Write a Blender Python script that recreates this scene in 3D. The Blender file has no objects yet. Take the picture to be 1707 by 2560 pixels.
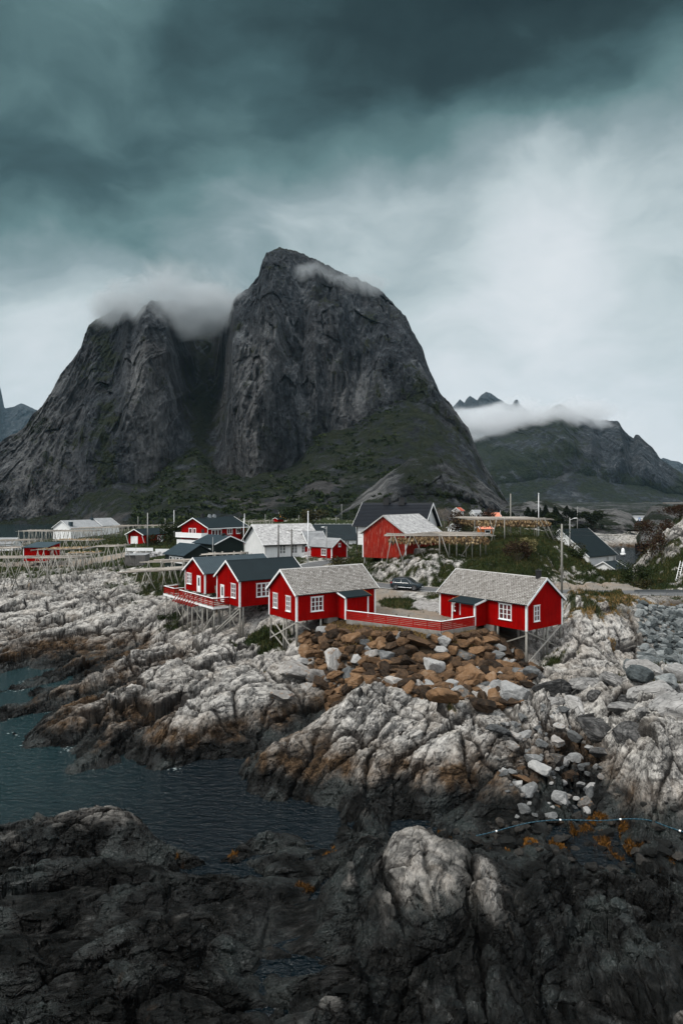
import bpy, bmesh, math, random
import numpy as np
from mathutils import Vector, Matrix
R = math.radians
S = bpy.context.scene
COL = S.collection
random.seed(7)
RNG = np.random.default_rng(11)

# ------------------------------------------------------------------ camera
CAMZ, FPX, CX, HY = 20.0, 1707.0, 853.5, 1245.0      # eye height (m) and the lens seen as pixels of a 1707 px wide frame
cam_d = bpy.data.cameras.new('camera')
cam = bpy.data.objects.new('camera', cam_d)
COL.objects.link(cam)
cam.location = (0, 0, CAMZ)
cam.rotation_euler = (R(90), 0, 0)
cam_d.sensor_fit = 'HORIZONTAL'
cam_d.sensor_width = 36
cam_d.lens = 36
cam_d.shift_y = (HY - 1280.0) / 1707.0
cam_d.clip_start = 0.5
cam_d.clip_end = 40000
S.camera = cam

# ------------------------------------------------------------------ render / exposure
S.render.engine = 'CYCLES'
S.view_settings.view_transform = 'Standard'
S.view_settings.look = 'None'
S.view_settings.exposure = 0.95
S.view_settings.gamma = 1.0
S.cycles.use_denoising = True
S.cycles.max_bounces = 5
S.cycles.diffuse_bounces = 2
S.cycles.glossy_bounces = 2
S.cycles.transmission_bounces = 2
S.cycles.volume_bounces = 2
S.cycles.transparent_max_bounces = 6
S.cycles.volume_step_rate = 1.0
S.cycles.volume_max_steps = 96
S.cycles.sample_clamp_indirect = 4

# ------------------------------------------------------------------ node helper
class NT:
    def __init__(s, tree):
        s.t = tree
    def n(s, typ, _props=None, **ins):
        nd = s.t.nodes.new(typ)
        for k, v in (_props or {}).items():
            setattr(nd, k, v)
        for k, v in ins.items():
            key = k
            if k.startswith('i') and k[1:].isdigit():
                key = int(k[1:])
            else:
                key = k.replace('_', ' ')
            s.set(nd.inputs[key], v)
        return nd
    def set(s, sock, v):
        if hasattr(v, 'is_output'):
            s.t.links.new(v, sock)
        elif hasattr(v, 'outputs'):
            s.t.links.new(v.outputs[0], sock)
        else:
            if sock.type == 'RGBA' and len(v) == 3:
                v = (*v, 1)
            sock.default_value = v
    def m(s, op, a, b=0.0, c=None, clamp=False):
        nd = s.t.nodes.new('ShaderNodeMath'); nd.operation = op; nd.use_clamp = clamp
        s.set(nd.inputs[0], a); s.set(nd.inputs[1], b)
        if c is not None: s.set(nd.inputs[2], c)
        return nd.outputs[0]
    def mix(s, f, a, b, blend='MIX'):
        nd = s.t.nodes.new('ShaderNodeMix'); nd.data_type = 'RGBA'; nd.blend_type = blend; nd.clamp_factor = True
        s.set(nd.inputs['Factor'], f)
        s.set([i for i in nd.inputs if i.name == 'A' and i.type == 'RGBA'][0], a)
        s.set([i for i in nd.inputs if i.name == 'B' and i.type == 'RGBA'][0], b)
        return [o for o in nd.outputs if o.type == 'RGBA'][0]
    def ramp(s, f, stops, interp='LINEAR'):
        nd = s.t.nodes.new('ShaderNodeValToRGB'); s.set(nd.inputs[0], f)
        cr = nd.color_ramp; cr.interpolation = interp
        while len(cr.elements) < len(stops): cr.elements.new(0.5)
        for e, (p, c) in zip(cr.elements, stops):
            e.position = p
            e.color = (c, c, c, 1) if isinstance(c, (int, float)) else (*c, 1)
        return nd.outputs[0]
    def mr(s, v, a, b, c=0.0, d=1.0, smooth=False):
        nd = s.t.nodes.new('ShaderNodeMapRange'); nd.clamp = True
        if smooth: nd.interpolation_type = 'SMOOTHSTEP'
        for i, x in enumerate((v, a, b, c, d)): s.set(nd.inputs[i], x)
        return nd.outputs[0]
    def noise(s, vec, scale, detail=4, rough=0.55, dist=0.0, typ='FBM'):
        nd = s.t.nodes.new('ShaderNodeTexNoise')
        nd.noise_type = typ
        s.set(nd.inputs['Vector'], vec)
        nd.inputs['Scale'].default_value = scale; nd.inputs['Detail'].default_value = detail
        nd.inputs['Roughness'].default_value = rough; nd.inputs['Distortion'].default_value = dist
        return nd.outputs[0]
    def scalev(s, vec, sc, rot=(0, 0, 0)):
        nd = s.t.nodes.new('ShaderNodeMapping')
        s.set(nd.inputs[0], vec); nd.inputs['Scale'].default_value = sc; nd.inputs['Rotation'].default_value = rot
        return nd.outputs[0]

# ------------------------------------------------------------------ sky: Sky Texture behind a procedural cloud deck
W = bpy.data.worlds.new('World'); S.world = W; W.use_nodes = True
wt = NT(W.node_tree); W.node_tree.nodes.clear()
SUN_EL, SUN_AZ = R(52), R(238)            # azimuth clockwise from +Y (north)
sky = wt.n('ShaderNodeTexSky', {'sky_type': 'NISHITA', 'sun_disc': False, 'sun_elevation': SUN_EL,
                                'sun_rotation': SUN_AZ, 'air_density': 1.2, 'dust_density': 2.0})
skyc = wt.mix(1.0, sky.outputs[0], (0.1, 0.1, 0.1), 'MULTIPLY')
tc = wt.n('ShaderNodeTexCoord')
D0 = tc.outputs['Generated']
def wdir(px, py):
    v = Vector(((px - CX) / FPX, 1.0, (HY - py) / FPX)); v.normalize(); return v
# warp the direction so that cloud edges billow
wn = wt.n('ShaderNodeTexNoise', {'noise_dimensions': '3D'}, Vector=wt.scalev(D0, (1, 1, 1.5)), Scale=3.2, Detail=6.0, Roughness=0.5)
wsub = wt.n('ShaderNodeVectorMath', {'operation': 'SUBTRACT'}, i0=wn.outputs['Color'], i1=(0.5, 0.5, 0.5))
wsc = wt.n('ShaderNodeVectorMath', {'operation': 'SCALE'}, i0=wsub, Scale=0.20)
wadd = wt.n('ShaderNodeVectorMath', {'operation': 'ADD'}, i0=D0, i1=wsc)
DW = wt.n('ShaderNodeVectorMath', {'operation': 'NORMALIZE'}, i0=wadd).outputs[0]
# brightness of the cloud deck: (direction, brightness) pairs blended smoothly over the dome
CLOUD = [(0, 0, 78), (100, 100, 122), (300, 130, 116), (500, 60, 78), (650, 120, 72), (820, 60, 50), (1000, 80, 44), (1200, 40, 48), (1450, 30, 42), (1650, 50, 58), (1660, 180, 122), (1400, 170, 95), (1200, 200, 68), (1000, 200, 54), (850, 230, 62),
         (700, 270, 70), (560, 200, 84), (720, 340, 88), (550, 310, 95), (350, 390, 84), (100, 250, 118), (250, 260, 112), (0, 430, 58), (150, 450, 80), (60, 560, 104), (250, 500, 88), (210, 590, 95), (400, 560, 130), (130, 660, 172), (100, 760, 212), (50, 880, 217),
         (180, 800, 215), (300, 660, 150), (450, 690, 152), (600, 610, 148), (750, 550, 172), (950, 560, 176), (900, 420, 150), (620, 430, 130), (1050, 330, 130), (1200, 400, 162), (1300, 500, 212), (1350, 610, 222), (1500, 480, 196), (1650, 400, 166), (1600, 560, 172),
         (1690, 560, 152), (1100, 680, 158), (1000, 640, 155), (1250, 750, 196), (1400, 760, 216), (1600, 750, 196), (1680, 850, 188), (1250, 900, 202), (1500, 920, 206), (1150, 850, 202), (1350, 1000, 212), (1650, 1050, 212), (0, 660, 152), (10, 1050, 214), (800, 1000, 200), (-400, 600, 120), (2100, 600, 175), (850, -350, 90)]
num = den = None
for px, py, val in CLOUD:
    d = wt.n('ShaderNodeVectorMath', {'operation': 'DOT_PRODUCT'}, i0=DW, i1=tuple(wdir(px, py))).outputs['Value']
    wdeg = 3.1 if -100 < px < 1800 and py > -100 else 9.0
    e = wt.m('EXPONENT', wt.m('MULTIPLY', wt.m('SUBTRACT', d, 1.0), 0.5 / (1 - math.cos(R(wdeg)))))
    num = wt.m('MULTIPLY_ADD', e, val / 255.0, num if num is not None else 0.00005)
    den = wt.m('ADD', e, den if den is not None else 0.0001)
acc = wt.m('MULTIPLY_ADD', wt.m('DIVIDE', num, den), 1.42, -0.20)
big = wt.noise(wt.scalev(DW, (1, 1, 1.6)), 5.0, 6, 0.5)
fine = wt.noise(wt.scalev(DW, (1, 1, 2.0)), 13.0, 5, 0.5)
lum = wt.m('MULTIPLY_ADD', wt.m('SUBTRACT', big, 0.5), 0.30, acc)
lum = wt.m('MULTIPLY_ADD', wt.m('SUBTRACT', fine, 0.5), 0.22, lum)
def srgb(r, g, b):
    f = lambda c: ((c / 255 + 0.055) / 1.055) ** 2.4 if c > 10 else c / 3294.6
    return tuple(f(c) / 2 ** S.view_settings.exposure for c in (r, g, b))
lum = wt.m('MULTIPLY', lum, 0.9)
cl = wt.ramp(lum, [(0.090, srgb(26, 42, 45)), (0.180, srgb(40, 59, 62)), (0.288, srgb(64, 90, 94)), (0.414, srgb(99, 128, 131)), (0.558, srgb(142, 161, 166)), (0.702, srgb(190, 203, 207)), (0.828, srgb(212, 220, 225)), (0.990, srgb(232, 236, 240))])
# unseen deck overhead and behind the viewer is brightened to light the scene
sx = wt.n('ShaderNodeSeparateXYZ', i0=D0)
back = wt.mr(sx.outputs['Y'], 0.35, -0.35, 0.0, 1.0, True)
up = wt.mr(sx.outputs['Z'], 0.70, 0.97, 0.0, 1.0, True)
cl = wt.mix(back, cl, (0.52, 0.55, 0.58))
cl = wt.mix(up, cl, (1.30, 1.34, 1.38))
skyf = wt.mix(0.994, skyc, cl)
bg = wt.n('ShaderNodeBackground', Color=skyf, Strength=1.0)
wo = wt.n('ShaderNodeOutputWorld', Surface=bg)

# ------------------------------------------------------------------ sun behind the overcast
sun_d = bpy.data.lights.new('sun', 'SUN'); sun_d.energy = 1.5; sun_d.angle = R(12); sun_d.color = (1.0, 0.95, 0.88)
sun = bpy.data.objects.new('sun', sun_d); COL.objects.link(sun)
sv = Vector((math.sin(SUN_AZ) * math.cos(SUN_EL), math.cos(SUN_AZ) * math.cos(SUN_EL), math.sin(SUN_EL)))
sun.rotation_euler = (-sv).to_track_quat('-Z', 'Y').to_euler()
sun.location = sv * 200

# ------------------------------------------------------------------ numeric noise
def _h(ix, iy, iz, seed):
    h = (ix.astype(np.int64) * 374761393 + iy.astype(np.int64) * 668265263 + iz.astype(np.int64) * 2147483647 // 3 + seed * 974634777) & 0xFFFFFFFF
    h = ((h ^ (h >> 13)) * 1274126177) & 0xFFFFFFFF
    h = ((h ^ (h >> 16)) * 2246822519) & 0xFFFFFFFF
    return (h ^ (h >> 15)) & 0xFFFFFFFF
def h01(ix, iy, iz=None, seed=0):
    if iz is None: iz = np.zeros_like(ix)
    return _h(ix, iy, iz, seed) / 4294967296.0
def noise2(x, y, seed=0):
    xi = np.floor(x); yi = np.floor(y); fx = x - xi; fy = y - yi
    u = fx * fx * fx * (fx * (fx * 6 - 15) + 10); v = fy * fy * fy * (fy * (fy * 6 - 15) + 10)
    def g(ox, oy):
        a = h01(xi + ox, yi + oy, None, seed) * 2 * np.pi
        return np.cos(a) * (fx - ox) + np.sin(a) * (fy - oy)
    a = g(0, 0); b = g(1, 0); c = g(0, 1); d = g(1, 1)
    return 1.5 * ((a * (1 - u) + b * u) * (1 - v) + (c * (1 - u) + d * u) * v)
def fbm2(x, y, octv=4, seed=0, gain=0.5, lac=2.03):
    s = 0; a = 1; t = 0
    for o in range(octv):
        s = s + a * noise2(x, y, seed + o * 17); t += a; a *= gain; x = x * lac + 3.1; y = y * lac - 1.7
    return s / t
def ridged2(x, y, octv=4, seed=0, gain=0.5, lac=2.1):
    s = 0; a = 1; t = 0
    for o in range(octv):
        s = s + a * (1 - 2 * np.abs(noise2(x, y, seed + o * 13))); t += a; a *= gain; x = x * lac + 5.2; y = y * lac + 1.3
    return s / t
def worley2(x, y, seed=0, jit=0.9):
    xi = np.floor(x); yi = np.floor(y)
    f1 = np.full(x.shape, 9.0); f2 = np.full(x.shape, 9.0)
    cid = np.zeros(x.shape); dx1 = np.zeros(x.shape); dy1 = np.zeros(x.shape)
    for oy in (-1, 0, 1):
        for ox in (-1, 0, 1):
            cx = xi + ox; cy = yi + oy
            px = cx + 0.5 + jit * (h01(cx, cy, None, seed) - 0.5); py = cy + 0.5 + jit * (h01(cx, cy, None, seed + 5) - 0.5)
            dx = x - px; dy = y - py
            d = np.sqrt(dx * dx + dy * dy)
            near = d < f1
            f2 = np.where(near, f1, np.minimum(f2, d))
            cid = np.where(near, h01(cx, cy, None, seed + 9), cid)
            dx1 = np.where(near, dx, dx1); dy1 = np.where(near, dy, dy1)
            f1 = np.where(near, d, f1)
    return f1, f2, cid, dx1, dy1
def smooth(x, a, b):
    t = np.clip((x - a) / (b - a), 0, 1); return t * t * (3 - 2 * t)

# ------------------------------------------------------------------ places: a pixel of the 1707 x 2560 photograph and a distance give a point
def at(px, py, D):
    return Vector(((px - CX) * D / FPX, D, CAMZ - (py - HY) * D / FPX))
def ground_hit(px, py, d0=22.0, d1=330.0):
    """where the sight line of a pixel meets the ground"""
    D = np.exp(np.linspace(math.log(d0), math.log(d1), 900)); x = (px - CX) * D / FPX; z = CAMZ - (py - HY) * D / FPX
    k = np.argmax(z <= height(x, D)); return Vector((x[k], D[k], z[k]))
def dist(py, z):
    return FPX * (CAMZ - z) / (py - HY)
def onz(px, py, z):
    return at(px, py, dist(py, z))

# ------------------------------------------------------------------ objects
def tag(o, label=None, cat=None, group=None, kind=None):
    if label: o['label'] = label
    if cat: o['category'] = cat
    if group: o['group'] = group
    if kind: o['kind'] = kind
    return o
def empty(name, loc=(0, 0, 0), rz=0.0, label=None, cat=None, group=None):
    o = bpy.data.objects.new(name, None); COL.objects.link(o)
    o.location = loc; o.rotation_euler = (0, 0, rz); o.empty_display_size = 0.3
    return tag(o, label, cat, group)
def link(name, me, parent=None):
    o = bpy.data.objects.new(name, me); COL.objects.link(o)
    if parent is not None: o.parent = parent
    return o
def np_mesh(name, V, F, mat, parent=None, smooth_=True, attrs=None):
    me = bpy.data.meshes.new(name)
    V = np.asarray(V, dtype=np.float32); F = np.asarray(F, dtype=np.int32)
    me.vertices.add(len(V)); me.vertices.foreach_set('co', V.ravel())
    k = F.shape[1]
    me.loops.add(F.size); me.loops.foreach_set('vertex_index', F.ravel())
    me.polygons.add(len(F))
    me.polygons.foreach_set('loop_start', np.arange(0, F.size, k, dtype=np.int32))
    me.update(calc_edges=True)
    me.polygons.foreach_set('use_smooth', np.full(len(F), bool(smooth_)))
    for an, av in (attrs or {}).items():
        av = np.asarray(av, dtype=np.float32)
        if av.ndim == 1:
            a = me.attributes.new(an, 'FLOAT', 'POINT'); a.data.foreach_set('value', av)
        else:
            a = me.attributes.new(an, 'FLOAT_COLOR', 'POINT')
            c = np.ones((len(av), 4), dtype=np.float32); c[:, :3] = av; a.data.foreach_set('color', c.ravel())
    if mat: me.materials.append(mat)
    return link(name, me, parent)
def grid_faces(nr, nc):
    i = np.arange((nr - 1) * (nc - 1)); r = i // (nc - 1); c = i % (nc - 1)
    a = r * nc + c
    return np.stack([a, a + 1, a + nc + 1, a + nc], 1)

class MB:
    """collects boxes, beams, tubes and polygons, links them as ONE mesh object"""
    def __init__(s):
        s.v = []; s.f = []; s.c = []; s.col = 0.5
    def add(s, vs, fs):
        b = len(s.v); s.v += [tuple(v) for v in vs]
        s.f += [tuple(b + i for i in f) for f in fs]; s.c += [s.col] * len(vs)
    def box(s, x0, x1, y0, y1, z0, z1):
        s.add([(x0, y0, z0), (x1, y0, z0), (x1, y1, z0), (x0, y1, z0), (x0, y0, z1), (x1, y0, z1), (x1, y1, z1), (x0, y1, z1)],
              [(0, 3, 2, 1), (4, 5, 6, 7), (0, 1, 5, 4), (1, 2, 6, 5), (2, 3, 7, 6), (3, 0, 4, 7)])
    def hexa(s, p):
        s.add(p, [(0, 3, 2, 1), (4, 5, 6, 7), (0, 1, 5, 4), (1, 2, 6, 5), (2, 3, 7, 6), (3, 0, 4, 7)])
    def beam(s, p0, p1, w, h, up=(0, 0, 1)):
        p0 = Vector(p0); p1 = Vector(p1); d = (p1 - p0).normalized(); u = Vector(up)
        if abs(d.dot(u)) > 0.98: u = Vector((1, 0, 0))
        a = d.cross(u).normalized() * (w / 2); b = a.cross(d).normalized() * (h / 2)
        s.hexa([p0 - a - b, p0 + a - b, p1 + a - b, p1 - a - b, p0 - a + b, p0 + a + b, p1 + a + b, p1 - a + b])
    def tube(s, p0, p1, r0, r1=None, n=7, cap=True):
        r1 = r0 if r1 is None else r1
        p0 = Vector(p0); p1 = Vector(p1); d = (p1 - p0).normalized()
        u = Vector((0, 0, 1)) if abs(d.z) < 0.95 else Vector((1, 0, 0))
        a = d.cross(u).normalized(); b = a.cross(d)
        vs = []
        for p, r in ((p0, r0), (p1, r1)):
            for i in range(n):
                t = 2 * math.pi * i / n; vs.append(p + a * (r * math.cos(t)) + b * (r * math.sin(t)))
        fs = [(i, (i + 1) % n, n + (i + 1) % n, n + i) for i in range(n)]
        if cap: fs += [tuple(range(n))[::-1], tuple(range(n, 2 * n))]
        s.add(vs, fs)
    def path(s, pts, r, n=6):
        for a, b in zip(pts, pts[1:]): s.tube(a, b, r, r, n)
    def lathe(s, prof, cx=0, cy=0, n=16):
        vs = []
        for r, z in prof:
            for i in range(n):
                t = 2 * math.pi * i / n; vs.append((cx + r * math.cos(t), cy + r * math.sin(t), z))
        m = len(prof); fs = []
        for j in range(m - 1):
            for i in range(n):
                fs.append((j * n + i, j * n + (i + 1) % n, (j + 1) * n + (i + 1) % n, (j + 1) * n + i))
        fs += [tuple(range(n))[::-1], tuple(range((m - 1) * n, m * n))]
        s.add(vs, fs)
    def poly(s, pts):
        s.add(pts, [tuple(range(len(pts)))])
    def prism(s, pts, d):
        d = Vector(d); n = len(pts); p = [Vector(q) for q in pts]
        s.add(p + [q + d for q in p], [tuple(range(n))[::-1], tuple(range(n, 2 * n))] + [(i, (i + 1) % n, n + (i + 1) % n, n + i) for i in range(n)])
    def mesh(s, name, mat, smooth_=False, bevel=0.0, fix=True):
        me = bpy.data.meshes.new(name); me.from_pydata(s.v, [], s.f); me.update()
        a = me.attributes.new('var', 'FLOAT', 'POINT'); a.data.foreach_set('value', np.array(s.c, dtype=np.float32))
        if fix:
            bm = bmesh.new(); bm.from_mesh(me); bmesh.ops.recalc_face_normals(bm, faces=bm.faces)
            if bevel: bmesh.ops.bevel(bm, geom=list(bm.edges), offset=bevel, segments=1, affect='EDGES', clamp_overlap=True)
            bm.to_mesh(me); bm.free()
        if smooth_: me.polygons.foreach_set('use_smooth', np.full(len(me.polygons), True))
        if mat: me.materials.append(mat)
        return me
    def build(s, name, mat, parent=None, smooth_=False, bevel=0.0, fix=True):
        return link(name, s.mesh(name, mat, smooth_, bevel, fix), parent)

# ------------------------------------------------------------------ materials
def newmat(name):
    m = bpy.data.materials.new(name); m.use_nodes = True; m.node_tree.nodes.clear()
    t = NT(m.node_tree); out = t.n('ShaderNodeOutputMaterial'); p = t.n('ShaderNodeBsdfPrincipled')
    m.node_tree.links.new(p.outputs[0], out.inputs[0])
    return m, t, p
def bump(t, p, h, strength, dist_):
    b = t.n('ShaderNodeBump', Strength=strength, Distance=dist_, Height=h)
    t.set(p.inputs['Normal'], b.outputs[0])
def painted(name, c, c2=None, rough=0.6, grain=(8, 8, 1.2), wear=None, spec=0.12, wear_at=0.62, metallic=0.0):
    """a painted or weathered board surface: two tones, fine grain, optional wear showing through"""
    m, t, p = newmat(name)
    pos = t.n('ShaderNodeTexCoord').outputs['Object']
    c2 = c2 or tuple(x * 0.72 for x in c)
    n1 = t.noise(t.scalev(pos, grain), 1.0, 5, 0.6)
    n2 = t.noise(pos, 0.55, 4, 0.6)
    f = t.mr(t.m('ADD', n1, t.m('MULTIPLY', n2, 0.8)), 0.65, 1.15)
    col = t.mix(f, c2, c)
    if wear:
        n3 = t.noise(t.scalev(pos, (grain[0] * 1.4, grain[1] * 1.4, grain[2] * 1.2)), 1.3, 6, 0.65)
        w = t.mr(n3, wear_at, wear_at + 0.12)
        col = t.mix(w, col, wear)
    t.set(p.inputs['Base Color'], col); p.inputs['Roughness'].default_value = rough
    p.inputs['Specular IOR Level'].default_value = spec; p.inputs['Metallic'].default_value = metallic
    bump(t, p, n1, 0.25, 0.01)
    return m
def plain(name, c, rough=0.5, metallic=0.0, spec=0.4):
    m, t, p = newmat(name)
    pos = t.n('ShaderNodeTexCoord').outputs['Object']
    n = t.noise(pos, 3.0, 4, 0.6)
    col = t.mix(t.mr(n, 0.3, 0.7), tuple(x * 0.85 for x in c), c)
    t.set(p.inputs['Base Color'], col); p.inputs['Roughness'].default_value = rough
    p.inputs['Metallic'].default_value = metallic; p.inputs['Specular IOR Level'].default_value = spec
    return m
def varied(name, stops, rough=0.75, scale=5.0, amt=0.35, bumpd=0.02, spec=0.3):
    """colour by the per-piece attribute 'var' with noise on top: slates, poles, fish, leaves"""
    m, t, p = newmat(name)
    pos = t.n('ShaderNodeTexCoord').outputs['Object']
    a = t.n('ShaderNodeAttribute', {'attribute_name': 'var'}).outputs['Fac']
    n = t.noise(pos, scale, 4, 0.6)
    f = t.m('ADD', a, t.m('MULTIPLY', t.m('SUBTRACT', n, 0.5), amt * 2), clamp=True)
    t.set(p.inputs['Base Color'], t.ramp(f, stops)); p.inputs['Roughness'].default_value = rough
    p.inputs['Specular IOR Level'].default_value = spec
    if bumpd: bump(t, p, t.noise(pos, scale * 3, 4, 0.6), 0.5, bumpd)
    return m
M = {}
M['red'] = painted('red_boards', (0.32, 0.0020, 0.0016), (0.19, 0.0014, 0.0012), 0.6, (7, 7, 0.5), (0.36, 0.022, 0.016), wear_at=0.60, spec=0.03)
M['red_rail'] = painted('red_rail_boards', (0.34, 0.010, 0.006), (0.22, 0.006, 0.004), 0.6, (1.5, 1.5, 6), (0.36, 0.16, 0.08), wear_at=0.60)
M['red_old'] = painted('weathered_red_boards', (0.306, 0.0187, 0.0085), (0.187, 0.0102, 0.0068), 0.75, (5, 5, 0.35), (0.391, 0.204, 0.153), wear_at=0.55)
M['white'] = painted('white_boards', (0.80, 0.80, 0.79), (0.66, 0.67, 0.67), 0.55, (4, 4, 0.8))
M['trim'] = painted('white_trim', (0.82, 0.82, 0.81), (0.70, 0.71, 0.71), 0.5, (3, 3, 3))
M['grey_trim'] = painted('weathered_trim', (0.46, 0.45, 0.43), (0.28, 0.27, 0.26), 0.7, (3, 3, 3))
M['green'] = painted('dark_green_boards', (0.0143, 0.0221, 0.02015), (0.00975, 0.01495, 0.01365), 0.6, (6, 6, 0.8))
M['shed'] = painted('grey_shed_boards', (0.168, 0.16, 0.152), (0.104, 0.1, 0.096), 0.8, (7, 7, 0.5))
M['yellow'] = painted('yellow_boards', (0.80, 0.33, 0.01), (0.62, 0.24, 0.008), 0.6, (5, 5, 0.8))
M['orange'] = painted('orange_boards', (0.55, 0.17, 0.03), (0.38, 0.11, 0.02), 0.6, (5, 5, 0.8))
M['roof_blue'] = painted('blue_grey_roof', (0.0242, 0.04277, 0.05329), (0.0175, 0.03208, 0.04075), 0.5, (0.8, 0.8, 3), spec=0.4)
M['roof_dark'] = painted('dark_slate_blue_roof', (0.008712, 0.01612, 0.01917), (0.006534, 0.0122, 0.01481), 0.55, (0.6, 0.6, 2), (0.03267, 0.04792, 0.05227), wear_at=0.74)
M['roof_black'] = painted('black_tile_roof', (0.0072, 0.0096, 0.0144), (0.0048, 0.0064, 0.0096), 0.45, (1, 1, 3))
M['roof_grey'] = painted('pale_grey_roof', (0.2805, 0.289, 0.2932), (0.187, 0.1913, 0.1955), 0.8, (2, 2, 2), (0.391, 0.391, 0.391))
M['roof_red'] = painted('orange_red_roof', (0.50, 0.10, 0.05), (0.36, 0.07, 0.04), 0.7, (2, 2, 2))
M['roof_coral'] = painted('coral_roof', (0.60, 0.22, 0.14), (0.46, 0.16, 0.10), 0.7, (2, 2, 2))
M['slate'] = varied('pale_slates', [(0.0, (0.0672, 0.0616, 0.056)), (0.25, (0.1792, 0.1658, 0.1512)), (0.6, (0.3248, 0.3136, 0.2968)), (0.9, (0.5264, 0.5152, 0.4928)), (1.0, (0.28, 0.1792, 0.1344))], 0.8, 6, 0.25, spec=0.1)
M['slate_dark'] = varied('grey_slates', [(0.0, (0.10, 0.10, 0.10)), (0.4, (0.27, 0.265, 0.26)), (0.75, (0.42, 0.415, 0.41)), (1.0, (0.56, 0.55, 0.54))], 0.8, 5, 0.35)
M['glass'] = plain('window_glass', (0.02, 0.025, 0.028), 0.08, 0.0, 0.6)
M['wood'] = varied('grey_weathered_wood', [(0.0, (0.1014, 0.0936, 0.078)), (0.5, (0.2106, 0.2028, 0.1794)), (1.0, (0.3276, 0.312, 0.2808))], 0.85, 4, 0.3)
M['pole'] = varied('bleached_drying_poles', [(0.0, (0.102, 0.086, 0.0704)), (0.5, (0.2448, 0.2167, 0.1866)), (1.0, (0.3944, 0.3646, 0.3238))], 0.85, 2, 0.25)
M['fish'] = varied('dried_fish', [(0.0, (0.036, 0.021, 0.0108)), (0.35, (0.12, 0.072, 0.033)), (0.7, (0.252, 0.162, 0.072)), (1.0, (0.396, 0.3, 0.174))], 0.7, 6, 0.25)
M['darkpole'] = plain('tarred_pole', (0.075, 0.07, 0.062), 0.8)
M['greypole'] = plain('grey_pole', (0.30, 0.30, 0.29), 0.7)
M['whitepole'] = plain('white_pole', (0.78, 0.79, 0.80), 0.45)
M['wire'] = plain('black_wire', (0.02, 0.02, 0.022), 0.6)
M['metal'] = plain('galvanised_steel', (0.36, 0.38, 0.40), 0.4, 0.7)
M['black'] = plain('black_painted_metal', (0.012, 0.012, 0.013), 0.5)
M['concrete'] = painted('concrete', (0.272, 0.256, 0.232), (0.16, 0.148, 0.132), 0.9, (2, 2, 2))
M['plank'] = painted('grey_planks', (0.288, 0.272, 0.24), (0.192, 0.176, 0.152), 0.8, (4, 4, 4))
M['paintline'] = plain('road_paint', (0.72, 0.72, 0.70), 0.7)

# =================================================================== TERRAIN
# control points: (px, py, z, roughness, grass) -> plan position from where the ground is seen; 'D' rows give the distance instead
CP = []
def C(px, py, z, amp=1.0, veg=0.0): CP.append((px, dist(py, z), z, amp, veg))
def CD(px, D, z, amp=1.0, veg=0.0): CP.append((px, D, z, amp, veg))
# --- near rocks below the viewer
for a in [(-200, 2560, 1.3), (0, 2560, 1.2), (300, 2560, 1.3), (600, 2560, 0.7), (850, 2560, 1.2), (1100, 2560, 1.3), (1350, 2560, 1.0), (1560, 2540, 1.6), (1707, 2500, 1.9), (1900, 2500, 1.5),
          (-200, 2300, 1.2), (0, 2360, 1.3), (0, 2240, 1.3), (0, 2165, 0.9), (160, 2130, 1.0), (250, 2105, 1.25), (330, 2075, 1.2), (200, 2250, 1.2), (200, 2400, 1.2), (400, 2350, 1.2),
          (420, 2210, 0.55), (560, 2210, 0.55), (680, 2190, 0.45), (560, 2290, 0.8), (540, 2440, 1.2), (760, 2250, -0.3, 0.3), (700, 2350, -0.25, 0.4), (735, 2300, -0.3, 0.3), (850, 2180, 0.9), (900, 2300, 1.2), (760, 2460, 0.9),
          (640, 2480, 0.25, 0.5), (900, 2450, 1.3), (965, 2120, 2.2, 0.6), (960, 2240, 2.0, 0.7), (1000, 2360, 1.6), (1000, 2085, 2.3, 0.5), (1060, 2080, 2.35, 0.5), (1090, 2120, 2.5, 0.5), (1150, 2110, 2.2, 0.5), (1160, 2160, 2.3, 0.6), (1220, 2180, 1.9, 0.6), (1200, 2260, 1.9, 0.7), (1230, 2320, 1.2), (1080, 2220, 2.8), (1060, 2330, 1.9), (1150, 2400, 1.0),
          (1275, 2340, 0.2), (1295, 2220, 0.15), (1290, 2450, 0.9), (1400, 2330, 1.35), (1380, 2200, 0.75), (1480, 2190, 1.15), (1560, 2240, 1.1), (1550, 2380, 1.4), (1680, 2260, 1.1), (1680, 2400, 1.4)]:
    C(*a)
CD(1030, 37.5, 1.2); CD(1110, 37.0, 1.0); CD(1170, 37.5, 0.3); CD(960, 38.5, 0.4); CD(330, 40.2, 0.3); CD(250, 40.8, 0.1); CD(150, 40.4, 0.0)
# waterline of the near rocks, then sea bed
for px, py in [(-200, 2150), (-60, 2135), (40, 2118), (390, 2130), (480, 2150), (600, 2155), (720, 2115), (860, 2090)]: C(px, py, -0.15)
for px, D in [(-250, 45), (0, 45), (0, 52), (200, 46), (400, 45), (330, 49), (600, 44.5), (500, 47.5), (740, 43.5), (830, 43), (-250, 55), (-250, 65), (560, 49)]: CD(px, D, -2.6)
# the weedy channel on the right
for a in [(960, 2070, -0.3), (1130, 2085, 0.1), (1260, 2100, 0.0), (1300, 2060, 0.25), (1400, 2080, 0.1), (1450, 2130, 0.1), (1560, 2110, 0.15), (1650, 2140, 0.15), (1780, 2160, 0.2), (1330, 2140, 0.2), (1900, 2200, 0.3)]: C(*a, 0.5)
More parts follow.
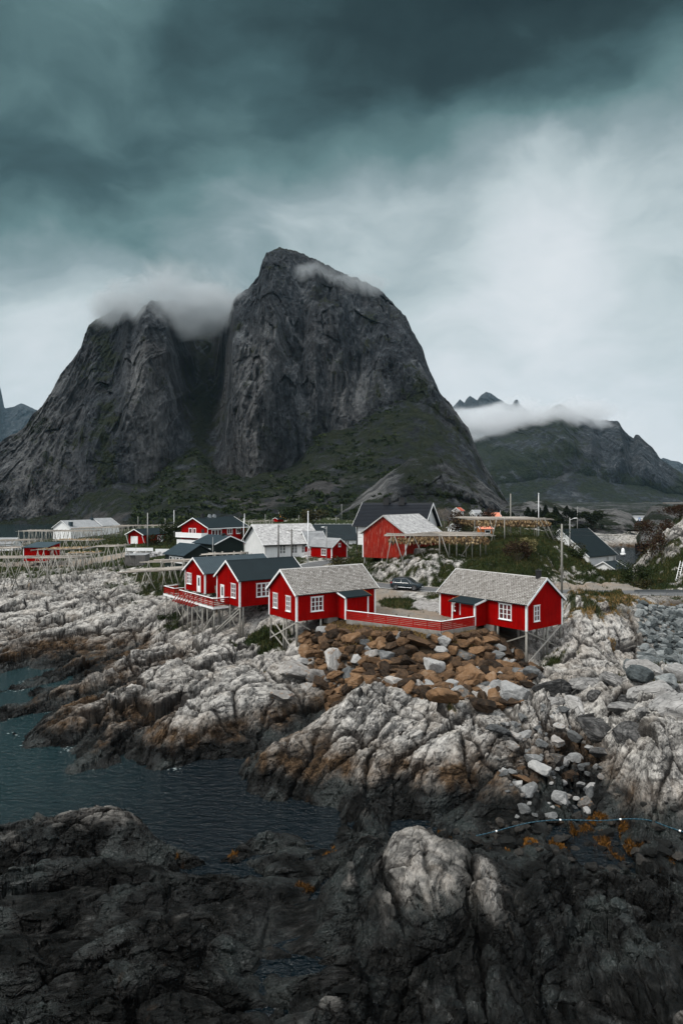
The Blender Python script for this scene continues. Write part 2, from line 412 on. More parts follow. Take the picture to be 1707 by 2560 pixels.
# --- middle headland
for a in [(630, 1960, -0.1), (650, 1995, -0.15), (770, 2015, -0.1), (840, 2040, 0.1), (940, 2045, 0.3), (860, 2065, -0.2), (640, 1925, 0.7), (700, 1900, 1.6), (720, 1950, 1.0), (800, 1960, 1.1), (780, 1850, 2.3), (840, 1790, 3.0), (900, 1900, 2.3), (930, 1980, 0.9),
          (900, 1740, 3.7), (980, 1720, 4.0), (1000, 1790, 3.3), (1090, 1760, 3.6), (1000, 1870, 2.6), (1110, 1830, 2.7), (1020, 1960, 1.2), (1050, 1900, 2.4), (1130, 1890, 2.5), (1240, 1880, 2.5), (1190, 1930, 1.8), (1150, 1995, 0.7), (1280, 1960, 1.1), (1260, 2030, 0.4), (1060, 2040, 0.3),
          (1200, 1800, 2.8), (1300, 1830, 2.4), (1330, 1900, 1.7), (1380, 1960, 0.5), (1480, 1960, 0.4), (1440, 1900, 0.8), (1430, 2030, 0.3)]:
    C(*a)
# --- right-hand rocks
for a in [(1300, 1690, 4.4), (1340, 1760, 3.2), (1420, 1780, 3.2), (1440, 1690, 4.4), (1500, 1720, 4.6), (1440, 1840, 2.6), (1530, 1800, 4.0), (1560, 1880, 3.4), (1580, 1740, 4.9), (1640, 1700, 5.2), (1707, 1690, 5.4), (1640, 1800, 4.6),
          (1707, 1800, 4.9), (1630, 1880, 4.5), (1550, 1960, 1.6), (1620, 1980, 2.6), (1690, 1960, 3.4), (1690, 2060, 1.0), (1600, 2060, 0.5), (1800, 1900, 4.5), (1800, 2060, 1.4), (1900, 1900, 4.5)]:
    C(*a)
# --- rock dome beside the right cabin
for a in [(1400, 1480, 7.0), (1440, 1490, 8.0), (1510, 1478, 8.5), (1570, 1490, 8.2), (1430, 1560, 6.6), (1500, 1560, 7.0), (1580, 1560, 6.8), (1440, 1630, 4.9), (1500, 1640, 4.9), (1560, 1640, 4.8), (1400, 1650, 4.2), (1460, 1695, 3.9), (1550, 1700, 4.1), (1610, 1640, 4.6)]:
    C(*a)
CD(1500, 88, 7.2, 0.2, 0.8); CD(1430, 87, 7.1, 0.2, 0.8); CD(1380, 80, 6.0, 0.4, 0.3); CD(1390, 74, 4.8)
# --- rubble slope under the guard rail
for a in [(1620, 1520, 7.0), (1707, 1525, 7.0), (1640, 1580, 5.6), (1707, 1590, 5.6), (1640, 1650, 4.6), (1707, 1650, 4.7), (1850, 1525, 7.0), (1850, 1650, 4.7)]: C(*a, 0.15)
# --- brown riprap below the yard
for a in [(760, 1585, 5.9), (860, 1575, 6.7), (980, 1590, 6.6), (1100, 1600, 6.4), (1190, 1590, 6.3), (1250, 1610, 5.4), (840, 1640, 4.7), (950, 1650, 4.8), (1060, 1660, 4.6), (1160, 1660, 4.4), (1260, 1680, 3.7), (880, 1700, 3.2),
          (1110, 1730, 3.2), (1190, 1760, 2.7), (1040, 1710, 3.5), (1280, 1740, 3.0), (750, 1640, 4.1), (790, 1690, 3.2)]:
    C(*a, 0.12)
CD(900, 71.8, 7.1, 0.05); CD(1000, 70.6, 7.0, 0.05); CD(1100, 68.6, 6.75, 0.05); CD(1180, 70.8, 6.7, 0.05); CD(830, 74, 7.1, 0.05)
CD(1320, 72, 5.0, 0.2); CD(1250, 76, 6.3, 0.1, 0.2); CD(1340, 80, 6.4, 0.1, 0.5); CD(1320, 67, 3.2, 0.2); CD(1290, 64.5, 3.1, 0.2); CD(1390, 71, 4.2, .4)
# --- left headland
for a in [(40, 1850, -0.1), (120, 1885, -0.15), (300, 1905, -0.15), (500, 1900, -0.15), (620, 1895, -0.1), (690, 1875, -0.1), (760, 1850, 0.0), (820, 1800, 0.3), (80, 1835, 0.4), (150, 1850, 0.7), (250, 1860, 0.9), (400, 1860, 1.0), (540, 1855, 1.0),
          (160, 1790, 0.9), (260, 1780, 1.6), (330, 1800, 1.7), (450, 1790, 2.2), (560, 1780, 2.4), (640, 1780, 2.2), (700, 1810, 1.2), (350, 1730, 2.4), (460, 1700, 3.0), (560, 1700, 3.3), (640, 1720, 3.2), (700, 1740, 2.7), (760, 1760, 1.8), (790, 1740, 2.0),
          (560, 1640, 3.6), (650, 1650, 3.7), (700, 1670, 3.4), (740, 1690, 3.2), (470, 1640, 2.8), (540, 1600, 3.8), (620, 1605, 3.9), (690, 1640, 3.7), (430, 1660, 1.8), (330, 1690, 1.5), (260, 1720, 1.0), (740, 1610, 4.3)]:
    C(*a)
# low reef running out to the left, and the bay behind it
for a in [(10, 1790, 0.15), (-60, 1795, -0.1), (100, 1755, 0.5), (180, 1735, 0.6), (250, 1700, 0.9), (320, 1660, 1.2), (400, 1620, 1.9), (470, 1590, 2.8), (520, 1570, 3.6)]: C(*a)
CD(-150, 70, -2); CD(-150, 78, -1.6); CD(0, 74, -1.0); CD(90, 75, -0.8); CD(160, 77, -0.5); CD(60, 58, -1.2); CD(-20, 62, -1.6); CD(0, 66, -1); CD(20, 60, -1); CD(90, 64.5, -0.1)
# --- far left shore
for a in [(-150, 1700, -0.1), (0, 1680, 0.0), (100, 1672, 0.15), (200, 1655, 0.4), (280, 1630, 0.9), (0, 1640, 0.9), (120, 1630, 1.0), (230, 1600, 1.6), (340, 1590, 1.7), (0, 1590, 1.8), (120, 1570, 2.3), (250, 1550, 2.9), (350, 1540, 3.7), (430, 1560, 3.5),
          (0, 1540, 2.8), (120, 1510, 3.3), (240, 1500, 3.9), (330, 1480, 4.6), (400, 1520, 4.6), (-150, 1560, 2.0), (-150, 1480, 3.4), (0, 1480, 3.7), (100, 1465, 4.0), (200, 1455, 4.4), (280, 1440, 4.9), (440, 1530, 4.6), (470, 1560, 4.0)]:
    C(*a)
for a in [(0, 1440, 4.3, 0.5, 0.6), (120, 1435, 4.5, 0.5, 0.6), (220, 1420, 4.9, 0.4, 0.7), (330, 1460, 5.0, 0.4, 0.7), (380, 1490, 5.0, 0.4, 0.8), (430, 1490, 5.3, 0.3, 0.8), (400, 1455, 5.6, 0.3, 0.8), (320, 1415, 5.8, 0.2, 0.9)]: C(*a)
# under the two cabins with the deck
for a in [(500, 1555, 4.2, 0.6), (540, 1595, 3.6, 0.7), (590, 1585, 4.1, 0.6), (650, 1570, 5.0, 0.6, 0.2), (700, 1600, 4.6, 0.4, 0.4), (460, 1530, 5.2, 0.4, 0.6)]: C(*a)
CD(560, 86, 5.9, 0.3, 0.2); CD(620, 84, 6.3, 0.3, 0.3); CD(690, 80, 6.2, 0.2, 0.3); CD(760, 76, 6.2, 0.15, 0.2); CD(540, 98, 6.9, 0.1, 0.8); CD(640, 95, 7.2, 0.1, 0.8); CD(740, 86, 7.1, 0.08, 0.5)
# --- the village flat
for px, D, z, veg in [(820, 82, 7.25, 0), (900, 78, 7.2, 0), (980, 80, 7.1, 0), (1060, 78, 6.95, 0), (1000, 88, 7.3, 0), (900, 90, 7.4, 0), (1120, 84, 6.9, 0.3), (1200, 86, 6.95, 0.6), (1300, 88, 7.1, 0.7), (930, 97, 7.45, 0.2), (1040, 95, 7.45, 0.2),
                      (1150, 92.5, 7.4, 0.6), (1250, 92, 7.4, 0.7), (1350, 91.5, 7.4, 0.5), (1500, 91, 7.4, 0.3), (1650, 90.5, 7.4, 0.5), (1850, 90, 7.4, 0.5), (1450, 98, 7.6, 0), (1550, 98, 7.5, 0.4), (1400, 104, 7.8, 0.4), (1650, 96, 7.5, 0.9), (1540, 104, 7.2, 0.8),
                      (820, 100, 7.5, 0.6), (840, 115, 7.5, 0.5), (740, 105, 7.4, 0.8), (650, 115, 7.4, 0.8), (800, 130, 7.5, 0.3), (700, 135, 7.5, 0.8), (560, 130, 7.6, 0.8), (450, 125, 7.0, 0.8), (380, 130, 6.6, 0.8), (900, 150, 8.0, 0.6), (780, 170, 8.0, 0.7),
                      (500, 165, 8.0, 0.9), (400, 165, 7.8, 0.9), (330, 185, 7.6, 0.9), (600, 200, 8.0, 0.8), (250, 180, 6.4, 0.9), (150, 165, 5.6, 0.9), (60, 160, 5.2, 0.9), (250, 145, 5.6, 0.8), (100, 200, 4.6, 0.9), (200, 240, 4.4, 0.8), (300, 250, 5.0, 0.9),
                      (420, 250, 6.5, 0.9), (700, 260, 8.0, 0.8), (-150, 150, 5.0, 0.8), (-150, 200, 3.0, 0.8)]:
    CD(px, D, z, 0.10, veg)
for px, D, z in [(0, 255, 1.0), (80, 290, 1.5), (160, 320, 1.5), (240, 340, 2.5), (330, 350, 4.5), (450, 370, 6), (600, 400, 8), (800, 400, 9), (-150, 250, 0.0)]: CD(px, D, z, 0.3, 0.7)
for px, D in [(-200, 330), (0, 310), (60, 350), (120, 380), (0, 420), (200, 420), (-200, 420), (260, 430)]: CD(px, D, -3, 0.1)
# --- the grassy hill with the racks and the road cut
for a in [(950, 1415, 9.6, 0.3, 0.9), (1050, 1408, 10.4, 0.25, 1), (1130, 1405, 10.6, 0.2, 1), (1200, 1390, 11.0, 0.2, 1), (1180, 1440, 9.0, 0.3, 1), (1260, 1440, 9.2, 0.3, 1), (1330, 1420, 9.8, 0.4, 1), (1250, 1390, 11.2, 0.2, 1), (1340, 1375, 12.0, 0.2, 1), (1400, 1375, 11.8, 0.3, 0.9),
          (1450, 1410, 9.8, 0.6, 0.7), (1490, 1430, 8.6, 0.6, 0.7), (1400, 1430, 9.0, 0.6, 0.7), (1330, 1460, 8.0, 0.3, 0.9), (1200, 1465, 7.9, 0.3, 1), (1450, 1446, 7.9, 0.3, 0.9)]: C(*a)
for a in [(940, 103, 7.6), (1010, 99.8, 7.6), (1090, 97.5, 7.6), (1140, 97, 7.6)]: CD(a[0], a[1], a[2], 0.25, 0.5)
for a in [(960, 106, 9.6), (1020, 102.6, 10.0), (1085, 100.6, 10.1), (1130, 100.5, 9.6)]: CD(a[0], a[1], a[2], 0.7, 0.25)
for a in [(900, 118, 8.6), (1000, 118, 10.4), (1100, 120, 11.5), (1230, 130, 12.2), (1350, 130, 12.4), (1430, 128, 10.5), (1000, 135, 10.8), (1080, 140, 11.3), (1200, 150, 11.5), (1350, 155, 10.5), (930, 135, 9.5)]: CD(a[0], a[1], a[2], 0.25, 0.9)
# --- right: harbour inlet behind, hillside with the ladder
for a in [(1470, 140, 6.0), (1500, 122, 5.5), (1530, 115, 6.4)]: CD(a[0], a[1], a[2], 0.3, 0.8)
for a in [(1560, 135, 0.5), (1620, 150, 0.5)]: CD(a[0], a[1], a[2], 0.2, 0.5)
for a in [(1530, 172), (1570, 170), (1600, 185), (1540, 200), (1520, 225), (1580, 225), (1530, 255), (1590, 252), (1640, 230)]: CD(a[0], a[1], -2.0, 0.1, 0)
for a in [(1480, 276), (1560, 276), (1640, 276)]: CD(a[0], a[1], 3.9, 0.3, 0.3)
for a in [(1480, 330), (1600, 340), (1700, 330)]: CD(a[0], a[1], 4.5, 0.3, 0.4)
CD(1440, 200, 6, 0.3, 0.8); CD(1450, 240, 5, 0.3, 0.8)
for a in [(1640, 1458, 7.6, 0.3, 0.9), (1707, 1455, 7.8, 0.4, 0.8), (1600, 1445, 7.7, 0.3, 0.9), (1620, 1400, 10.2, 1, 0.4), (1660, 1350, 13.0, 1, 0.2), (1707, 1310, 15.6, 1, 0.1), (1707, 1400, 11.0, 1, 0.2), (1640, 1350, 12.5, .8, 0.7), (1850, 1310, 16, 1, .2), (1850, 1420, 10, 1, .2)]: C(*a)
CD(1620, 125, 9.5, 0.5, 0.9); CD(1680, 130, 15, 0.5, 0.9); CD(1707, 160, 12, 0.5, 0.9); CD(1850, 150, 14, .5, .9)
# --- beyond
for px, D, z in [(1000, 200, 10), (1150, 200, 10), (1300, 220, 9), (1000, 300, 10), (1200, 300, 9), (1400, 320, 6), (1800, 300, 5), (1000, 420, 10), (1300, 420, 7), (1600, 420, 4.2)]: CD(px, D, z, 0.3, 0.8)

CPa = np.array(CP)
_cu = (CPa[:, 0] - CX) / FPX; _cv = np.log(CPa[:, 1]) * 0.6
def _phi(r2): return -np.sqrt(r2 + 0.0004)
def _fit(vals, lam):
    n = len(_cu)
    K = _phi((_cu[:, None] - _cu) ** 2 + (_cv[:, None] - _cv) ** 2) + lam * np.eye(n)
    P = np.stack([np.ones(n), _cu, _cv], 1)
    A = np.block([[K, P], [P.T, np.zeros((3, 3))]])
    return np.linalg.solve(A, np.concatenate([vals, np.zeros(3)]))
# strike of the rock layers: lower left to upper right
def _smoothmask(u, v, val, s):
    out = np.empty(u.shape); 
    for i in range(0, len(u), 60000):
        w = np.exp(-((u[i:i+60000, None] - _cu) ** 2 + (v[i:i+60000, None] - _cv) ** 2) / (2 * s * s)) + 1e-12
        out[i:i+60000] = (w * val).sum(1) / w.sum(1)
    return out
_wz = _fit(CPa[:, 2], 0.004)
def base_height(X, Y):
    u = np.clip(X / Y, -0.66, 0.66); v = np.log(np.maximum(Y, 15)) * 0.6
    out = np.empty(u.shape)
    for i in range(0, len(u), 60000):
        a = u[i:i+60000]; b = v[i:i+60000]
        out[i:i+60000] = _phi((a[:, None] - _cu) ** 2 + (b[:, None] - _cv) ** 2) @ _wz[:-3] + _wz[-3] + _wz[-2] * a + _wz[-1] * b
    return out, u, v
# road centre line (x, y, z) and half width
ROAD = [(60, 88.5, 7.42), (45, 90, 7.42), (31, 91.3, 7.42), (21, 91.8, 7.42), (13, 93.4, 7.43), (6.5, 97.3, 7.45), (1, 102.5, 7.46), (-4.5, 111, 7.48), (-6.5, 121, 7.5), (-4.5, 131, 7.52), (1, 139, 7.6)]
ROADW = 2.3
def road_dist(X, Y):
    best = np.full(X.shape, 1e9); zz = np.full(X.shape, 7.4)
    for (x0, y0, z0), (x1, y1, z1) in zip(ROAD, ROAD[1:]):
        dx, dy = x1 - x0, y1 - y0; L2 = dx * dx + dy * dy
        t = np.clip(((X - x0) * dx + (Y - y0) * dy) / L2, 0, 1)
        d = np.hypot(X - x0 - t * dx, Y - y0 - t * dy)
        zz = np.where(d < best, z0 + t * (z1 - z0), zz); best = np.minimum(best, d)
    return best, zz
def blocks(x, y, sx, sy, seed):
    """broken rock: tilted flat-topped blocks parted by joints; returns height (about -1..1) and closeness to a joint"""
    f1, f2, cid, dx, dy = worley2(x / sx, y / sy, seed)
    c2 = (cid * 7.31) % 1; c3 = (cid * 3.77) % 1
    h = (cid - 0.5) * 0.9 + dx * (c2 - 0.5) * 1.6 + dy * (c3 - 0.35) * 1.8
    e = f2 - f1
    return 1.6 * h - 0.8 * np.exp(-e / 0.055) + 0.55 * np.minimum(e, 0.3), np.exp(-e / 0.05)
def rock_field(X, Y, ang):
    """broken bedded rock with its beds running at the angle ang over the ground: (height, joints, s, t)"""
    wx = X + 1.5 * fbm2(X / 9, Y / 9, 3, 3) + 0.07 * noise2(X / 0.6, Y / 0.6, 8); wy = Y + 1.5 * fbm2(X / 9 + 7, Y / 9, 3, 4) + 0.07 * noise2(X / 0.6, Y / 0.6, 9)
    ca, sa = math.cos(ang), math.sin(ang)
    s = wx * ca + wy * sa; t = -wx * sa + wy * ca
    b1, c1 = blocks(s, t, 7.0, 3.2, 1); b2, c2 = blocks(s + 3, t, 3.0, 1.35, 2); b3, c3 = blocks(s, t + 5, 1.25, 0.62, 6); b4, c4 = blocks(s, t, 0.5, 0.26, 12)
    # ledges: each bed drops steeply on the near side and falls away gently behind
    def ledge(per, k, seed):
        q = t / per + 0.5 * noise2(s / (per * 4), t / (per * 3), seed) + 0.12 * noise2(s / (per * 1.2), t / per, seed + 1)
        f = q - np.floor(q); up = np.clip(f / k, 0, 1); up = up * up * (3 - 2 * up)
        aa = 0.15 + 0.85 * smooth(noise2(s / (per * 2.6), np.floor(q) * 3.7, seed + 2), -0.25, 0.4)
        return aa * (up * (1 - np.clip((f - k) / (1 - k), 0, 1)) - 0.3), np.exp(-((f - 0.02) / 0.05) ** 2) * aa
    l0, e0 = ledge(9.5, 0.16, 66); l1, e1 = ledge(4.2, 0.12, 70); l2, e2 = ledge(1.5, 0.14, 75)
    # straight joints cutting across the beds
    def joint(q, per, w, seed):
        qq = q / per + 0.10 * noise2(s / (per * 2), t / (per * 2), seed); c = np.floor(qq); f = qq - c; pos_ = 0.2 + 0.6 * h01(c, c * 0 + seed, None, 3)
        on = smooth(noise2(s / (per * 1.4) + c * 5.1, t / (per * 1.4) - c * 2.3, seed + 4), -0.15, 0.15)
        return on * np.exp(-(np.abs(f - pos_) * per / w) ** 1.5)
    j1 = joint(s * 0.86 + t * 0.5, 4.6, 0.16, 501); j2 = joint(-s * 0.35 + t * 0.94, 3.3, 0.14, 511); j3 = joint(s * 0.97 - t * 0.25, 7.5, 0.22, 521)
    jj = np.maximum.reduce([j1, j2, j3])
    fa, fb, fid, fx, fy = worley2(s / 0.85 + 0.3 * noise2(s, t, 541), t / 0.5, 540); facet = (fid - 0.5) * 0.22 + fx * ((fid * 7.3) % 1 - 0.5) * 0.5 + fy * ((fid * 3.1) % 1 - 0.4) * 0.5
    ga, gb_, gid, gx, gy = worley2(s / 2.1, t / 1.2 + 0.3 * noise2(s, t, 543), 542); facet2 = (gid - 0.5) * 0.4 + gx * ((gid * 7.3) % 1 - 0.5) * 1.1 + gy * ((gid * 3.1) % 1 - 0.4) * 1.1
    det = 0.30 + 0.70 * smooth(noise2(X / 6.0, Y / 9.0, 530) + 0.5 * noise2(X / 2.5, Y / 4, 531), -0.15, 0.35)      # worn slabs beside broken rock
    r = 1.0 * b1 + det * (0.50 * b2 + 0.20 * b3 + 0.05 * b4 + 0.26 * l2) + 0.95 * l1 + 2.0 * l0 - 0.55 * jj + 0.42 * facet + 0.40 * facet2
    return r, np.maximum.reduce([c1, det * 0.95 * c2, det * 0.8 * c3, det * 0.4 * c4, 0.95 * e0, 0.9 * e1, det * 0.6 * e2, jj]), s, t
def rock_mix(X, Y, u):
    px = u * FPX + CX + 60 * fbm2(X / 6, Y / 6, 2, 33)
    near = smooth(Y + 1.5 * fbm2(X / 4, Y / 4, 2, 34), 43, 41); right = smooth(px, 1270, 1330); fr = smooth(px, 880, 930)
    far = smooth(Y, 80, 86)
    ws = [((1 - near) * (1 - right) * (1 - far), 1.0), ((1 - near) * right, 1.42), (near * (1 - fr), 0.28), (near * fr, 1.25), ((1 - near) * (1 - right) * far, 0.75)]
    R_ = np.zeros(X.shape); K_ = np.zeros(X.shape); S_ = np.zeros(X.shape); T_ = np.zeros(X.shape); best = np.zeros(X.shape)
    for w, ang in ws:
        i = w > 0.01
        if not i.any(): continue
        r, k, s, t = rock_field(X[i], Y[i], ang)
        R_[i] += w[i] * r; K_[i] += w[i] * k
        sel = w[i] > best[i]; idx = np.where(i)[0][sel]
        S_[idx] = s[sel]; T_[idx] = t[sel]; best[idx] = w[idx]
    return R_, K_, S_, T_
def height(X, Y, full=False):
    X = np.asarray(X, float); Y = np.asarray(Y, float)
    z0, u, v = base_height(X, Y)
    amp = np.clip(_smoothmask(u, v, CPa[:, 3], 0.030), 0, 1); veg = _smoothmask(u, v, CPa[:, 4], 0.028)
    rough, kk, s, t = rock_mix(X, Y, u)
    near = smooth(Y, 75, 35)
    rough = rough + 0.5 * fbm2(X / 7, Y / 5, 4, 20) + 0.05 * fbm2(X / 0.5, Y / 0.5, 3, 21)
    a = amp * (0.80 - 0.10 * near)
    z = z0 + a * rough
    # the steep rock dome between right cabin and rubble
    dx = (X - 30.6) / 5.4; dy = (Y - 80.5) / 10.5; rr = np.sqrt(np.abs(dx) ** 2.6 + np.abs(dy) ** 2.6) + 0.10 * fbm2(X / 2.2, Y / 2.2, 3, 90)
    dome = 8.35 - 5.2 * np.clip((rr - 0.42) / 0.75, 0, 1.6) ** 1.35 + 0.45 * rough * smooth(rr, 0.25, 0.6)
    z = np.where(rr < 1.5, np.maximum(z, dome), z)
    # soft grass bumps
    z = z + (1 - amp) * 0.12 * fbm2(X / 2.5, Y / 2.5, 3, 50) + veg * 0.25 * fbm2(X / 4, Y / 4, 3, 51)
    rd, rz = road_dist(X, Y)
    k = smooth(rd, 5.0, 2.6) * smooth(Y, 84, 88)
    z = z * (1 - k) + (rz - 0.06) * k
    if not full: return z
    crack = np.clip(kk, 0, 1) * amp
    return z, amp, veg, crack, rd, u, v, s, t
def hz(x, y):
    return float(height(np.array([x], float), np.array([y], float))[0])

def band(a, b, n): return np.linspace(math.log(a), math.log(b), n, endpoint=False)
lnD = np.concatenate([band(19.0, 45, 350), band(45, 112, 300), band(112, 470, 150)])
us = np.concatenate([np.linspace(-1.0, -0.56, 60, endpoint=False), np.linspace(-0.56, 0.56, 820), np.linspace(0.56, 1.0, 61)[1:]])
YY = np.exp(lnD)[:, None] * np.ones_like(us)[None]; XX = us[None] * YY
# rows are moved along each column so that steep faces get as many of them as flat ground
z1 = height(XX.ravel(), YY.ravel()).reshape(YY.shape)
ev = (CAMZ - z1) / YY
wgt = np.abs(np.diff(ev, axis=0)) + 0.35 * np.abs(np.diff(lnD))[:, None] * 0.35
cum = np.vstack([np.zeros((1, len(us))), np.cumsum(wgt, 0)]); cum /= cum[-1:]
g_ = np.exp(-np.linspace(-2.5, 2.5, 61) ** 2 / 2); g_ /= g_.sum(); cp_ = np.pad(cum, ((0, 0), (30, 30)), 'edge'); cum = sum(g_[k] * cp_[:, k:k + len(us)] for k in range(61))
NROW = 1150; q_ = np.linspace(0, 1, NROW)
YY = np.stack([np.exp(np.interp(q_, cum[:, c], lnD)) for c in range(len(us))], 1); XX = us[None] * YY
TX, TY = XX.ravel(), YY.ravel()
TZ, Tamp, Tveg, Tcrack, Trd, Tu, Tv, Ts, Tt = height(TX, TY, True)
# break up the faces: bedding and rubble pushed out along the surface normal
G = np.stack([TX, TY, TZ], 1).reshape(NROW, len(us), 3)
nrm = np.cross(np.gradient(G, axis=1), np.gradient(G, axis=0)).reshape(-1, 3); nrm /= np.linalg.norm(nrm, axis=1)[:, None] + 1e-9
steep = 1 - np.clip(np.abs(nrm[:, 2]), 0, 1)
hor = Ts * 0.35
w1_, w2_, wid, _, _ = worley2(Ts / 0.9 + 0.4 * TZ, (TZ + 0.25 * Tt) / 0.42, 801); w3_, w4_, wid2, _, _ = worley2(Ts / 0.35, (TZ + 0.3 * Tt) / 0.2, 802)
disp = 0.16 * (wid - 0.5) - 0.10 * np.exp(-(w2_ - w1_) / 0.08) + 0.05 * (wid2 - 0.5)
disp = disp * Tamp * smooth(steep, 0.12, 0.45) * smooth(TY, 130, 90)
G = np.stack([TX, TY, TZ], 1) + nrm * np.sign(nrm[:, 2:3]) * disp[:, None]
Tcrack = np.clip(np.maximum(Tcrack, Tamp * smooth(steep, 0.12, 0.45) * 0.9 * np.exp(-(w2_ - w1_) / 0.07)), 0, 1)
Tpx = Tu * FPX + CX
# what covers the rock (places on the ground, read by the material)
n1 = fbm2(TX / 5, TY / 5, 4, 60); n2 = fbm2(TX / 1.3, TY / 1.3, 4, 61); n3 = fbm2(TX / 0.35, TY / 0.35, 2, 62)
def blob(px, D, rx, ry): return np.exp(-(((Tpx - px) * TY / FPX / rx) ** 2 + ((TY - D) / ry) ** 2))
crock = np.clip(blob(1080, 33.0, 4.8, 7) * 1.6, 0, 1)
tide = TZ + 0.6 * n1 + 0.55 * n2 + 0.25 * n3 - 1.7 * smooth(TY, 42, 36) * (1 - 0.42 * crock) - 0.25 * smooth(TY, 52, 46) + 0.15 * smooth(TY, 75, 85)
wet = smooth(tide, 1.7, 0.75); wet = np.where(TY < 42, smooth(tide + 0.4 * n2, 2.1, 0.4), wet)
stain = smooth(tide, 3.1, 1.8) * (0.85 + 0.9 * n1 + 0.7 * n2) + 0.40 * smooth(n1 + 0.6 * n2, 0.22, 0.6) * smooth(tide, 5.0, 2)
stain = np.clip(stain, 0, 1) * (1 - 0.7 * smooth(TY, 42, 38))
vegm = smooth(Tveg + 0.45 * n1 + 0.55 * n2 - 0.15 * Tamp, 0.34, 0.56)
Tcov = vegm
# grass in hollows of the dry rock, near the cabins and on the dome
spots = sum(a * blob(px, D, rx, ry) for px, D, rx, ry, a in [(690, 74, 2.2, 3.0, 1.0), (620, 76, 2.5, 1.8, 0.8), (1500, 84, 3.6, 3.4, 1.1), (1480, 76, 1.4, 3.5, 0.45), (1545, 79, 2.2, 4, 0.5), (1390, 66, 2.4, 2.0, 0.8), (1640, 60, 2.6, 1.5, 0.9), (1660, 54, 1.5, 1.8, 0.8), (1560, 60, 2, 1.3, 0.5),
                                                     (1707, 66, 2.5, 1.5, 0.8), (1440, 58, 1.2, 1.2, 0.4), (900, 58, 3, 1, 0.4), (960, 62, 3, 1, 0.45), (540, 73, 3, 0.8, 0.4), (1240, 71, 2, 1.2, 0.5), (1120, 67.3, 1.8, 1.2, 0.6), (1000, 70, 4, 0.9, 0.7), (430, 88, 2.4, 2.5, 0.8), (1180, 63, 1.2, 1, 0.4)])
vegm = np.maximum(vegm, smooth(spots + 0.5 * n1 + 0.7 * n2, 0.42, 0.75))
vegm *= smooth(TZ, 1.6, 2.4)
def poly_mask(pts):
    inside = np.zeros(TX.shape, bool); j = len(pts) - 1
    for i in range(len(pts)):
        xi, yi = pts[i]; xj, yj = pts[j]
        c = ((yi > TY) != (yj > TY)) & (TX < (xj - xi) * (TY - yi) / (yj - yi + 1e-9) + xi)
        inside ^= c; j = i
    return inside
jx, jy = TX + 0.9 * n1 + 0.5 * n2, TY + 0.9 * n2
_sx, _sy = TX, TY
TX, TY = jx, jy
yard = poly_mask([(0.2, 71.5), (9.6, 67.5), (13.2, 70.2), (11.5, 76), (10.0, 80), (6.8, 84), (8.5, 91), (5.5, 96.5), (0, 99.5), (-4, 96), (2, 82), (-1, 76)])
lot = poly_mask([(28, 92.5), (42, 92), (43, 95), (39, 98.5), (33, 99), (28, 96)])
pile = poly_mask([(8.3, 80.5), (13, 76.5), (15, 79), (14, 85), (9.5, 87)])
pathm = poly_mask([(-75, 150), (-52, 148), (-49, 158), (-49, 164), (-60, 160), (-80, 158)])
TX, TY = _sx, _sy
gravel = np.clip(yard * 1.0 + lot * 1.0 + pathm * 1.0, 0, 1)
gravel[Trd < 2.9] = 1
oval = smooth(blob(1022, 83.0, 4.2, 4.6) + 0.12 * n2, 0.42, 0.5) * (Trd > 2.6)
gravel = gravel * (1 - oval)
gravel *= (TY < 175)
vegm = np.where(gravel > 0.5, smooth(n2 + 0.2 * n1, 0.30, 0.5) * 0.5, vegm)
pebble = np.clip(pile * 1.0, 0, 1); vegm = np.maximum(vegm, oval)
vegm = np.where(pebble > 0.5, 0, vegm)
soil = np.clip(smooth(Tamp, 0.45, 0.15), 0, 1) * smooth(TY, 90, 82)
weed = smooth(n1 * 0.9 + n2 * 0.9 + 0.75 * smooth(Tpx, 1380, 1560) * smooth(TY, 36.5, 38.5) * smooth(TY, 43.5, 41.5), 0.42, 0.8) * smooth(TZ, 0.9, 0.4) * smooth(TY, 46, 42) + 0.5 * smooth(n1 + 0.7 * n2, 0.52, 0.75) * smooth(TY, 44, 40)
lich = np.clip(smooth(n2 + n1 * 0.7 + 0.8 * blob(1560, 79, 3.2, 5) + 0.5 * blob(1480, 77, 3, 4) + 0.4 * blob(1640, 80, 4, 4) + 0.45 * smooth(Tpx, 930, 1000) * smooth(Tpx, 1150, 1080) * smooth(TY, 97, 99) * smooth(TY, 108, 104), 0.55, 0.85), 0, 1) * smooth(TZ, 2.5, 4)

domem = blob(1500, 79.5, 5.0, 8.0); strp = fbm2(Ts / 7.0, Tt / 0.75, 3, 640)
vegm = np.maximum(vegm, 0.9 * smooth(domem, 0.25, 0.6) * smooth(strp + 0.35 * smooth(TZ, 5.5, 8.0) + 0.2 * n2, 0.18, 0.38))
lich = np.maximum(lich, smooth(domem, 0.2, 0.55) * smooth(fbm2(Ts / 5.0, Tt / 0.6, 3, 641) + 0.25 * n2 + 0.15 * smooth(Tpx, 1480, 1580), 0.14, 0.36))

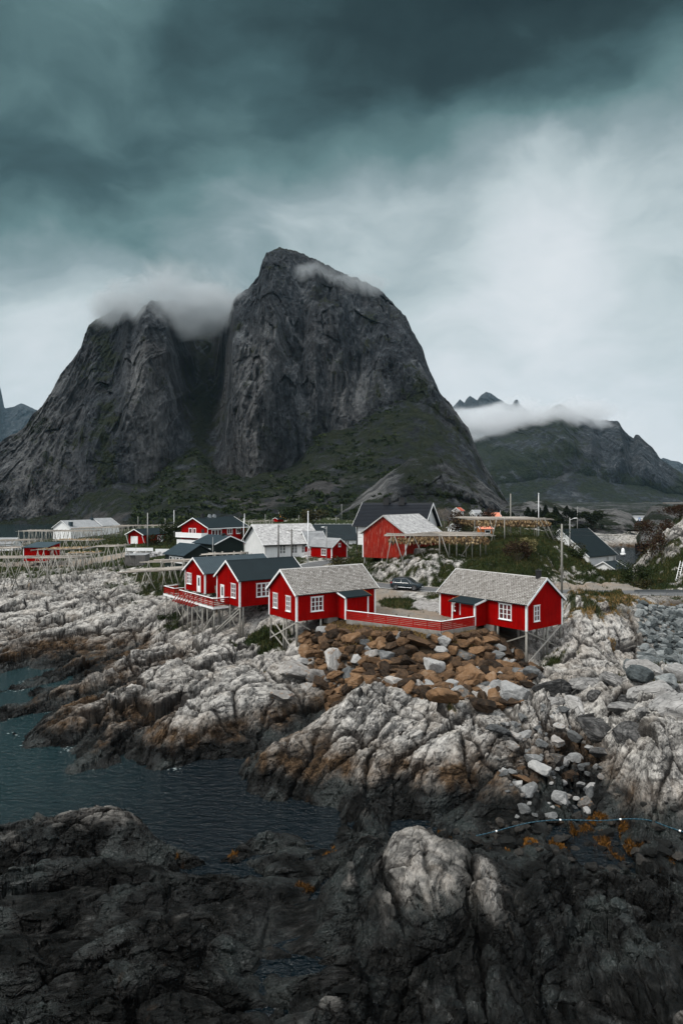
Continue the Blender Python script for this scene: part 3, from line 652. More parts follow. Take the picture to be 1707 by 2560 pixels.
m, t, p = newmat('shore_rock_and_ground')
pos = t.n('ShaderNodeNewGeometry').outputs['Position']
A = t.n('ShaderNodeSeparateColor', i0=t.n('ShaderNodeAttribute', {'attribute_name': 'cover_a'}).outputs['Color'])     # wet, stain, veg
B = t.n('ShaderNodeSeparateColor', i0=t.n('ShaderNodeAttribute', {'attribute_name': 'cover_b'}).outputs['Color'])     # gravel, joints, soil
Cc = t.n('ShaderNodeSeparateColor', i0=t.n('ShaderNodeAttribute', {'attribute_name': 'cover_c'}).outputs['Color'])    # weed, lichen, pebbles
st = t.n('ShaderNodeAttribute', {'attribute_name': 'bed'}).outputs['Vector']
nb = t.noise(pos, 0.35, 4, 0.6); nm = t.noise(pos, 1.3, 6, 0.65); nf = t.noise(pos, 9.0, 6, 0.7)
strat = t.noise(t.scalev(st, (0.35, 3.2, 2.0)), 1.0, 7, 0.7, 0.5); strat2 = t.noise(t.scalev(st, (1.0, 7.0, 5.0)), 1.0, 5, 0.65, 0.4)
mixn = t.m('ADD', t.m('MULTIPLY', nm, 0.42), t.m('ADD', t.m('MULTIPLY', strat, 0.36), t.m('MULTIPLY', strat2, 0.22)))
rock = t.ramp(mixn, [(0.37, (0.03372, 0.03355, 0.0336)), (0.435, (0.1096, 0.1056, 0.09998)), (0.485, (0.2866, 0.2742, 0.2547)), (0.55, (0.4889, 0.4665, 0.4314)), (0.66, (0.5901, 0.563, 0.5237))])
rock = t.mix(t.mr(nf, 0.55, 0.68, 0, 0.5), rock, (0.10, 0.10, 0.105))
rock = t.mix(t.mr(nb, 0.5, 0.75, 0, 0.45), rock, (0.30, 0.245, 0.19))
rock = t.mix(t.m('MULTIPLY', t.mr(B.outputs[1], 0.0, 0.75), 0.93), rock, (0.022, 0.020, 0.019))
vor = t.n('ShaderNodeTexVoronoi', {'feature': 'DISTANCE_TO_EDGE'}, Vector=t.scalev(st, (0.45, 1.3, 1.0)), Scale=1.2)
vor2 = t.n('ShaderNodeTexVoronoi', {'feature': 'DISTANCE_TO_EDGE'}, Vector=t.scalev(st, (0.5, 1.4, 1.0)), Scale=3.6)
crk = t.mr(vor.outputs['Distance'], 0.0, 0.03, 1, 0); crk2 = t.mr(vor2.outputs['Distance'], 0.0, 0.04, 1, 0)
crkn = t.m('MULTIPLY', t.m('MAXIMUM', crk, t.m('MULTIPLY', crk2, 0.7)), t.mr(strat, 0.52, 0.62))
rock = t.mix(t.m('MULTIPLY', crkn, 0.8), rock, (0.04, 0.038, 0.036))
stc = t.ramp(t.m('ADD', t.m('MULTIPLY', nm, 0.5), t.m('MULTIPLY', strat2, 0.5)), [(0.36, (0.01632, 0.01184, 0.008528)), (0.48, (0.04352, 0.02842, 0.01706)), (0.56, (0.09248, 0.05802, 0.0328)), (0.66, (0.185, 0.1539, 0.1181))])
stc = t.mix(t.m('MULTIPLY', B.outputs[1], 0.85), stc, (0.015, 0.012, 0.01))
rock = t.mix(A.outputs[1], rock, stc)
lic = t.mix(nf, (0.336, 0.16, 0.024), (0.176, 0.096, 0.024))
rock = t.mix(t.m('MULTIPLY', Cc.outputs[1], t.mr(nm, 0.38, 0.6)), rock, lic)
soil_c = t.mix(nf, (0.0525, 0.0364, 0.0238), (0.0245, 0.0196, 0.014))
rock = t.mix(B.outputs[2], rock, soil_c)
wetc = t.ramp(mixn, [(0.40, (0.001711, 0.002054, 0.002054)), (0.48, (0.005134, 0.005419, 0.005134)), (0.54, (0.01426, 0.01426, 0.01341)), (0.59, (0.0365, 0.0365, 0.0348)), (0.65, (0.09697, 0.09982, 0.09697))])
wetc = t.mix(t.mr(t.noise(pos, 0.22, 4, 0.6), 0.40, 0.60, 0.60, 0), wetc, (0.006, 0.0068, 0.0066))
wetc = t.mix(t.m('MULTIPLY', B.outputs[1], 0.8), wetc, (0.002, 0.002, 0.002))
wetc = t.mix(t.mr(nb, 0.5, 0.68, 0, 0.65), wetc, (0.009, 0.016, 0.014))
barn = t.m('MULTIPLY', t.mr(nf, 0.56, 0.66), t.mr(nb, 0.50, 0.64))  # pale barnacle specks, also painted highlights on the dark wet rock
wetc = t.mix(t.m('MULTIPLY', barn, 0.5), wetc, (0.16, 0.165, 0.16))
base = t.mix(A.outputs[0], rock, wetc)
wdc = t.mix(nf, (0.088, 0.036, 0.0048), (0.024, 0.0112, 0.0032))
base = t.mix(t.m('MULTIPLY', Cc.outputs[0], t.mr(nm, 0.36, 0.58)), base, wdc)
grc = t.ramp(t.m('ADD', t.m('MULTIPLY', nm, 0.6), t.m('MULTIPLY', nb, 0.4)), [(0.32, (0.0088, 0.0143, 0.0055)), (0.5, (0.0187, 0.0275, 0.0088)), (0.62, (0.033, 0.0341, 0.011)), (0.72, (0.05775, 0.04675, 0.0176))])
base = t.mix(A.outputs[2], base, grc)
gvc = t.mix(t.noise(pos, 22, 3, 0.7), (0.132, 0.1175, 0.099), (0.264, 0.2442, 0.2178))
gvc = t.mix(t.mr(t.noise(t.scalev(pos, (1, 0.35, 1)), 0.5, 5, 0.6), 0.42, 0.62), gvc, (0.2376, 0.1914, 0.1485))
base = t.mix(t.m('MULTIPLY', B.outputs[0], t.m('SUBTRACT', 1.0, A.outputs[2])), base, gvc)
pv = t.n('ShaderNodeTexVoronoi', Vector=pos, Scale=5.0)
pbc = t.mix(pv.outputs['Color'], (0.154, 0.14, 0.126), (0.42, 0.406, 0.392))
base = t.mix(Cc.outputs[2], base, pbc)
t.set(p.inputs['Base Color'], base)
t.set(p.inputs['Roughness'], t.mr(A.outputs[0], 0, 1, 0.9, 0.36))
t.set(p.inputs['Specular IOR Level'], t.m('MULTIPLY_ADD', t.m('MULTIPLY', A.outputs[0], t.mr(nb, 0.44, 0.62)), 0.35, 0.06))
h = t.m('ADD', t.m('MULTIPLY', nf, 0.30), t.m('ADD', t.m('MULTIPLY', strat, 0.9), t.m('ADD', t.m('MULTIPLY', nm, 0.6), t.m('MULTIPLY', strat2, 0.5))))
h = t.m('SUBTRACT', h, t.m('MULTIPLY', crkn, 0.45))
bump(t, p, h, 1.0, 0.22)
M['ground'] = m
ground = np_mesh('shore_ground', G, grid_faces(NROW, len(us)), m, None, False,
                 {'cover_a': np.stack([wet, stain, vegm], 1), 'cover_b': np.stack([gravel, Tcrack, soil], 1), 'cover_c': np.stack([np.clip(weed, 0, 1), lich, pebble], 1), 'bed': np.stack([Ts, Tt, TZ], 1)})
tag(ground, 'grey sea rocks, brown tide band, grass and gravel under the village', None, None, 'structure')

# ------------------------------------------------------------------ sea
m, t, p = newmat('sea_water')
pos = t.n('ShaderNodeNewGeometry').outputs['Position']
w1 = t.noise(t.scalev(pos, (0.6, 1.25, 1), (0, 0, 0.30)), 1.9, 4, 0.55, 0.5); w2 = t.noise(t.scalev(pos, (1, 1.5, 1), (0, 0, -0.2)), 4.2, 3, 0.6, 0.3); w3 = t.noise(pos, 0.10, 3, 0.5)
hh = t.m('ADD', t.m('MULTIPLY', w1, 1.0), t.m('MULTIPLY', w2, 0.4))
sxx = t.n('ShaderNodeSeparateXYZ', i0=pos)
left_mix = t.m('MULTIPLY', t.mr(t.m('ADD', sxx.outputs['X'], t.m('MULTIPLY', w3, 10.0)), -4.0, -24.0, 0, 1, True), t.mr(sxx.outputs['Y'], 300, 90, 0.3, 1))  # base colour goes paler teal towards the left and the near side
t.set(p.inputs['Base Color'], t.mix(left_mix, (0.0005, 0.004, 0.0065), (0.0055, 0.021, 0.024)))
p.inputs['Roughness'].default_value = 0.06; p.inputs['IOR'].default_value = 1.33; p.inputs['Specular IOR Level'].default_value = 0.36
bump(t, p, hh, 1.0, 0.42)
M['sea'] = m
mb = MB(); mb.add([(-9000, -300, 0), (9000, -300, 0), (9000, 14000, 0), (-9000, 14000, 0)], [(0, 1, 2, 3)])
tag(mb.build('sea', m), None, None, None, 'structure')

# a little foam where the swell breaks on the rocks
rf = np.random.default_rng(5); fo_ = np.where((np.abs(TZ) < 0.10) & (TY > 44) & (TY < 82) & (Tpx > -60) & (Tpx < 520) & (fbm2(TX / 2.2, TY / 2.2, 3, 650) > 0.22))[0]
if len(fo_):
    mb = MB()
    for k_ in rf.choice(fo_, min(150, len(fo_)), False):
        x, y = TX[k_] + rf.normal(0, 0.3), TY[k_] + rf.normal(0, 0.3) - 0.1; r_ = rf.uniform(0.02, 0.075); n_ = 7
        mb.poly([(x + r_ * rf.uniform(0.5, 1.5) * math.cos(a_) * 1.6, y + r_ * rf.uniform(0.5, 1.4) * math.sin(a_), 0.02) for a_ in np.linspace(0, 2 * np.pi, n_, endpoint=False)])
    tag(mb.build('sea_foam', plain('sea_foam', (0.26, 0.30, 0.30), 0.9), fix=False), 'thin white foam along the waterline of the left rocks', 'foam', None, 'stuff')

# ------------------------------------------------------------------ road with its edge line
def ribbon(path, off0, off1, lift):
    vs = []
    for i, (x, y, z) in enumerate(path):
        a = Vector(path[max(i - 1, 0)][:2]); b = Vector(path[min(i + 1, len(path) - 1)][:2]); d = (b - a).normalized(); nrm = Vector((-d.y, d.x))
        vs += [(x + nrm.x * off0, y + nrm.y * off0, z + lift), (x + nrm.x * off1, y + nrm.y * off1, z + lift)]
    return vs
def dense(path, n=6):
    P = [Vector(q) for q in path]; out = []
    for i in range(len(P) - 1):
        p0 = P[max(i - 1, 0)]; p1 = P[i]; p2 = P[i + 1]; p3 = P[min(i + 2, len(P) - 1)]
        for k in range(n):
            s = k / n
            out.append(0.5 * ((2 * p1) + (p2 - p0) * s + (2 * p0 - 5 * p1 + 4 * p2 - p3) * s * s + (3 * p1 - p0 - 3 * p2 + p3) * s ** 3))
    out.append(P[-1]); return [tuple(q) for q in out]
ROADD = dense(ROAD)
m, t, p = newmat('asphalt')
pos = t.n('ShaderNodeNewGeometry').outputs['Position']
a = t.noise(pos, 14, 4, 0.7); b = t.noise(pos, 0.6, 4, 0.6)
t.set(p.inputs['Base Color'], t.mix(t.mr(t.m('ADD', a, b), 0.7, 1.3), (0.05, 0.051, 0.053), (0.10, 0.10, 0.099))); p.inputs['Roughness'].default_value = 0.85
M['asphalt'] = m
def strip(name, o0, o1, lift, mat, th=0.0):
    vs = ribbon(ROADD, o0, o1, lift); n = len(vs) // 2
    return np_mesh(name, np.array(vs), np.array([(2 * i, 2 * i + 1, 2 * i + 3, 2 * i + 2) for i in range(n - 1)]), mat)
rd_o = tag(strip('road', -ROADW, ROADW, 0.0, M['asphalt']), None, None, None, 'structure')
tag(strip('road_edge_line', 1.95, 2.10, 0.006, M['paintline']), None, None, None, 'structure')

# =================================================================== MOUNTAINS
m, t, p = newmat('mountain_rock')
pos = t.n('ShaderNodeNewGeometry').outputs['Position']
vg = t.n('ShaderNodeAttribute', {'attribute_name': 'veg'}).outputs['Fac']; rg = t.n('ShaderNodeAttribute', {'attribute_name': 'groove'}).outputs['Fac']
a = t.noise(t.scalev(pos, (1, 1, 0.22)), 0.045, 7, 0.68, 0.8); b = t.noise(t.scalev(pos, (1, 1, 0.5)), 0.20, 6, 0.7, 0.4); c = t.noise(pos, 0.012, 4, 0.6); d = t.noise(pos, 0.06, 6, 0.65)
mx = t.m('ADD', t.m('MULTIPLY', a, 0.5), t.m('ADD', t.m('MULTIPLY', b, 0.38), t.m('MULTIPLY', t.noise(t.scalev(pos, (1, 1, 0.55)), 0.6, 4, 0.7), 0.12)))
rock = t.ramp(mx, [(0.41, (0.003497, 0.005375, 0.007843)), (0.48, (0.0134, 0.01771, 0.02319)), (0.53, (0.03613, 0.043, 0.05115)), (0.60, (0.1107, 0.1214, 0.1296))])
tn = t.n('ShaderNodeAttribute', {'attribute_name': 'tone'}).outputs['Fac']
bs = t.noise(t.scalev(pos, (1, 1, 0.30)), 0.013, 5, 0.6, 0.5)
rock = t.mix(t.mr(bs, 0.50, 0.62, 0, 0.75), rock, t.mix(0.75, rock, (0.012, 0.015, 0.020)))
rock = t.mix(t.m('MULTIPLY', tn, t.mr(mx, 0.42, 0.56)), rock, (0.26, 0.255, 0.245))
rock = t.mix(t.mr(c, 0.5, 0.7, 0, 0.25), rock, (0.06, 0.050, 0.042))
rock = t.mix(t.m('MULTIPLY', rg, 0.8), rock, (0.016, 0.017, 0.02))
grass = t.ramp(t.m('ADD', t.m('MULTIPLY', d, 0.6), t.m('MULTIPLY', b, 0.4)), [(0.36, (0.00189, 0.005346, 0.00162)), (0.47, (0.004725, 0.01118, 0.00243)), (0.55, (0.01071, 0.01652, 0.00405)), (0.66, (0.0189, 0.02236, 0.00675))])
vgf = t.mr(t.m('ADD', vg, t.m('MULTIPLY', t.m('ADD', t.m('SUBTRACT', b, 0.5), t.m('SUBTRACT', d, 0.5)), 1.6)), 0.42, 0.58)
col = t.mix(vgf, rock, grass)
sc = t.n('ShaderNodeAttribute', {'attribute_name': 'scree'}).outputs['Fac']
scv = t.n('ShaderNodeTexVoronoi', Vector=pos, Scale=0.35)
col = t.mix(t.mr(t.m('ADD', sc, t.m('MULTIPLY', t.m('SUBTRACT', d, 0.5), 1.2)), 0.4, 0.6), col, t.mix(scv.outputs['Color'], (0.027, 0.0261, 0.0252), (0.0765, 0.07425, 0.072)))
t.set(p.inputs['Base Color'], col); p.inputs['Roughness'].default_value = 0.9; p.inputs['Specular IOR Level'].default_value = 0.2
e_ = t.noise(t.scalev(pos, (1, 1, 0.6)), 0.55, 4, 0.7)
bump(t, p, t.m('ADD', t.m('MULTIPLY', e_, 0.22), t.m('ADD', t.m('MULTIPLY', a, 1.0), t.m('MULTIPLY', b, 0.75))), 1.0, 14.0)
M['mountain'] = m

def interp(pts, x):
    pts = sorted(pts); return np.interp(x, [q[0] for q in pts], [q[1] for q in pts])
def crag(name, sky_pts, foot_pts, cliff_pts, Dfoot, Dcliff, Dridge, zfoot, relief, grid, jag=4.0, pw=0.85, amps=(18, 10, 5.0, 1.8), sc0=70.0, veg_f=None, scree_f=None, tone_f=None, seed=100, back=True, lip=6):
    """a rock mountain as a real surface: foot, talus slope, cliff and ridge at their own distances, ribs and grooves pushed in and out of the face"""
    nc, nt, nk = grid
    px = np.linspace(sky_pts[0][0], sky_pts[-1][0], nc)
    sky = interp(sky_pts, px) + jag * (fbm2(px / 23.0, px * 0, 4, seed) + 0.6 * fbm2(px / 6.0, px * 0 + 9, 3, seed + 1))
    u = (px - CX) / FPX
    Dr = interp(Dridge, px) + interp(relief, px); Zr = CAMZ + (HY - sky) * Dr / FPX
    Dc = interp(Dcliff, px); cy = interp(cliff_pts, px); g_ = np.exp(-np.linspace(-2, 2, 2 * (nc // 45) + 1) ** 2); cy = np.convolve(np.pad(cy, nc // 45, 'edge'), g_ / g_.sum(), 'valid') + 10 * fbm2(px / 40.0, px * 0, 3, seed + 2); Zc = CAMZ + (HY - cy) * Dc / FPX
    Df = interp(Dfoot, px); Zf = interp(zfoot, px)
    kk = np.exp(-np.linspace(-2.5, 2.5, 2 * (nc // 28) + 1) ** 2); kk /= kk.sum(); pad = nc // 28
    Dc = np.convolve(np.pad(Dc, pad, 'edge'), kk, 'valid'); Df = np.convolve(np.pad(Df, pad, 'edge'), kk, 'valid')
    Zc = np.minimum(Zc, Zr - 4.0)
    rows = []; ts = []
    for k in np.linspace(0, 1, nt, endpoint=False):
        s = k ** 1.0
        rows.append((Df + (Dc - Df) * s, Zf + (Zc - Zf) * (0.35 * s + 0.65 * s * s), k - 1 + 0 * px))
    for k in np.linspace(0, 1, nk):
        rows.append((Dc + (Dr - Dc) * (k ** 1.3), Zc + (Zr - Zc) * (1 - (1 - k) ** (1.0 / pw)) if pw < 1 else Zc + (Zr - Zc) * k, k + 0 * px))
    D = np.array([r[0] for r in rows]); Z = np.array([r[1] for r in rows]); T = np.array([r[2] for r in rows])
    X = u[None] * D
    PX = np.broadcast_to(px, D.shape)
    w = np.clip(T * 4, 0, 1) * np.clip((1 - T) * 10, 0.12, 1)           # face only, fading at the ridge line
    wt_ = np.clip((1 + T) * 6, 0, 1) * (T < 0) + (T >= 0)
    lx = X / sc0 + 0.35 * fbm2(X / 130, Z / 130, 3, seed + 3); lz = Z / (sc0 * 3.2)
    big = ridged2(lx, lz, 3, seed + 4); med = ridged2(lx * 3.1 + 0.25 * lz, lz * 2.2, 3, seed + 5); sml = ridged2(lx * 8 + 0.9 * lz, lz * 7, 3, seed + 6); tin = ridged2(X / 5.0, Z / 9.0, 3, seed + 7)
    fq, _, fid_, fx_, fy_ = worley2(X / (sc0 * 0.22) + 0.5 * med, Z / (sc0 * 0.42), seed + 30); slab = (fid_ - 0.5) * 1.1 + fx_ * ((fid_ * 7.3) % 1 - 0.5) * 1.6 + fy_ * ((fid_ * 3.7) % 1 - 0.5) * 1.2
    off = -(amps[0] * big + amps[1] * med + amps[2] * sml + amps[2] * 0.9 * slab) * w - amps[3] * tin * wt_
    off = off + interp(relief, px)[None] * np.clip(T * 1.8, 0, 1) * (1 - np.clip(T, 0, 1) ** 1.3)
    off = off - (1 - w) * wt_ * 2.5 * fbm2(X / 18, D / 18, 4, seed + 8)
    D2 = D + off; X2 = X + off * u[None] * 0.5
    Zd = Z + (T < 0) * wt_ * 3.0 * fbm2(X / 14, D / 10, 4, seed + 9)
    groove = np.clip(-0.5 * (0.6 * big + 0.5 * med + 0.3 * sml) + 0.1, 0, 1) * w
    steep = np.clip(T * 6, 0, 1)
    veg = np.where(T < 0, 0.62 + 0.35 * fbm2(X / 30, D / 20, 4, seed + 12), 0.22 + 0.1 * big)
    if veg_f is not None: veg = veg_f(PX, T, X, Z, veg)
    scree = np.zeros_like(veg) if scree_f is None else scree_f(PX, T, X, Z)
    tone = np.zeros_like(veg) if tone_f is None else tone_f(PX, T, X, Z)
    if back:                                                              # the far side
        nb_ = 8
        for k in range(1, nb_ + 1):
            q = k / nb_
            D2 = np.vstack([D2, (Dr + 260 * q)[None]]); X2 = np.vstack([X2, (u * (Dr + 260 * q))[None]]); Zd = np.vstack([Zd, (Zr - (Zr + 5) * q ** 1.2 - lip * q)[None]])
            veg = np.vstack([veg, veg[-1:]]); groove = np.vstack([groove, 0 * groove[-1:]]); scree = np.vstack([scree, 0 * scree[-1:]]); tone = np.vstack([tone, tone[-1:]])
    nr = D2.shape[0]
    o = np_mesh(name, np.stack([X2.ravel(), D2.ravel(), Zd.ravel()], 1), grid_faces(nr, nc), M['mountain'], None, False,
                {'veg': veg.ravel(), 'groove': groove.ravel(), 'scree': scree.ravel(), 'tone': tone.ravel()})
    return tag(o, None, None, None, 'structure')

SKYM = [(-420, 1290), (-300, 1235), (-160, 1170), (-60, 1135), (0, 1110), (65, 1072), (120, 1007), (163, 936), (207, 865), (230, 815), (245, 800), (275, 785), (295, 765), (312, 749), (325, 765), (337, 795), (350, 788), (365, 768), (384, 758), (430, 752), (468, 755), (515, 792), (545, 800),
        (572, 785), (586, 752), (594, 738), (620, 722), (640, 702), (650, 694), (660, 650), (668, 637), (684, 624), (700, 620), (740, 628), (780, 645), (838, 674), (880, 695), (947, 722), (975, 752), (1002, 784), (1034, 838), (1056, 885), (1072, 925), (1098, 985), (1121, 1013), (1165, 1072),
        (1198, 1150), (1225, 1200), (1268, 1256), (1310, 1290)]
CLIFF = [(-420, 1320), (-100, 1300), (0, 1300), (132, 1292), (219, 1225), (300, 1208), (373, 1208), (430, 1150), (494, 1105), (549, 1188), (636, 1190), (735, 1165), (795, 1083), (879, 1066), (933, 1030), (992, 1000), (1072, 1010), (1165, 1095), (1230, 1215), (1268, 1272), (1310, 1300)]
RELIEF = [(-400, 0), (60, 0), (150, -6), (240, 14), (280, 26), (300, 20), (330, -24), (380, -42), (425, -14), (452, 50), (480, 130), (520, 150), (545, 95), (566, 10), (590, -30), (660, -34), (720, -10), (760, 6), (790, -18), (850, -4), (900, 14), (960, 4), (1060, 0), (1300, 0)]
def vegm_f(PX, T, X, Z, v):
    n = fbm2(X / 45, Z / 45, 4, 300)
    right = smooth(PX, 900, 1060); low = smooth(T, 0.5, 0.05)
    v = np.where(T >= 0, 0.20 + 0.35 * n + 0.42 * right * low + 0.25 * smooth(PX, 300, 120) * smooth(n, -0.2, 0.4) + 0.45 * np.exp(-((PX - 500) / 38.0) ** 2) + 0.3 * np.exp(-((PX - 262) / 28.0) ** 2), v)
    v = np.where(T >= 0, v + 0.35 * smooth(T, 0.9, 1.0), v)
    v = v - 0.35 * smooth(PX, 1080, 1150) * smooth(fbm2(X / 25, Z / 30, 3, 361), -0.3, 0.2)
    return v
def scree_f(PX, T, X, Z):
    n = fbm2(X / 35, Z / 20, 3, 310)
    lowpart = smooth(T, -0.25, -0.6) * (T < 0)
    return lowpart * np.clip(0.15 + 1.1 * n + 0.55 * np.exp(-((PX - 260) / 70.0) ** 2) + 0.75 * np.exp(-((PX - 640) / 120.0) ** 2) - 0.5 * np.exp(-((PX - 430) / 90.0) ** 2), 0, 1)
crag('main_mountain', SKYM, None, CLIFF, [(-420, 470), (0, 505), (200, 520), (300, 400), (400, 350), (800, 345), (1310, 400)], [(-420, 500), (0, 530), (132, 540), (300, 560), (500, 640), (640, 560), (800, 610), (1000, 620), (1310, 560)],
     [(-420, 640), (0, 700), (300, 800), (700, 790), (1000, 780), (1310, 680)], [(-420, -1.5), (230, -1.0), (320, 3), (420, 7), (1310, 8)], RELIEF, (860, 90, 420), veg_f=vegm_f, scree_f=scree_f, seed=100, jag=5, tone_f=lambda PX, T, X, Z: np.clip(0.55 * np.exp(-((PX - 372) / 48.0) ** 2) * smooth(T, 0.75, 0.4) + 0.45 * np.exp(-((PX - 640) / 60.0) ** 2) * smooth(T, 0.7, 0.3) + 0.5 * np.exp(-((PX - 90) / 90.0) ** 2) + 0.35 * np.exp(-((PX - 860) / 90.0) ** 2) * smooth(T, 0.35, 0.1) + 0.45 * smooth(PX, 1090, 1160) * smooth(fbm2(X / 30, Z / 40, 3, 360), -0.2, 0.25), 0, 1) * (T >= 0))

SPUR = [(700, 1325), (780, 1312), (830, 1290), (874, 1262), (905, 1235), (930, 1215), (960, 1192), (987, 1172), (1020, 1150), (1050, 1140), (1090, 1140), (1130, 1155), (1175, 1180), (1215, 1215), (1250, 1246), (1275, 1268), (1330, 1290)]
def vegs_f(PX, T, X, Z, v):
    n = fbm2(X / 22, Z / 16, 4, 330)
    return 0.62 + 0.8 * n - 0.55 * np.exp(-((PX - 935) / 70.0) ** 2) * smooth(T, 0.2, 0.75) - 0.6 * smooth(PX, 1150, 1215) * smooth(n, -0.35, 0.15)
crag('foothill', SPUR, None, [(x, y + (1318 - y) * 0.55) for x, y in SPUR], [(700, 300), (1330, 310)], [(700, 330), (1330, 335)], [(700, 395), (1000, 415), (1330, 380)], [(700, 8), (1330, 9)], [(700, 0), (1330, 0)],
     (360, 30, 110), veg_f=vegs_f, tone_f=lambda PX, T, X, Z: 0.18 + 0.65 * np.exp(-((PX - 920) / 60.0) ** 2) + 0.4 * smooth(PX, 1150, 1200), seed=140, jag=4, amps=(9, 6, 3.0, 1.2), sc0=34, pw=1.0)
RIGHTM = [(1080, 1150), (1140, 1118), (1183, 1098), (1240, 1080), (1279, 1062), (1320, 1050), (1352, 1036), (1380, 1018), (1400, 1010), (1412, 1016), (1440, 1036), (1490, 1050), (1530, 1051), (1543, 1052), (1552, 1066), (1562, 1080), (1575, 1092), (1582, 1096), (1587, 1087), (1593, 1088), (1608, 1103), (1622, 1122), (1635, 1141),
          (1662, 1162), (1707, 1190), (1800, 1232), (1880, 1252)]
def vegr_f(PX, T, X, Z, v):
    n = fbm2(X / 120, Z / 70, 4, 350)
    return np.where(T < 0, 0.5, 0.7) + 0.75 * n + 0.4 * fbm2(X / 30, Z / 25, 3, 352) - 0.75 * smooth(PX, 1420, 1480) * smooth(T, 0.05, 0.3) * smooth(PX, 1700, 1640)
crag('right_mountain', RIGHTM, None, [(1080, 1240), (1300, 1205), (1450, 1180), (1520, 1205), (1600, 1215), (1700, 1238), (1880, 1262)], [(1080, 1500), (1880, 1500)], [(1080, 1680), (1880, 1700)], [(1080, 2300), (1400, 2150), (1880, 2000)], [(1080, 4), (1880, 3)],
     [(1080, 0), (1440, 0), (1470, -40), (1500, 30), (1540, -50), (1575, 60), (1600, -30), (1880, 0)], (420, 40, 200), veg_f=vegr_f, seed=180, jag=3, amps=(45, 20, 9, 3), sc0=160)
FAR = [(1090, 1040), (1130, 1018), (1149, 998), (1160, 1008), (1167, 996), (1174, 989), (1184, 996), (1192, 1001), (1200, 990), (1214, 980), (1228, 983), (1245, 997), (1268, 1011), (1280, 1012), (1286, 1001), (1291, 999), (1296, 1008), (1320, 1030), (1380, 1070)]
crag('distant_peaks', FAR, None, [(1090, 1150), (1380, 1160)], [(1090, 4200), (1380, 4200)], [(1090, 4500), (1380, 4500)], [(1090, 5200), (1380, 5200)], [(1090, 4), (1380, 4)], [(1090, 0), (1380, 0)], (200, 20, 80), seed=210, jag=2, amps=(90, 40, 15, 6), sc0=300)
crag('distant_range', [(1600, 1215), (1625, 1175), (1643, 1150), (1658, 1144), (1680, 1152), (1696, 1154), (1720, 1168), (1800, 1215)], None, [(1600, 1235), (1800, 1235)], [(1600, 4700), (1800, 4700)], [(1600, 4900), (1800, 4900)], [(1600, 5300), (1800, 5300)], [(1600, 3), (1800, 3)],
     [(1600, 0), (1800, 0)], (120, 14, 40), seed=230, jag=2, amps=(90, 40, 15, 6), sc0=400)
crag('distant_ridge', [(-200, 930), (-60, 900), (0, 962), (8, 996), (12, 1022), (30, 1018), (52, 1009), (71, 1015), (85, 1022), (99, 1028), (160, 1065), (260, 1140)], None, [(-200, 1200), (260, 1210)], [(-200, 4200), (260, 4200)], [(-200, 4500), (260, 4500)], [(-200, 5200), (260, 5200)],
     [(-200, 3), (260, 3)], [(-200, 0), (260, 0)], (160, 20, 80), seed=250, jag=3, amps=(90, 40, 15, 6), sc0=300)

# low ground between village and the far mountains, and the rocky knolls on the right
def knoll(name, sky_pts, D0, D1, z0, seed, veg0, amps=(3, 2, 1.0, 0.5), grid=(240, 12, 70), sc0=16, vamp=0.9):
    f = lambda PX, T, X, Z, v: veg0 + vamp * fbm2(X / 14, Z / 5, 4, seed + 70)
    a, b = sky_pts[0][0], sky_pts[-1][0]
    return crag(name, sky_pts, None, [(x, y + 0.75 * (HY + FPX * (CAMZ - z0) / D0 - y)) for x, y in sky_pts], [(a, D0), (b, D0)], [(a, D0 + (D1 - D0) * 0.25), (b, D0 + (D1 - D0) * 0.25)], [(a, D1), (b, D1)], [(a, z0), (b, z0)], [(a, 0), (b, 0)], grid,
                veg_f=f, tone_f=lambda PX, T, X, Z: 0.9 + 0 * PX, seed=seed, jag=4, amps=amps, sc0=sc0, pw=0.8, back=True)
knoll('spruce_knoll', [(1170, 1310), (1220, 1284), (1268, 1264), (1310, 1256), (1360, 1250), (1400, 1262), (1450, 1268), (1500, 1274), (1540, 1272), (1575, 1284), (1588, 1300), (1597, 1330), (1620, 1345)], 285, 350, 4, 401, 0.45)
knoll('rock_knoll', [(1588, 1345), (1597, 1330), (1606, 1296), (1625, 1266), (1650, 1259), (1680, 1266), (1707, 1276), (1740, 1290), (1800, 1300), (1850, 1330)], 225, 280, 5, 421, 0.42)
lx = np.linspace(-0.2, 0.75, 160); ld = np.exp(np.linspace(math.log(300), math.log(1900), 60))
LY = ld[:, None] * np.ones(160)[None]; LX = lx[None] * LY
LZ = 3.5 + 3.0 * ridged2(LX / 90, LY / 60, 4, 450) + 3.0 * fbm2(LX / 300, LY / 200, 2, 451) + smooth(LY, 900, 1500) * 5
np_low = np_mesh('far_lowland', np.stack([LX.ravel(), LY.ravel(), LZ.ravel()], 1), grid_faces(60, 160), M['mountain'], None, True,
                 {'veg': (0.55 + 0.5 * fbm2(LX / 60, LY / 60, 3, 452)).ravel(), 'groove': np.zeros(LX.size), 'scree': np.zeros(LX.size), 'tone': np.full(LX.size, 0.5)})
tag(np_low, None, None, None, 'structure')

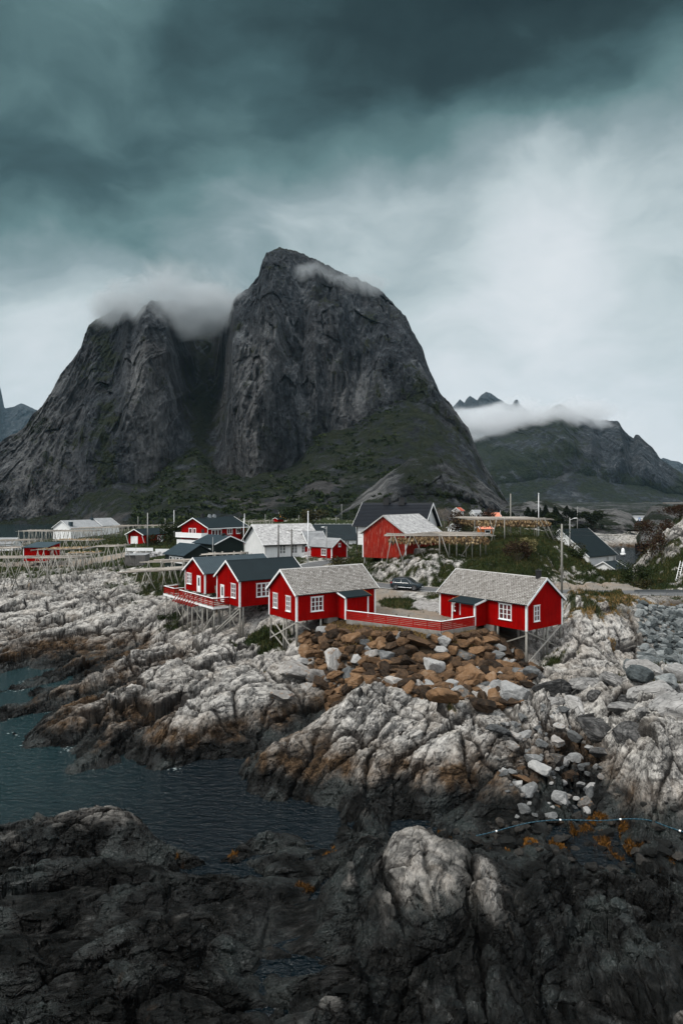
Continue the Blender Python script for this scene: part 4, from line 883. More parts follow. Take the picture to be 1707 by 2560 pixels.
# =================================================================== HOUSES
def slate_tiles(mb, L0, L1, S0, S1, fn, wt=0.27, ht=0.22, pointed=True, seed=1):
    """rows of single slates on one roof slope; fn(a, s, lift) maps along-ridge / up-slope / off-surface to a point"""
    rnd = random.Random(seed); n = int((S1 - S0) / ht) + 1; k = 0
    s = S0
    for r in range(n):
        s0 = S0 + r * ht; s1 = min(s0 + ht * 1.55, S1)
        off = 0.5 * wt * (r % 2); a = L0 - off
        while a < L1 - 0.02:
            a0 = max(a, L0); a1 = min(a + wt * 0.97, L1)
            if a1 - a0 > 0.05:
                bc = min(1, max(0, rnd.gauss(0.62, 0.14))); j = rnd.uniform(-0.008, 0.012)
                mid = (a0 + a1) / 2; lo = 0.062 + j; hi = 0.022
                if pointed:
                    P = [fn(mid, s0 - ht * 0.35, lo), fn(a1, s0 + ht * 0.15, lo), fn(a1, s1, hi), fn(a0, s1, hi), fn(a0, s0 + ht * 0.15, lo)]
                    mb.add(P, [(0, 1, 2, 3, 4)]); mb.c[-5:] = [0.0, bc * 0.35, bc * 1.15, bc * 1.15, bc * 0.35]   # lower rim coloured dark: mossy joints and painted shadow under each slate
                    mb.col = 0.0; Q = [fn(mid, s0 - ht * 0.35, lo - 0.04), fn(a1, s0 + ht * 0.15, lo - 0.04), fn(a0, s0 + ht * 0.15, lo - 0.04)]  # front edge of the slate coloured dark in place of its shadow
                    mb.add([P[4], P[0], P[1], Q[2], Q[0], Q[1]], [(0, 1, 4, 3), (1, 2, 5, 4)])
                else:
                    mb.col = bc; P = [fn(a0, s0, lo), fn(a1, s0, lo), fn(a1, s1, hi), fn(a0, s1, hi)]
                    mb.add(P, [(0, 1, 2, 3)])
            a += wt
    mb.col = 0.5

class House:
    """gabled wooden house: local x along the ridge (0..L), y across (0..sg*W), z up from the sill"""
    def __init__(s, name, label, cat, loc, yaw, L, W, h, rise, sg=1, group=None, wall='red', roof='roof_blue', trim='trim', over=0.30, gover=0.28,
                 roofkind='plain', batten=0.20, barge=True, corners=True, wmat=None, th=0.10, drop=0.0, barge_w=0.20):
        s.root = empty(name, loc, yaw, label, cat, group); s.L, s.W, s.h, s.rise, s.sg = L, W, h, rise, sg
        s.trim = M[trim]; s.wall = M[wall]
        hw = W / 2
        def P(x, y, z): return (x, sg * y, z)
        # walls: one closed body with a gable, boards with cover strips
        mb = MB()
        mb.prism([P(0, 0, -drop), P(0, W, -drop), P(0, W, h), P(0, hw, h + rise), P(0, 0, h)], (L, 0, 0))
        if batten:
            b = batten; n = int(L / b)
            for i in range(1, n):
                x = i * L / n
                for y0, y1 in ((-0.022, 0.0), (W, W + 0.022)): mb.box(x - 0.022, x + 0.022, min(sg * y0, sg * y1), max(sg * y0, sg * y1), 0.0, h - 0.02)
            n = int(W / b)
            for i in range(1, n):
                y = i * W / n; zt = h + rise * (1 - abs(2 * y / W - 1)) - 0.05
                for x0, x1 in ((-0.022, 0.0), (L, L + 0.022)): mb.box(x0, x1, min(sg * (y - 0.022), sg * (y + 0.022)), max(sg * (y - 0.022), sg * (y + 0.022)), 0.0, zt)
        mb.build('wall', s.wall, s.root)
        # roof: two slabs
        sl = math.hypot(hw, rise); cy, cz = hw / sl, rise / sl          # up-slope direction on the y=0 side
        s.sl, s.cy, s.cz = sl, cy, cz; s.over, s.gover, s.th = over, gover, th
        def fn(side):
            def f(a, q, lift):                                          # q = 0 at the wall line, sl at the ridge
                y = q * cy; z = h + q * cz
                y2 = y - lift * cz; z2 = z + lift * cy
                return P(a, y2 if side == 0 else W - y2, z2)
            return f
        s.f0, s.f1 = fn(0), fn(1)
        mb = MB()
        for f in (s.f0, s.f1):
            a0, a1, q0, q1 = -gover, L + gover, -over, sl
            mb.hexa([f(a0, q0, 0.004), f(a1, q0, 0.004), f(a1, q1, 0.004), f(a0, q1, 0.004), f(a0, q0, th), f(a1, q0, th), f(a1, q1 + th * cz / cy * 0.98, th), f(a0, q1 + th * cz / cy * 0.98, th)])
            if roofkind == 'rib':
                n = int((a1 - a0) / 0.3)
                for i in range(n + 1):
                    a = a0 + (a1 - a0) * i / n
                    mb.hexa([f(a - 0.022, q0, th), f(a + 0.022, q0, th), f(a + 0.022, q1, th), f(a - 0.022, q1, th), f(a - 0.016, q0, th + 0.035), f(a + 0.016, q0, th + 0.035), f(a + 0.016, q1, th + 0.035), f(a - 0.016, q1, th + 0.035)])
            if roofkind == 'tile':
                n = int((q1 - q0) / 0.36)
                for i in range(n):
                    q = q0 + i * 0.36
                    mb.hexa([f(a0, q, th), f(a1, q, th), f(a1, q + 0.36, th), f(a0, q + 0.36, th), f(a0, q, th + 0.06), f(a1, q, th + 0.06), f(a1, q + 0.36, th + 0.008), f(a0, q + 0.36, th + 0.008)])
        rmat = M['roof_dark'] if roofkind in ('slate', 'slate_dark') else M[roof]
        roof_o = mb.build('roof', rmat, s.root)
        s.roof = roof_o
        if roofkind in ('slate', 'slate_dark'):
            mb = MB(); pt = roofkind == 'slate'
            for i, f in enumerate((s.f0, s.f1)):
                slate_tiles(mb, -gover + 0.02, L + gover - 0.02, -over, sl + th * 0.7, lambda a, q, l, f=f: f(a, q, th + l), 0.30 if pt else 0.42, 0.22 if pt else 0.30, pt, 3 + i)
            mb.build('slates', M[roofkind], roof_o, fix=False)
            mb = MB(); zr = h + rise + th / cy + 0.02
            mb.prism([P(-gover, hw - 0.14, zr - 0.09), P(-gover, hw + 0.14, zr - 0.09), P(-gover, hw + 0.02, zr + 0.05), P(-gover, hw - 0.02, zr + 0.05)], (L + 2 * gover, 0, 0))
            mb.build('ridge_cap', M['grey_trim'], roof_o)
        else:
            mb = MB(); zr = h + rise + th / cy + 0.0
            mb.prism([P(-gover, hw - 0.16, zr - 0.16 * cz / cy + 0.02), P(-gover, hw + 0.16, zr - 0.16 * cz / cy + 0.02), P(-gover, hw, zr + 0.045)], (L + 2 * gover, 0, 0))
            mb.build('ridge_cap', M[roof], roof_o)
        if barge:
            bw = barge_w
            for x0, x1 in ((-gover - 0.04, -gover - 0.002), (L + gover + 0.002, L + gover + 0.04)):
                mb = MB()
                for side, f in ((0, s.f0), (1, s.f1)):
                    q1 = sl + (th + 0.06) * cz / cy; q1l = sl - (bw - th - 0.02) * cz / cy * 1.0
                    q1l = sl + (th + 0.06 - bw) * cz / cy
                    mb.hexa([f(x0, -over - 0.03, th + 0.06 - bw), f(x1, -over - 0.03, th + 0.06 - bw), f(x1, q1l, th + 0.06 - bw), f(x0, q1l, th + 0.06 - bw),
                             f(x0, -over - 0.03, th + 0.06), f(x1, -over - 0.03, th + 0.06), f(x1, q1, th + 0.06), f(x0, q1, th + 0.06)])
                mb.build('gable_trim', s.trim, s.root)
        if corners:
            w = 0.15
            for x in (0, L):
                for y in (0, W):
                    ex = -0.034 if x == 0 else 0.034; ey = -0.034 if y == 0 else 0.034
                    mb = MB()
                    xa, xb = sorted((x + ex, x - ex / 0.034 * w)); ya, yb = sorted((sg * (y + ey), sg * (y - 0.0)))
                    mb.box(xa, xb, ya, yb, -0.05, h - 0.03)
                    xa, xb = sorted((x + ex * 1.05, x)); ya, yb = sorted((sg * (y + ey * 1.05), sg * (y - ey / 0.034 * w)))
                    mb.box(xa, xb, ya, yb, -0.05, h - 0.03)
                    mb.build('corner_board', s.trim, s.root)
    def face(s, face):
        L, W, sg = s.L, s.W, s.sg
        if face == 'y0': return lambda a, z, d: (a, sg * (-d), z)
        if face == 'y1': return lambda a, z, d: (a, sg * (W + d), z)
        if face == 'x0': return lambda a, z, d: (-d, sg * a, z)
        return lambda a, z, d: (L + d, sg * a, z)
    def fbox(s, mb, F, a0, a1, z0, z1, d0, d1):
        mb.hexa([F(a0, z0, d0), F(a1, z0, d0), F(a1, z0, d1), F(a0, z0, d1), F(a0, z1, d0), F(a1, z1, d0), F(a1, z1, d1), F(a0, z1, d1)])
    def window(s, face, a, z, w, h, cols=2, rows=3, fr=0.10, parent=None, F=None, mul=0.05, sash=0.10, mat=None):
        """a = centre along the wall, z = lower edge; casing, sashes and glazing bars, one pane sheet behind them"""
        F = F or s.face(face); par = parent or s.root; mb = MB(); a0, a1, z0, z1 = a - w / 2, a + w / 2, z, z + h
        s.fbox(mb, F, a0 - fr, a0, z0 - fr, z1 + fr, 0.0, 0.075); s.fbox(mb, F, a1, a1 + fr, z0 - fr, z1 + fr, 0.0, 0.075)
        s.fbox(mb, F, a0, a1, z1, z1 + fr, 0.0, 0.073); s.fbox(mb, F, a0, a1, z0 - fr, z0, 0.0, 0.073)
        s.fbox(mb, F, a0 - fr - 0.05, a1 + fr + 0.05, z1 + fr, z1 + fr + 0.04, 0.0, 0.12)
        for c in range(1, cols):
            x = a0 + w * c / cols; s.fbox(mb, F, x - sash / 2, x + sash / 2, z0, z1, 0.008, 0.064)
        for r in range(1, rows):
            y = z0 + h * r / rows; s.fbox(mb, F, a0, a1, y - mul / 2, y + mul / 2, 0.008, 0.056)
        wo = mb.build('window', mat or s.trim, par)
        mb = MB(); s.fbox(mb, F, a0 - fr - 0.06, a1 + fr + 0.06, z0 - fr - 0.05, z0 - fr, 0.0, 0.13); mb.build('sill', mat or s.trim, wo)
        mb = MB(); s.fbox(mb, F, a0, a1, z0, z1, 0.001, 0.014); mb.build('pane', M['glass'], wo)
        return wo
    def door(s, face, a, z, w, h, mat='trim', glass=True, frame=0.10):
        F = s.face(face); mb = MB(); a0, a1 = a - w / 2, a + w / 2
        s.fbox(mb, F, a0, a1, z, z + h, 0.0, 0.045)
        for (u0, u1) in ((0.12, 0.88),):
            s.fbox(mb, F, a0 + w * u0, a0 + w * u1, z + 0.15, z + h * 0.32, 0.046, 0.058)
        do = mb.build('door', M[mat], s.root)
        mb = MB(); s.fbox(mb, F, a0 - frame, a0, z, z + h + frame, 0, 0.07); s.fbox(mb, F, a1, a1 + frame, z, z + h + frame, 0, 0.07); s.fbox(mb, F, a0, a1, z + h, z + h + frame, 0, 0.068)
        mb.build('frame', s.trim, do)
        if glass:
            mb = MB(); s.fbox(mb, F, a0 + w * 0.24, a1 - w * 0.24, z + h * 0.40, z + h * 0.92, 0.046, 0.052); mb.build('pane', M['glass'], do)
        mb = MB(); s.fbox(mb, F, a0 + 0.06, a0 + 0.16, z + h * 0.46, z + h * 0.485, 0.046, 0.10); mb.build('handle', M['metal'], do)
        return do
    def chimney(s, a, w=0.6, hgt=0.9, mat='black', y=None, d=None, cap=True):
        y = s.W / 2 if y is None else y; d = d or w; mb = MB(); zb = s.h + s.rise * (1 - abs(2 * y / s.W - 1)) - 0.3
        zt = s.h + s.rise + hgt
        mb.box(a - w / 2, a + w / 2, s.sg * y - d / 2, s.sg * y + d / 2, zb, zt)
        if cap:
            mb.box(a - w / 2 - 0.05, a + w / 2 + 0.05, s.sg * y - d / 2 - 0.05, s.sg * y + d / 2 + 0.05, zt, zt + 0.08)
            mb.box(a - w * 0.3, a + w * 0.3, s.sg * y - d * 0.3, s.sg * y + d * 0.3, zt + 0.08, zt + 0.18)
        return mb.build('chimney', M[mat], s.roof)
    def world(s, x, y, z):
        return Matrix.Translation(s.root.location) @ Matrix.Rotation(s.root.rotation_euler.z, 4, 'Z') @ Vector((x, s.sg * y, z))
    def post(s, x, y, ztop=-0.02, r=0.11, mat='wood', sink=0.35):
        w = s.world(x, y, 0); zg = hz(w.x, w.y) - sink - s.root.location.z
        if zg > ztop - 0.1: return None
        mb = MB(); mb.col = random.uniform(0.3, 0.9); mb.tube((x, s.sg * y, zg), (x, s.sg * y, ztop), r * 1.05, r, 8)
        return mb.build('post', M[mat], s.root, True)
    def brace(s, p0, p1, w=0.13, t=0.07, mat='wood', col=0.8):
        mb = MB(); mb.col = col; mb.beam((p0[0], s.sg * p0[1], p0[2]), (p1[0], s.sg * p1[1], p1[2]), t, w); return mb.build('brace', M[mat], s.root)
    def lean_to(s, a0, a1, dep, z0, htop, hout, slope_up=0.55, roof='roof_dark', recess=None, wall_side=True):
        """porch built out from the y0 wall between a0 and a1"""
        F = s.face('y0'); mb = MB()
        body = lambda u0, u1, d0, d1, zt0, zt1: mb.hexa([F(u0, z0, d0), F(u1, z0, d0), F(u1, z0, d1), F(u0, z0, d1), F(u0, zt0, d0), F(u1, zt0, d0), F(u1, zt1, d1), F(u0, zt1, d1)])
        if recess:                                   # an open niche in part of the front
            r0, r1, rd = recess
            ze = htop + (hout - htop) * (dep - rd) / dep
            if r0 > a0: body(a0, r0, 0.001, dep, htop, hout)
            body(r1, a1, 0.001, dep, htop, hout) if a1 > r1 else None
            body(r0, r1, 0.001, dep - rd, htop, ze)
            mb.hexa([F(r0, z0, dep - 0.06), F(r1, z0, dep - 0.06), F(r1, z0, dep), F(r0, z0, dep), F(r0, z0 + 0.85, dep - 0.06), F(r1, z0 + 0.85, dep - 0.06), F(r1, z0 + 0.85, dep), F(r0, z0 + 0.85, dep)])
        else:
            body(a0, a1, 0.001, dep, htop, hout)
        n = int((a1 - a0) / 0.2)
        for i in range(1, n):
            a = a0 + (a1 - a0) * i / n
            if recess and recess[0] - 0.02 < a < recess[1] + 0.02: continue
            s.fbox(mb, F, a - 0.022, a + 0.022, z0, hout - 0.03, dep, dep + 0.022)
        n = int(dep / 0.2)
        for i in range(1, n):
            d = dep * i / n; zt = htop + (hout - htop) * d / dep - 0.04
            for ax, e in ((a0, -0.022), (a1, 0.022)):
                s.fbox(mb, F, min(ax, ax + e), max(ax, ax + e), z0, zt, d - 0.022, d + 0.022)
        po = mb.build('porch', s.wall, s.root)
        mb = MB(); k = (hout - htop) / dep; g = 0.22; o = 0.30; e = 0.02
        hh = lambda d: htop + k * d
        mb.hexa([F(a0 - g, hh(0) + e, 0.002), F(a1 + g, hh(0) + e, 0.002), F(a1 + g, hh(dep + o) + e, dep + o), F(a0 - g, hh(dep + o) + e, dep + o),
                 F(a0 - g, hh(0) + e + 0.13, 0.002), F(a1 + g, hh(0) + e + 0.13, 0.002), F(a1 + g, hh(dep + o) + e + 0.13, dep + o), F(a0 - g, hh(dep + o) + e + 0.13, dep + o)])
        mb.build('porch_roof', M[roof], po)
        return po, hh, F

# ------------------------------------------------------------------ the four red cabins on the shore
YW = R(35)
GR = 'red cabins on posts along the shore'
# centre cabin with pale slate roof
cabC = House('red_cabin', 'red cabin with pale slate roof on posts, left of the red slatted fence', 'cabin', (-4.56, 69.2, 7.45), YW, 10.1, 5.7, 2.78, 2.15, 1, GR, roofkind='slate')
cabC.window('x0', 1.55, 0.95, 0.72, 1.38, 2, 3); cabC.window('x0', 4.25, 0.95, 0.72, 1.38, 2, 3)
cabC.window('y0', 2.45, 0.95, 1.30, 1.30, 3, 3)
po, hh, F = cabC.lean_to(5.0, 7.95, 1.55, -0.05, 2.62, 2.22)
for a, d in ((5.0, 1.55), (7.95, 1.55)):
    mb = MB(); e = -0.035 if a < 6 else 0.035
    cabC.fbox(mb, F, min(a + e, a - e * 3.6), max(a + e, a - e * 3.6), -0.1, 2.17, d, d + 0.035); cabC.fbox(mb, F, min(a, a + e), max(a, a + e), -0.1, 2.17, d - 0.13, d)
    mb.build('corner_board', M['trim'], po)
mb = MB(); mb.beam(F(4.77, hh(0.0) + 0.06, 0.0), F(4.77, hh(1.86) + 0.06, 1.86), 0.035, 0.17); mb.build('trim', M['trim'], po)
mb = MB(); mb.beam(F(8.19, hh(0.0) + 0.10, 0.0), F(8.19, hh(1.86) + 0.10, 1.86), 0.035, 0.10); mb.build('trim', M['orange'], po)
for x, y in ((0.12, 0.12), (0.12, 2.2), (0.12, 2.75), (0.12, 5.5), (3.0, 0.12), (3.0, 5.5), (3.0, 2.8)): cabC.post(x, y)
cabC.brace((0.02, 0.1, -0.1), (0.02, 5.5, -2.55), col=0.95); cabC.brace((-0.06, 5.3, -0.1), (-0.06, 0.2, -3.25), col=1.0)
cabC.brace((0.05, 5.4, -1.75), (0.05, 2.9, -2.9), col=0.9); cabC.brace((0.2, 0.05, -0.15), (2.9, 0.05, -1.75), col=0.45)
mb = MB(); F0 = cabC.face('y0'); cabC.fbox(mb, F0, 3.9, 5.2, -0.62, -0.03, -0.9, -0.1); mb.build('footing', M['concrete'], cabC.root)

# right cabin with pale slate roof and chimney
YL = math.atan2(0.777, -0.629)
cabR = House('red_cabin', 'red slate-roofed cabin with black chimney, on posts right of the red slatted fence', 'cabin', (18.16, 67.0, 6.93), YL, 11.5, 6.05, 2.66, 2.2, -1, GR, roofkind='slate')
cabR.window('x0', 1.62, 0.88, 0.74, 1.38, 2, 3)
cabR.window('y0', 2.55, 0.88, 1.35, 1.40, 3, 3)
cabR.window('y0', 9.0, 0.90, 0.75, 1.15, 2, 3)
po, hh, F = cabR.lean_to(5.0, 8.1, 1.8, -0.1, 2.52, 2.15, recess=(6.9, 8.1, 0.55))
for a in (5.0, 8.1):
    mb = MB(); e = -0.035 if a < 6 else 0.035
    cabR.fbox(mb, F, min(a + e, a - e * 3.8), max(a + e, a - e * 3.8), -0.12, 2.1, 1.8, 1.835); cabR.fbox(mb, F, min(a, a + e), max(a, a + e), -0.12, 2.1, 1.67, 1.8)
    mb.build('corner_board', M['trim'], po)
mb = MB(); cabR.fbox(mb, F, 7.33, 7.45, 0.75, 2.05, 1.26, 1.34); mb.build('trim', M['trim'], po)
mb = MB(); mb.beam(F(4.76, hh(0.0) + 0.06, 0.0), F(4.76, hh(2.1) + 0.06, 2.1), 0.035, 0.20); mb.build('trim', M['trim'], po)
mb = MB(); mb.beam(F(8.34, hh(0.0) + 0.11, 0.0), F(8.34, hh(2.1) + 0.11, 2.1), 0.035, 0.10); mb.build('trim', M['orange'], po)
mb = MB(); z = cabR.h + cabR.rise
mb.lathe([(0.30, z - 0.1), (0.30, z + 0.75), (0.33, z + 0.78), (0.33, z + 0.86), (0.16, z + 0.87), (0.05, z + 0.9), (0.05, z + 0.98), (0.12, z + 0.99)], 0.75, -cabR.W / 2, 14); mb.build('chimney', M['black'], cabR.roof)
for x, y in ((0.12, 0.12), (0.12, 3.0), (0.12, 3.6), (0.12, 5.9), (3.6, 0.12), (3.0, 5.9), (3.2, 3.0)): cabR.post(x, y)
cabR.brace((-0.02, 0.1, -0.12), (-0.02, 5.8, -2.45), col=0.45); cabR.brace((-0.08, 5.6, -0.1), (-0.08, 0.2, -3.1), col=1.0)
cabR.brace((0.2, 0.05, -0.5), (3.5, 0.05, -1.9), col=0.3)
mb = MB(); F0 = cabR.face('y0'); cabR.fbox(mb, F0, 4.0, 5.3, -0.7, -0.03, -0.9, 0.0); mb.build('footing', M['concrete'], cabR.root)

# dark-roofed cabin and blue-roofed cabin sharing a deck
cabB = House('red_cabin', 'red cabin with smooth dark blue-grey roof, behind and left of the slate-roofed centre cabin', 'cabin', (-11.71, 78.5, 7.45), R(36), 8.8, 5.9, 3.08, 1.95, 1, GR, roof='roof_dark', over=0.28, gover=0.30)
cabB.door('x0', 4.35, 0.05, 0.78, 2.0); cabB.window('x0', 1.45, 1.0, 0.95, 1.45, 2, 3)
cabB.window('y0', 3.15, 1.05, 1.75, 1.40, 3, 3, sash=0.16)
for x, y in ((0.12, 0.12), (0.5, 0.12), (0.12, 2.6), (0.12, 5.7), (4.0, 0.12), (4.0, 3.0), (4.0, 5.7)): cabB.post(x, y)
cabB.brace((0.1, 0.2, -0.2), (-2.3, 3.6, -3.9), col=0.75); cabB.brace((0.0, 0.3, -0.7), (-2.0, 3.6, -3.95), col=0.75)
cabB.brace((0.1, 3.6, -0.3), (0.05, 0.6, -2.9), col=0.5); cabB.brace((4.0, 0.1, -1.2), (2.0, 0.0, -3.2), col=0.2)
cabA = House('red_cabin', 'red cabin with ribbed teal-blue roof, leftmost of the four on the shore', 'cabin', (-17.6, 88.0, 7.65), R(38), 10.3, 5.8, 2.65, 1.7, 1, GR, roof='roof_blue', roofkind='rib', over=0.28, gover=0.30)
cabA.door('x0', 1.65, 0.05, 0.85, 2.05); cabA.window('x0', 4.5, 0.95, 1.15, 1.25, 3, 3, sash=0.12)
for x, y in ((0.12, 0.12), (0.12, 2.8), (0.12, 5.6), (3.5, 0.12)): cabA.post(x, y)

# shared deck in front of both gables
DK = empty('wooden_deck', (-14.9, 79.4, 7.27), R(37), 'wooden deck with red railing on tall posts before the two left cabins', 'deck')
dv = lambda x, y: DK.matrix_basis  # deck frame: local y runs along the front edge, local x from the edge back to the cabins
RD = Matrix.Translation(Vector((-14.9, 79.4, 7.27))) @ Matrix.Rotation(R(37), 4, 'Z')
DLEN, DDEP = 14.6, 2.0
mb = MB(); n = int(DDEP / 0.145)
mb.col = 0.6
for i in range(n): mb.col = random.uniform(0.4, 0.9); mb.box(i * 0.145, i * 0.145 + 0.135, 0, DLEN, -0.05, 0.0)
mb.build('deck_boards', M['wood'], DK)
mb = MB(); mb.box(-0.05, 0.0, -0.05, DLEN + .05, -0.24, -0.0); mb.box(-0.05, DDEP, -0.06, -0.01, -0.24, 0.0); mb.box(-0.05, DDEP, DLEN + 0.01, DLEN + 0.06, -0.24, 0.0); mb.build('rim_board', M['trim'], DK)
mb = MB(); mb.box(0.1, 0.25, 0, DLEN, -0.25, -0.055); mb.box(1.6, 1.75, 0, DLEN, -0.25, -0.055); mb.build('joist', M['wood'], DK)
def railing(parent, p0, p1, hgt=1.0, boards=4, mat='red_rail', cap='trim', posts=1.4, z=0.0, gap=0.10):
    p0 = Vector((*p0, z)); p1 = Vector((*p1, z)); d = p1 - p0; n = max(1, round(d.length / posts)); up = Vector((0, 0, 1)); dn = d.normalized(); out = dn.cross(up) * 0.045
    pb = MB()
    for i in range(n + 1):
        q = p0 + d * (i / n); pb.beam(q, q + up * (hgt - 0.02), 0.09, 0.09)
    pb.build('rail_post', M[mat], parent)
    bb = MB(); bh = (hgt - 0.12) / boards
    for b in range(boards):
        zc = 0.10 + (b + 0.5) * bh; bb.beam(p0 + out + up * zc, p1 + out + up * zc, 0.03, bh - gap)
    bb.build('rail_board', M[mat], parent)
    cb = MB(); cb.beam(p0 + up * (hgt + 0.012), p1 + up * (hgt + 0.012), 0.16, 0.05); cb.build('top_rail', M[cap], parent)
railing(DK, (0.05, 0.05), (0.05, 9.6)); railing(DK, (2.0, 0.06), (0.05, 0.06)); railing(DK, (0.05, 11.4), (0.05, DLEN - 0.05)); railing(DK, (0.05, DLEN - 0.06), (1.9, DLEN - 0.06)); railing(DK, (1.4, 11.3), (0.05, 11.3), posts=1.5)
for i in range(8):                                         # raking supports outside the railing
    y = 3.9 + i * 0.78
    mb = MB(); mb.beam((0.02, y, 0.98), (-0.95, y + 0.02, -0.30), 0.055, 0.09); mb.build('strut', M['red_rail'], DK)
    mb = MB(); mb.beam((0.4, y + 0.06, -0.18), (-1.05, y + 0.06, -0.33), 0.055, 0.11); mb.build('joist', M['red_rail'], DK)
def dpost(x, y, lean=(0, 0), r=0.085):
    w = RD @ Vector((x + lean[0], y + lean[1], 0)); zg = hz(w.x, w.y) - 0.3 - 7.27
    mb = MB(); mb.col = random.uniform(0.35, 0.95); mb.tube((x + lean[0], y + lean[1], zg), (x, y, -0.25), r, r, 8); return mb.build('post', M['wood'], DK, True)
for y in (0.15, 1.9, 3.2, 4.6, 6.1, 7.4, 8.9, 10.6, 12.4, 14.2): dpost(0.18, y)
for y in (1.0, 3.6, 6.6, 9.4, 12.6): dpost(1.7, y)
def dbrace(p0, p1, col=0.8, w=0.11):
    mb = MB(); mb.col = col; mb.beam(p0, p1, 0.06, w); mb.build('brace', M['wood'], DK)
dbrace((0.1, 0.2, -0.9), (0.1, 3.0, -3.3)); dbrace((0.1, 6.2, -0.4), (0.1, 3.4, -1.9), 0.5); dbrace((0.1, 9.0, -0.9), (0.1, 7.4, -2.0), 0.5); dbrace((0.1, 14.0, -0.5), (-1.6, 15.6, -2.6), 0.9); dbrace((0.1, 11.9, -0.4), (0.0, 9.2, -2.2), 0.7)
# bench against the blue-roofed cabin's long wall
BW = empty('wooden_bench', (-16.55, 88.35, 7.66), R(38), 'grey slatted wooden bench on the deck between the two left cabins', 'bench')
mb = MB()
for i in range(4): mb.box(0.1, 2.0, -0.75 + i * 0.13, -0.75 + i * 0.13 + 0.11, 0.42, 0.46)
mb.build('seat', M['plank'], BW)
mb = MB()
for i in range(3): mb.box(0.1, 2.0, -0.23, -0.19, 0.55 + i * 0.15, 0.67 + i * 0.15)
mb.build('backrest', M['plank'], BW)
for x in (0.2, 1.9):
    mb = MB(); mb.box(x - 0.05, x + 0.05, -0.72, -0.64, 0, 0.42); mb.box(x - 0.05, x + 0.05, -0.32, -0.24, 0, 1.0); mb.build('leg', M['plank'], BW)
# landing boards behind the deck, between the cabins
LD = empty('wooden_landing', (-16.9, 86.6, 7.27), R(38), 'plank landing beside the blue-roofed cabin, behind the deck', 'landing')
mb = MB()
for i in range(22): mb.col = random.uniform(0.4, 0.9); mb.box(0.05, 3.6, -3.0 + i * 0.145, -2.865 + i * 0.145, 0.0, 0.05)
mb.build('deck_boards', M['wood'], LD)
for x, y in ((0.2, -2.8), (3.4, -2.8), (3.4, 0.0)):
    mb = MB(); mb.tube((x, y, -2.6), (x, y, 0), 0.08, 0.08, 7); mb.build('post', M['wood'], LD)

# ------------------------------------------------------------------ red slatted fence on its concrete kerb
FN = empty('slatted_fence', (9.75, 66.8, 6.9), 0, 'red slatted fence with white top rail between the two slate-roofed cabins', 'fence')
def slope_rail(p0, p1, sec):
    p0 = Vector(p0) - Vector((9.75, 66.8, 6.9)); p1 = Vector(p1) - Vector((9.75, 66.8, 6.9)); d = p1 - p0; up = Vector((0, 0, 1)); out = Vector((d.x, d.y, 0)).normalized().cross(up) * 0.05
    n = max(2, round(d.length / 1.5))
    for i in range(n + 1):
        q = p0 + d * (i / n); mb = MB(); mb.beam(q - up * 0.1, q + up * 0.93, 0.09, 0.09); mb.build('fence_post', M['red_rail'], FN)
    for b in range(5):
        mb = MB(); zc = 0.13 + b * 0.18; mb.beam(p0 + out + up * zc, p1 + out + up * zc, 0.03, 0.145); mb.build('fence_board', M['red_rail'], FN)
    mb = MB(); mb.beam(p0 + up * 0.97 + out * 0.3, p1 + up * 0.97 + out * 0.3, 0.17, 0.05); mb.build('top_rail', M['trim'], FN)
    mb = MB(); mb.beam(p0 - up * 0.42 + out, p1 - up * 0.42 + out, 0.30, 0.92); mb.build('kerb', M['concrete'], FN)
slope_rail((0.55, 70.75, 7.38), (9.75, 66.8, 6.95), 1); slope_rail((9.75, 66.8, 6.95), (13.55, 69.6, 6.95), 2)
mb = MB(); mb.box(-9.0 + 1.3, -9.0 + 1.5, 3.1, 3.2, 0.62, 0.72)
tag(FN, None)
# stacked pale planks behind the fence corner
PS = empty('plank_stack', (7.9, 68.8, 6.98), R(-18), 'stack of pale planks lying behind the fence corner', 'plank stack')
for i in range(3):
    for k in range(3):
        mb = MB(); mb.box(-1.6 + 0.1 * k, 1.5 + 0.13 * i, -0.5 + i * 0.33, -0.2 + i * 0.33, 0.06 * k + 0.02, 0.06 * k + 0.075); mb.build('plank', M['plank'], PS)

# ------------------------------------------------------------------ houses of the village
def hplace(px, D, z): 
    q = at(px, HY, D); return (q.x, q.y, z)
# white warehouse with grey slates and a ramp
wh = House('white_warehouse', 'long white wooden warehouse with grey slate roof and a railed ramp', 'warehouse', hplace(663.4, 140, 7.55), R(28), 12.4, 12.4, 2.95, 3.75, 1, None, 'white', roofkind='slate_dark', over=0.55, gover=0.7, batten=0.24, corners=False)
for a in (5.0, 7.7, 9.95): wh.window('y0', a - 1.2, 0.95, 1.15, 1.75, 2, 3, sash=0.16)
mb = MB(); F = wh.face('y0'); wh.fbox(mb, F, 10.1, 11.4, 0.55, 2.5, 0.0, 0.06); d_ = mb.build('door', M['white'], wh.root)
mb = MB(); wh.fbox(mb, F, 10.0, 10.1, 0.5, 2.6, 0, 0.08); wh.fbox(mb, F, 11.4, 11.5, 0.5, 2.6, 0, 0.08); wh.fbox(mb, F, 10.1, 11.4, 2.5, 2.6, 0, 0.078); mb.build('frame', M['trim'], d_)
mb = MB(); wh.fbox(mb, F, -0.6, 13.0, 2.55, 2.68, 0.42, 0.55); mb.build('gutter', M['black'], wh.root)
mb = MB(); mb.tube(F(-0.05, 0, 0.09), F(-0.05, 2.6, 0.09), 0.05); mb.build('downpipe', M['black'], wh.root)
mb = MB(); mb.tube(F(12.42, 0, 0.09), F(12.42, 2.6, 0.09), 0.05); mb.build('downpipe', M['black'], wh.root)
